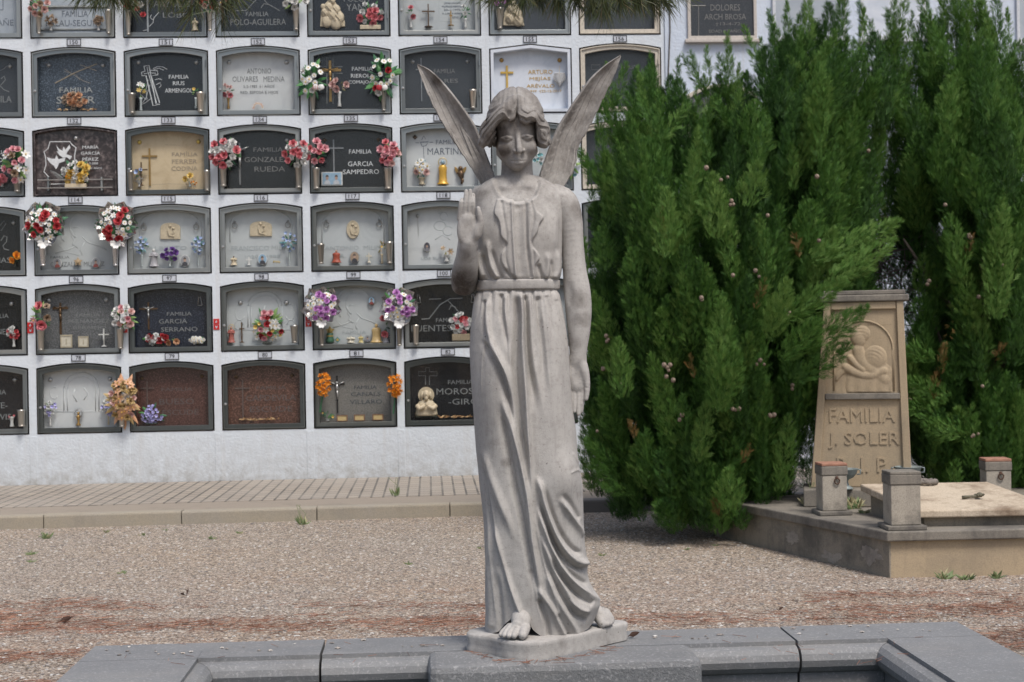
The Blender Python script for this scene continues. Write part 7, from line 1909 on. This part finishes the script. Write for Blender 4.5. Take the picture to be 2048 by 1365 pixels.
# a spray: flat little fan of scale-leaved twigs, length 1 along z
def spray_template():
    T = []
    def blade(x0, z0, ang, L, w):
        dx, dz = math.sin(ang), math.cos(ang); px_, pz_ = dz, -dx
        T.append([(x0-px_*w*.5, z0-pz_*w*.5), (x0+px_*w*.5, z0+pz_*w*.5), (x0+dx*L, z0+dz*L)])
    blade(0, 0, 0, 1, .062)
    for h, s_ in ((.10, 1), (.26, -1), (.42, 1), (.58, -1), (.72, 1)):
        blade(0, h, s_*.55, .42*(1-h)+.2, .07)
    blade(.10, .30, .25, .34, .055); blade(-.11, .46, -.25, .30, .055)
    return np.array(T)                       # (n,3,2)
ST = spray_template()
def norm(a): return a/np.maximum(np.linalg.norm(a, axis=-1, keepdims=True), 1e-9)
def plumes_mesh(pl, per_m=1050, spray=(.026, .066), seed=0):
    """pl: list of (base, tip, radius, tone). Each plume is a flame of sprays round a bent axis."""
    rg = np.random.default_rng(seed)
    Os, Ds, Ns, Ls, Ts = [], [], [], [], []
    for b, tp, rad, tone in pl:
        b = np.array(b, float); tp = np.array(tp, float); ax = tp-b; L = np.linalg.norm(ax); ax /= L
        n = max(24, int(per_m*L*(rad/.12)))
        t = rg.random(n)**.85
        # axis bends towards the vertical
        bend = np.array([0, 0, 1.0])*L*.12
        c = b+ax*(t*L)[:, None]+bend*((t*(1-t))*-2)[:, None]*.5
        ref = np.cross(ax, [0.3, .9, .1]); ref /= np.linalg.norm(ref); r2 = np.cross(ax, ref)
        ph = rg.random(n)*2*np.pi
        rdir = ref*np.cos(ph)[:, None]+r2*np.sin(ph)[:, None]
        prof = np.sin(np.pi*np.clip(t*.86+.14, 0, 1))**.75
        rr = rad*prof*(.25+.75*np.sqrt(rg.random(n)))*(1+.22*np.sin(ph*3+t*17)*np.sin(t*31+ph))
        o = c+rdir*(rr*.62)[:, None]
        d = norm(ax*.95+rdir*(.55+.3*rg.random(n))[:, None]+rg.normal(0, .30, (n, 3))+np.array([0, 0, .25]))
        Os.append(o); Ds.append(d); Ns.append(norm(np.cross(d, rdir+rg.normal(0, .5, (n, 3)))))
        Ls.append((spray[0]+(spray[1]-spray[0])*rg.random(n))*(.65+.5*prof)); Ts.append(np.clip(tone+rg.normal(0, .17, n)+.10*(rr/rad-.5)+.10*t, 0, 1))
    O = np.concatenate(Os); Dv = np.concatenate(Ds); N = np.concatenate(Ns); L = np.concatenate(Ls); T = np.concatenate(Ts)
    n = len(O); k = len(ST)
    V = O[:, None, None]+(Dv[:, None, None]*ST[None, :, :, 1:2]+N[:, None, None]*ST[None, :, :, 0:1])*L[:, None, None, None]
    # curl the fan a little
    Bn = np.cross(Dv, N); V += Bn[:, None, None]*(ST[None, :, :, 0:1]**2*.5+ST[None, :, :, 1:2]**2*.12)*L[:, None, None, None]
    V = V.reshape(-1, 3); tone = np.repeat(T, k*3)
    return V, np.arange(n*k*3).reshape(-1, 3), tone
def conifer(name, label, base, spires, region, yc, depth, nfill, seed, xc, hw, lean=.35, dead=(), low=900, extra=()):
    rg = random.Random(seed)
    o = thing(name, label, 'conifer', base)
    B = Vector(base)
    pl = []
    for x, y, rad, L, Y in spires:
        tip = P(x, y, Y); d = Vector((rg.uniform(-.08, .08)+(x-xc)/hw*.10, rg.uniform(-.1, .1), 1)).normalized()
        pl.append((tip-d*L, tip, rad*.82, rg.uniform(.35, .85)))
        for q in range(2):             # side shoots
            f = rg.uniform(.35, .7); s_ = Vector((rg.choice((-1, 1))*rg.uniform(.10, .22), rg.uniform(-.18, .1), 0))
            c = tip-d*L*f; pl.append((c, c+s_+Vector((0, 0, L*rg.uniform(.25, .4))), rad*.6, rg.uniform(.35, .75)))
    xs = [p[0] for p in region]; ys = [p[1] for p in region]
    reg = np.array(region, float); cnt = 0
    while cnt < nfill:
        x, y = rg.uniform(min(xs), max(xs)), rg.uniform(min(ys), max(ys))
        if not bool(in_poly(np.array([x]), np.array([y]), region)[0]): continue
        k = max(-1, min(1, (x-xc)/hw)); front = depth*math.sqrt(max(.02, 1-k*k))
        deep = rg.random()**1.6
        Y = yc-front*(1-deep*1.15)
        hgt = min(1, max(0, (1050-y)/900))
        L = rg.uniform(.28, .78)*(.62 if y > low else 1)
        out = Vector((k*lean*rg.uniform(.5, 1.6)+rg.uniform(-.2, .2), -lean*(1-deep)*rg.uniform(.2, 1.3)*(1.4-hgt), .9+.2*hgt)).normalized()
        tip = P(x, y, Y)
        b = tip-out*L
        if b.z < .06: b.z = .06+rg.random()*.1; tip.z = max(tip.z, b.z+.15)
        pl.append((b, tip, rg.choice((.06, .09, .12, .16))*rg.uniform(.85, 1.15), rg.uniform(.05, .92)*(1-.5*deep)))  # tone drops with depth: inner shade put into the foliage colour
        cnt += 1
    core = 0                                 # inner growth, coloured dark to stand for shade inside the crown
    while core < nfill*.6:
        x, y = rg.uniform(min(xs)+25, max(xs)-25), rg.uniform(min(ys)+60, max(ys)-10)
        if not bool(in_poly(np.array([x]), np.array([y]), region)[0]): continue
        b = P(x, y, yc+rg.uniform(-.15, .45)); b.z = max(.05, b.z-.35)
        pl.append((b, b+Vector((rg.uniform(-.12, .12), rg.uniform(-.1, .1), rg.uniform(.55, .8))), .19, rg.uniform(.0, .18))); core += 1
    for a, b, rad, tone in extra: pl.append((P(*a), P(*b), rad, tone))
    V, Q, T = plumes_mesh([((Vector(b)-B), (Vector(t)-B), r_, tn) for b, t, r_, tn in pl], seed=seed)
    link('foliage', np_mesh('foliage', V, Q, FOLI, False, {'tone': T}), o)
    if dead:
        V, Q, T = plumes_mesh([(P(*a)-B, P(*b)-B, r_, .5) for a, b, r_ in dead], seed=seed+1, per_m=340)
        link('dead_spray', np_mesh('dead_spray', V, Q, DEADF, False, {'tone': T}), o)
    tk = MB(); tk.tube([(0, 0, -.05), (.03, .02, .5), (-.02, .05, 1.3), (.04, .0, 2.2), (.0, .04, 3.1)], [.11, .09, .075, .055, .02], 10); tr = tk.build('trunk', BARK, o, True)
    for i in range(16):
        a = rg.random()*6.283; z0 = rg.uniform(.15, 1.9); r_ = rg.uniform(.5, .95)*min(depth, .95)
        q = Vector((math.cos(a)*r_, math.sin(a)*r_, rg.uniform(.5, 1.0)))
        MB().tube([(0, 0, z0), (q.x*.5, q.y*.5, z0+q.z*.4), (q.x, q.y, z0+q.z)], [.035, .022, .008], 6).build('limb', BARK, o, True)
    # round seed cones, grey brown, in small groups
    cm = MB(); cm.ball((0, 0, 0), .016, 7, 5, 0, .12); ce = cm.mesh('cone', CONEM, True)
    n = 0
    while n < 44:
        x, y = rg.uniform(min(xs)+20, max(xs)-10), rg.uniform(280, 900)
        if not bool(in_poly(np.array([x]), np.array([y]), region)[0]): continue
        k = max(-1, min(1, (x-xc)/hw)); Y = yc-depth*math.sqrt(max(.02, 1-k*k))*1.04+rg.uniform(0, .12)
        for j in range(rg.choice((1, 1, 2, 3))):
            c = link('seed_cone', ce, o); c.location = P(x+rg.uniform(-9, 9), y+rg.uniform(-8, 8), Y)-B; c.scale = (rg.uniform(.7, 1.15),)*3; n += 1
    return o
t_ = NT('cone_brown'); t_.color(t_.ramp(t_.noise(90, 3), [(.35, (.12, .085, .06)), (.65, (.34, .27, .21))])).rough(.85); t_.bump(t_.voro(160).outputs['Distance'], .8, .004); CONEM = t_.mat
LREG = [(1195, 240), (1172, 420), (1168, 600), (1170, 760), (1176, 860), (1222, 935), (1268, 990), (1305, 1032), (1420, 1052), (1530, 1045), (1580, 950), (1618, 830), (1635, 745), (1690, 690), (1722, 620), (1700, 540), (1740, 470), (1760, 250), (1790, 120), (1700, 70), (1600, 110), (1520, 190), (1450, 215), (1390, 250), (1340, 235), (1300, 200), (1250, 230)]
LSP = [(1212, 128, .085, .9, 10.9), (1196, 215, .09, .9, 10.7), (1232, 190, .10, .9, 10.8), (1300, 104, .085, 1.0, 10.9), (1278, 150, .10, .9, 10.7), (1318, 185, .09, .8, 10.5), (1357, 115, .065, .8, 11.1), (1413, 94, .07, .9, 11.0), (1392, 175, .07, .7, 10.8), (1454, 66, .10, 1.1, 11.0), (1478, 130, .08, .9, 10.8), (1522, 78, .09, 1.1, 11.1), (1548, 50, .10, 1.2, 11.0), (1573, 6, .11, 1.3, 11.1), (1600, 60, .11, 1.2, 10.9), (1617, -40, .13, 1.5, 11.0), (1650, 40, .10, 1.2, 11.2), (1640, 110, .1, 1.0, 10.8), (1692, -70, .14, 1.6, 11.1), (1727, 18, .08, 1.2, 11.2), (1708, 80, .11, 1.1, 10.9), (1760, 85, .07, 1.0, 11.3), (1791, -20, .11, 1.4, 11.3), (1825, 25, .08, 1.1, 11.4), (1775, 150, .10, 1.0, 11.1),
       (1172, 330, .06, .7, 10.9), (1166, 470, .06, .6, 10.8), (1163, 610, .06, .5, 10.8)]
LEX = [((1715, 660, 12.2), (1712, 480, 12.2), .16, .06), ((1765, 660, 12.3), (1762, 470, 12.3), .16, .06), ((1812, 640, 12.2), (1810, 450, 12.2), .16, .06), ((1690, 640, 12.1), (1685, 440, 12.1), .16, .08), ((1770, 560, 11.7), (1765, 330, 11.7), .15, .2), ((1800, 560, 11.9), (1805, 380, 11.9), .15, .15), ((1740, 600, 11.8), (1735, 430, 11.8), .15, .12), ((1690, 620, 11.7), (1690, 450, 11.7), .15, .12), ((1660, 760, 11.6), (1660, 560, 11.6), .16, .1), ((1650, 900, 11.5), (1640, 720, 11.5), .16, .1), ((1620, 980, 11.3), (1610, 800, 11.3), .15, .1), ((1760, 420, 11.6), (1775, 180, 11.6), .14, .35), ((1800, 400, 11.6), (1810, 150, 11.6), .14, .4), ((1745, 330, 11.5), (1750, 120, 11.5), .13, .4), ((1825, 300, 11.5), (1835, 70, 11.5), .12, .45), ((1800, 260, 11.6), (1800, 60, 11.6), .12, .45), ((1770, 500, 11.4), (1790, 270, 11.3), .13, .4), ((1730, 520, 11.2), (1745, 300, 11.1), .13, .5), ((1820, 520, 11.3), (1815, 330, 11.3), .12, .4), ((1200, 700, 11.4), (1190, 480, 11.4), .14, .15), ((1230, 560, 11.4), (1225, 330, 11.4), .14, .2), ((1300, 480, 11.4), (1300, 260, 11.4), .14, .2), ((1380, 480, 11.4), (1385, 280, 11.4), .14, .2), ((1450, 440, 11.4), (1450, 240, 11.4), .14, .2), ((1200, 900, 11.3), (1185, 700, 11.3), .14, .12), ((1250, 1000, 11.2), (1215, 850, 11.2), .14, .12), ((1560, 1000, 11.3), (1560, 800, 11.3), .15, .1), ((1300, 1020, 11.3), (1290, 850, 11.3), .15, .1),
       ((1560, 640, 9.95), (1690, 560, 9.75), .13, .7), ((1600, 700, 9.95), (1735, 615, 9.75), .14, .45), ((1580, 760, 10.0), (1700, 690, 9.8), .13, .35), ((1540, 680, 9.85), (1575, 560, 9.65), .12, .95), ((1560, 720, 9.9), (1640, 640, 9.7), .13, .55), ((1440, 830, 9.8), (1445, 600, 9.7), .16, .7), ((1430, 820, 9.8), (1475, 700, 9.7), .13, .6), ((1245, 800, 10.0), (1235, 680, 9.95), .12, .7), ((1430, 480, 9.9), (1425, 350, 9.9), .13, .85), ((1330, 520, 9.9), (1335, 380, 9.9), .13, .75),
       ((1240, 960, 10.5), (1185, 925, 10.4), .06, .4), ((1270, 985, 10.4), (1205, 972, 10.3), .055, .4), ((1240, 930, 10.5), (1172, 880, 10.45), .06, .45), ((1620, 520, 10.2), (1800, 440, 10.3), .13, .75), ((1660, 560, 10.1), (1790, 480, 10.2), .12, .8)]
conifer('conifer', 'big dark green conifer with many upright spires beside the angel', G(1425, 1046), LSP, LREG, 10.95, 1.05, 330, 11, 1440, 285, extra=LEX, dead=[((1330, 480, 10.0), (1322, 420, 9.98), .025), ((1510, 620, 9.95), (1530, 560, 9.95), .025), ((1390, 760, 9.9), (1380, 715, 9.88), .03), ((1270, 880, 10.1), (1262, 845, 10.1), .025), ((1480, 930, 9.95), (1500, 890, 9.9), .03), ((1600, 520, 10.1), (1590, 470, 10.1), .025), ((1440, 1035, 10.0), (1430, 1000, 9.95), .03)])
RREG = [(1815, 420), (1845, 560), (1825, 640), (1800, 720), (1805, 800), (1835, 880), (1900, 930), (2060, 960), (2250, 960), (2280, 500), (2150, 300), (2060, 330), (2040, 200), (2000, 80), (1880, 80), (1830, 160), (1785, 220), (1775, 330)]
RSP = [(1880, -40, .12, 1.5, 11.4), (1905, -90, .13, 1.6, 11.5), (1860, 30, .10, 1.2, 11.3), (1932, -60, .12, 1.5, 11.3), (1958, -60, .12, 1.5, 11.5), (1990, -50, .11, 1.4, 11.4), (1975, 40, .10, 1.2, 11.2), (2030, 84, .06, 1.0, 11.6), (2015, 20, .08, 1.2, 11.5), (2010, 160, .10, 1.0, 11.2), (1925, 60, .12, 1.2, 11.1), (1985, 320, .14, 1.1, 10.7), (2010, 260, .10, .9, 10.9), (2055, 330, .10, .8, 11.0), (1840, 180, .10, 1.0, 11.2), (1960, 200, .12, 1.0, 10.9), (2005, 380, .15, .9, 10.5)]
REX = [((1840, 900, 12.0), (1835, 700, 12.0), .16, .12), ((1840, 740, 12.0), (1835, 540, 12.0), .16, .12), ((1890, 940, 12.0), (1885, 760, 12.0), .16, .12), ((1960, 940, 12.0), (1960, 760, 12.0), .16, .12), ((2040, 940, 12.0), (2040, 740, 12.0), .16, .12), ((1860, 600, 12.0), (1850, 380, 12.0), .15, .15),
       ((1900, 800, 10.55), (1815, 760, 10.45), .12, .6), ((1880, 830, 10.5), (1810, 810, 10.4), .11, .55), ((1930, 870, 10.5), (1850, 850, 10.4), .12, .6), ((1870, 720, 10.6), (1800, 690, 10.5), .09, .55), ((1990, 640, 10.4), (2005, 400, 10.4), .16, .8), ((1920, 560, 10.5), (1900, 430, 10.5), .13, .6)]
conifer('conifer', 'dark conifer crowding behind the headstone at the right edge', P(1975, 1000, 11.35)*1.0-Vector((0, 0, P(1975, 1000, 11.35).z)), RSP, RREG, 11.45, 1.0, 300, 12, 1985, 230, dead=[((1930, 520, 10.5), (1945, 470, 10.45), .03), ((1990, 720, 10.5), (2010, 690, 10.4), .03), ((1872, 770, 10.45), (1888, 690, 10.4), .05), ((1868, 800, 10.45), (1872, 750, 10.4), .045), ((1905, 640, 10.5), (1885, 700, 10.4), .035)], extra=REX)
# leafless thicket of grey twigs in the gap behind the headstone
def thicket():
    rg = random.Random(4); b = G(1740, 1000, .1); b = Vector((2.72, 11.45, 0))
    o = thing('bare_shrub', 'leafless grey brown shrub in the dark gap above the headstone', 'shrub', b)
    m = MB(); m.tube([(0, 0, 0), (.02, 0, .8), (-.05, .02, 1.5), (.02, 0, 2.2)], [.05, .045, .035, .012], 8); m.build('trunk', BARK, o, True)
    m = MB()
    for i in range(260):
        z = rg.uniform(.9, 2.3); a = rg.random()*6.283; L = rg.uniform(.2, .5)
        p = Vector((rg.uniform(-.25, .25), rg.uniform(-.15, .15), z)); q = p+Vector((math.cos(a)*L, math.sin(a)*L*.6, rg.uniform(-.15, .25)))
        m.tube([p, (p+q)/2+Vector((0, 0, rg.uniform(-.04, .04))), q], [.006, .004, .0015], 4)
    m.build('twigs', plain('grey_twig', (.11, .09, .08), .9), o)
thicket()
# ================================================================== pine boughs hanging in from above
t_ = NT('pine_needle'); t_.color(t_.ramp(t_.island(), [(0, (.028, .042, .012)), (.6, (.06, .085, .022)), (.85, (.09, .10, .03)), (1, (.15, .10, .045))])).rough(.5); PINEN = t_.mat
def needle_tuft(c, d, n, L, spread, rg):
    d = norm(np.array(d, float)); dirs = norm(d[None]+rg.normal(0, spread, (n, 3)))
    base = np.array(c)[None]+d[None]*(rg.random(n)*-.05)[:, None]+rg.normal(0, .006, (n, 3)); LL = L*(.65+.5*rg.random(n)); w = .00085
    s_ = norm(np.cross(dirs, rg.normal(0, 1, (n, 3)))); sag = np.array([0, 0, -1.0])
    mid = base+dirs*(LL*.55)[:, None]; tip = base+dirs*LL[:, None]+sag*(LL*.10)[:, None]
    V = np.stack([base-s_*w, base+s_*w, mid+s_*w, tip, mid-s_*w], 1).reshape(-1, 3)
    return V, np.arange(n*5).reshape(-1, 5)
PT0 = Vector((3.6, 4.6, 0))
pine = thing('pine_tree', 'pine whose long-needled boughs hang into the top of the picture', 'pine', PT0)
m = MB(); m.tube([(0, 0, -.05), (.05, .05, 1.2), (-.02, .1, 2.6), (-.1, .1, 4.2), (-.15, .1, 6.0)], [.17, .15, .13, .11, .07], 12); m.build('trunk', BARK, pine, True)
lim = [(3.55, 4.7, 3.35), (2.4, 4.75, 3.22), (1.2, 5.0, 2.98), (.3, 5.3, 2.92), (-.6, 5.35, 2.95), (-1.9, 5.4, 2.98)]
m = MB(); m.tube([Vector(p)-PT0 for p in lim], [.07, .055, .04, .03, .022, .008], 8); m.build('limb', BARK, pine, True)
prg = np.random.default_rng(3); rgp = random.Random(3)
def bough(tufts, Y):
    m = MB(); VV, FF, o_ = [], [], 0
    for x, y, dx, dy, n, L in tufts:
        n = int(n*1.7); p = P(x, y+14, Y+rgp.uniform(-.25, .25)); q = min((Vector(a)+(Vector(b)-Vector(a))*t for a, b in zip(lim[:-1], lim[1:]) for t in (0, .25, .5, .75)), key=lambda v: (v-p).length)
        mid = (p+q)/2+Vector((rgp.uniform(-.05, .05), 0, .05))
        m.tube([q-PT0, mid-PT0, p-PT0], [.010, .006, .0035], 5)
        d = Vector((dx, rgp.uniform(-.5, .4), -dy))
        V, Q = needle_tuft(p-PT0, d, n, L, .48, prg); VV.append(V); FF.append(Q+o_); o_ += len(V)
        V, Q = needle_tuft((p-PT0)*.75+(mid-PT0)*.25, d, n//2, L, .6, prg); VV.append(V); FF.append(Q+o_); o_ += len(V)
    b = m.build('bough', BARK, pine, True)
    link('needles', np_mesh('needles', np.concatenate(VV), np.concatenate(FF), PINEN, False), b)
bough([(165, -30, -.4, .6, 70, .085), (195, -18, -.2, .8, 90, .085), (225, -22, .2, .9, 90, .085), (255, -12, .4, .7, 80, .08), (285, -30, .4, .5, 60, .08), (315, -25, .1, .6, 60, .085), (345, -20, -.1, .8, 70, .085), (235, -40, 0, .8, 90, .08)], 5.2)
bough([(378, 20, -.4, .8, 26, .095), (395, -5, .2, .8, 40, .085), (425, -12, .3, .7, 50, .085), (455, 2, .3, .9, 36, .09), (445, 30, .1, 1.0, 14, .10), (470, -20, .4, .6, 50, .08), (365, -15, -.3, .7, 40, .08)], 5.3)
bough([(950, -30, -.6, .4, 40, .08), (985, -18, -.5, .6, 60, .085), (1015, -22, -.2, .7, 80, .085), (1045, -14, -.2, .8, 80, .085), (1080, -18, 0, .9, 90, .085), (1115, -10, .0, .9, 90, .085), (1150, -12, .1, .9, 90, .085), (1100, -40, 0, .8, 100, .085)], 5.25)
bough([(1185, -2, .0, .9, 80, .085), (1212, 4, .1, 1.0, 70, .09), (1240, -12, .2, .9, 90, .085), (1275, -8, .3, .8, 90, .085), (1305, -6, .4, .8, 80, .09), (1330, -12, .6, .6, 70, .09), (1355, -30, .8, .4, 50, .085), (1180, -35, 0, .8, 100, .085), (1260, -40, 0, .8, 100, .085)], 5.15)
# ================================================================== weeds and fallen bits
WEEDM = [petal_mat('weed_green', (.09, .14, .05), (.17, .21, .09)), petal_mat('weed_dry', (.22, .20, .10), (.32, .29, .16))]
def weed(px, py, size, label, tall=1.0, n=14, z=0.0, dry=.2, seed=0):
    rg = random.Random(seed+int(px)); p = G(px, py, z)
    size *= .75
    o = thing('weed', label, 'weed', p, 0, 'weeds sprouting in the gravel and at the kerb')
    m = MB()
    for i in range(int(n*1.6)):
        a = rg.random()*6.283; el = rg.uniform(.3, 1.6)*tall
        d = (math.cos(a), math.sin(a), el); L = size*rg.uniform(.25, .7)
        leaf(m, (rg.uniform(-.25, .25)*size, rg.uniform(-.2, .2)*size, 0), d, L, L*rg.uniform(.12, .26), 1 if rg.random() < dry else 0, rg.uniform(.0, .35))
    m.build('leaves', WEEDM, o)
    if tall > 1.4:
        m = MB()
        for i in range(3): m.tube([(0, 0, 0), (rg.uniform(-.03, .03), 0, size*.7), (rg.uniform(-.06, .06), 0, size*1.3)], .0022, 4)
        m.build('stem', WEEDM[0], o)
for a in ((92, 1078, .13, 'spiky weed tuft before the kerb at far left', 1.3, 22), (62, 1110, .09, 'low weed in gravel at far left', .8, 14), (62, 1125, .07, 'lowest weed at the far left of the gravel', .7, 12), (605, 1050, .16, 'single upright seedling against the kerb', 2.2, 12), (425, 1079, .08, 'small weed in gravel left of the seedling', .9, 12), (214, 1066, .07, 'small weed touching the kerb foot at left', .9, 10), (285, 1072, .07, 'flat green weed near the kerb, left third', .6, 12), (478, 1068, .07, 'flat green weed between seedling and small weed', .6, 12), (245, 1148, .07, 'bright green weed alone in the mid gravel', .6, 16), (330, 1062, .05, 'tiny weed sprig at the kerb foot', .9, 8), (815, 1130, .07, 'pale weed in gravel left of the statue', .7, 12), (960, 1098, .06, 'small weed beside the angel robe', .8, 10),
          (1205, 1112, .07, 'pale green weed right of the angel robe', .6, 12), (1250, 1030, .08, 'weed patch before the kerb right of the angel', .6, 16), (1430, 1092, .06, 'small weed in gravel before the conifer', .7, 10), (1545, 1080, .10, 'yellow green weed at the tomb plinth corner', 1.0, 16), (1372, 1100, .06, 'faint weed in gravel under the conifer', .6, 10), (1888, 1158, .15, 'leafy weed at the foot of the tomb front', 1.0, 22), (1930, 1160, .12, 'second leafy weed at the tomb front, larger bare gap beside', .8, 20), (1990, 1157, .12, 'leafy weed nearest the right edge at tomb front', .9, 20), (1600, 1105, .06, 'tiny weed along the tomb flank', .8, 10)):
    weed(*a)
weed(790, 992, .16, 'thin weed growing between pavers by the wall', 1.8, 10, SWZ)
weed(1617, 1012, .16, 'pale weed on the tomb plinth beside the conifer', 1.6, 20, .268, .5); weed(1705, 1018, .20, 'yellowish weed between tomb post and headstone', 1.2, 40, .268, .6); weed(1728, 1027, .10, 'low moss green weed beside the slab curb', .5, 24, .268, .4)
# one curled dead leaf on the gravel, bits beside the statue base
def deadleaf(px, py, z, L, label, rz, mat=DEADL):
    p = G(px, py, z); o = thing('dead_leaf', label, 'leaf', p, rz); m = MB()
    leaf(m, (-L*.5, 0, .008), (1, 0, .25), L, L*.5, 0, -.5); leaf(m, (-L*.3, .01, .006), (1, .3, .1), L*.7, L*.35, 0, .4); m.build('blade', mat, o)
    MB().tube([(-L*.5, 0, .008), (-L*.8, 0, .003)], .0012, 4).build('stalk', mat, o)
DKL = plain('dark_dead_leaf', (.06, .03, .02), .8)
deadleaf(132, 1245, .003, .06, 'curled dark dead leaf on gravel at lower left', .5, DKL); deadleaf(372, 1190, .003, .045, 'brown leaf scrap on gravel, left middle', 2.0, DKL); deadleaf(1268, 1276, BZ+.002, .032, 'dark leaf scrap on the basin rim beside the statue base', .3, DKL); deadleaf(1560, 1222, .003, .03, 'tiny dark leaf on gravel before the right rim', 1.0, DKL)
# needles caught on the rim and round the statue base
def rim_needles():
    rg = random.Random(8); m = MB()
    for i in range(90):
        if i < 46: x, y = rg.uniform(940, 1240), 0; y = np.interp(x, [940, 1000, 1060, 1120, 1180, 1240], [1302, 1318, 1322, 1317, 1306, 1290])+rg.uniform(0, 5)
        else: x, y = rg.uniform(130, 1900), rg.uniform(1268, 1330)
        p = G(x, y, BZ+.005 if abs(x-1090) < 260 else BZ+.002); a = rg.random()*6.283; L = rg.uniform(.012, .035)
        m.tube([p-Vector((math.cos(a)*L, math.sin(a)*L, 0)), p+Vector((math.cos(a)*L, math.sin(a)*L, .001))], .0007, 3)
    o = m.build('rim_needles', NEEDLE); tag(o, kind='stuff')
rim_needles()
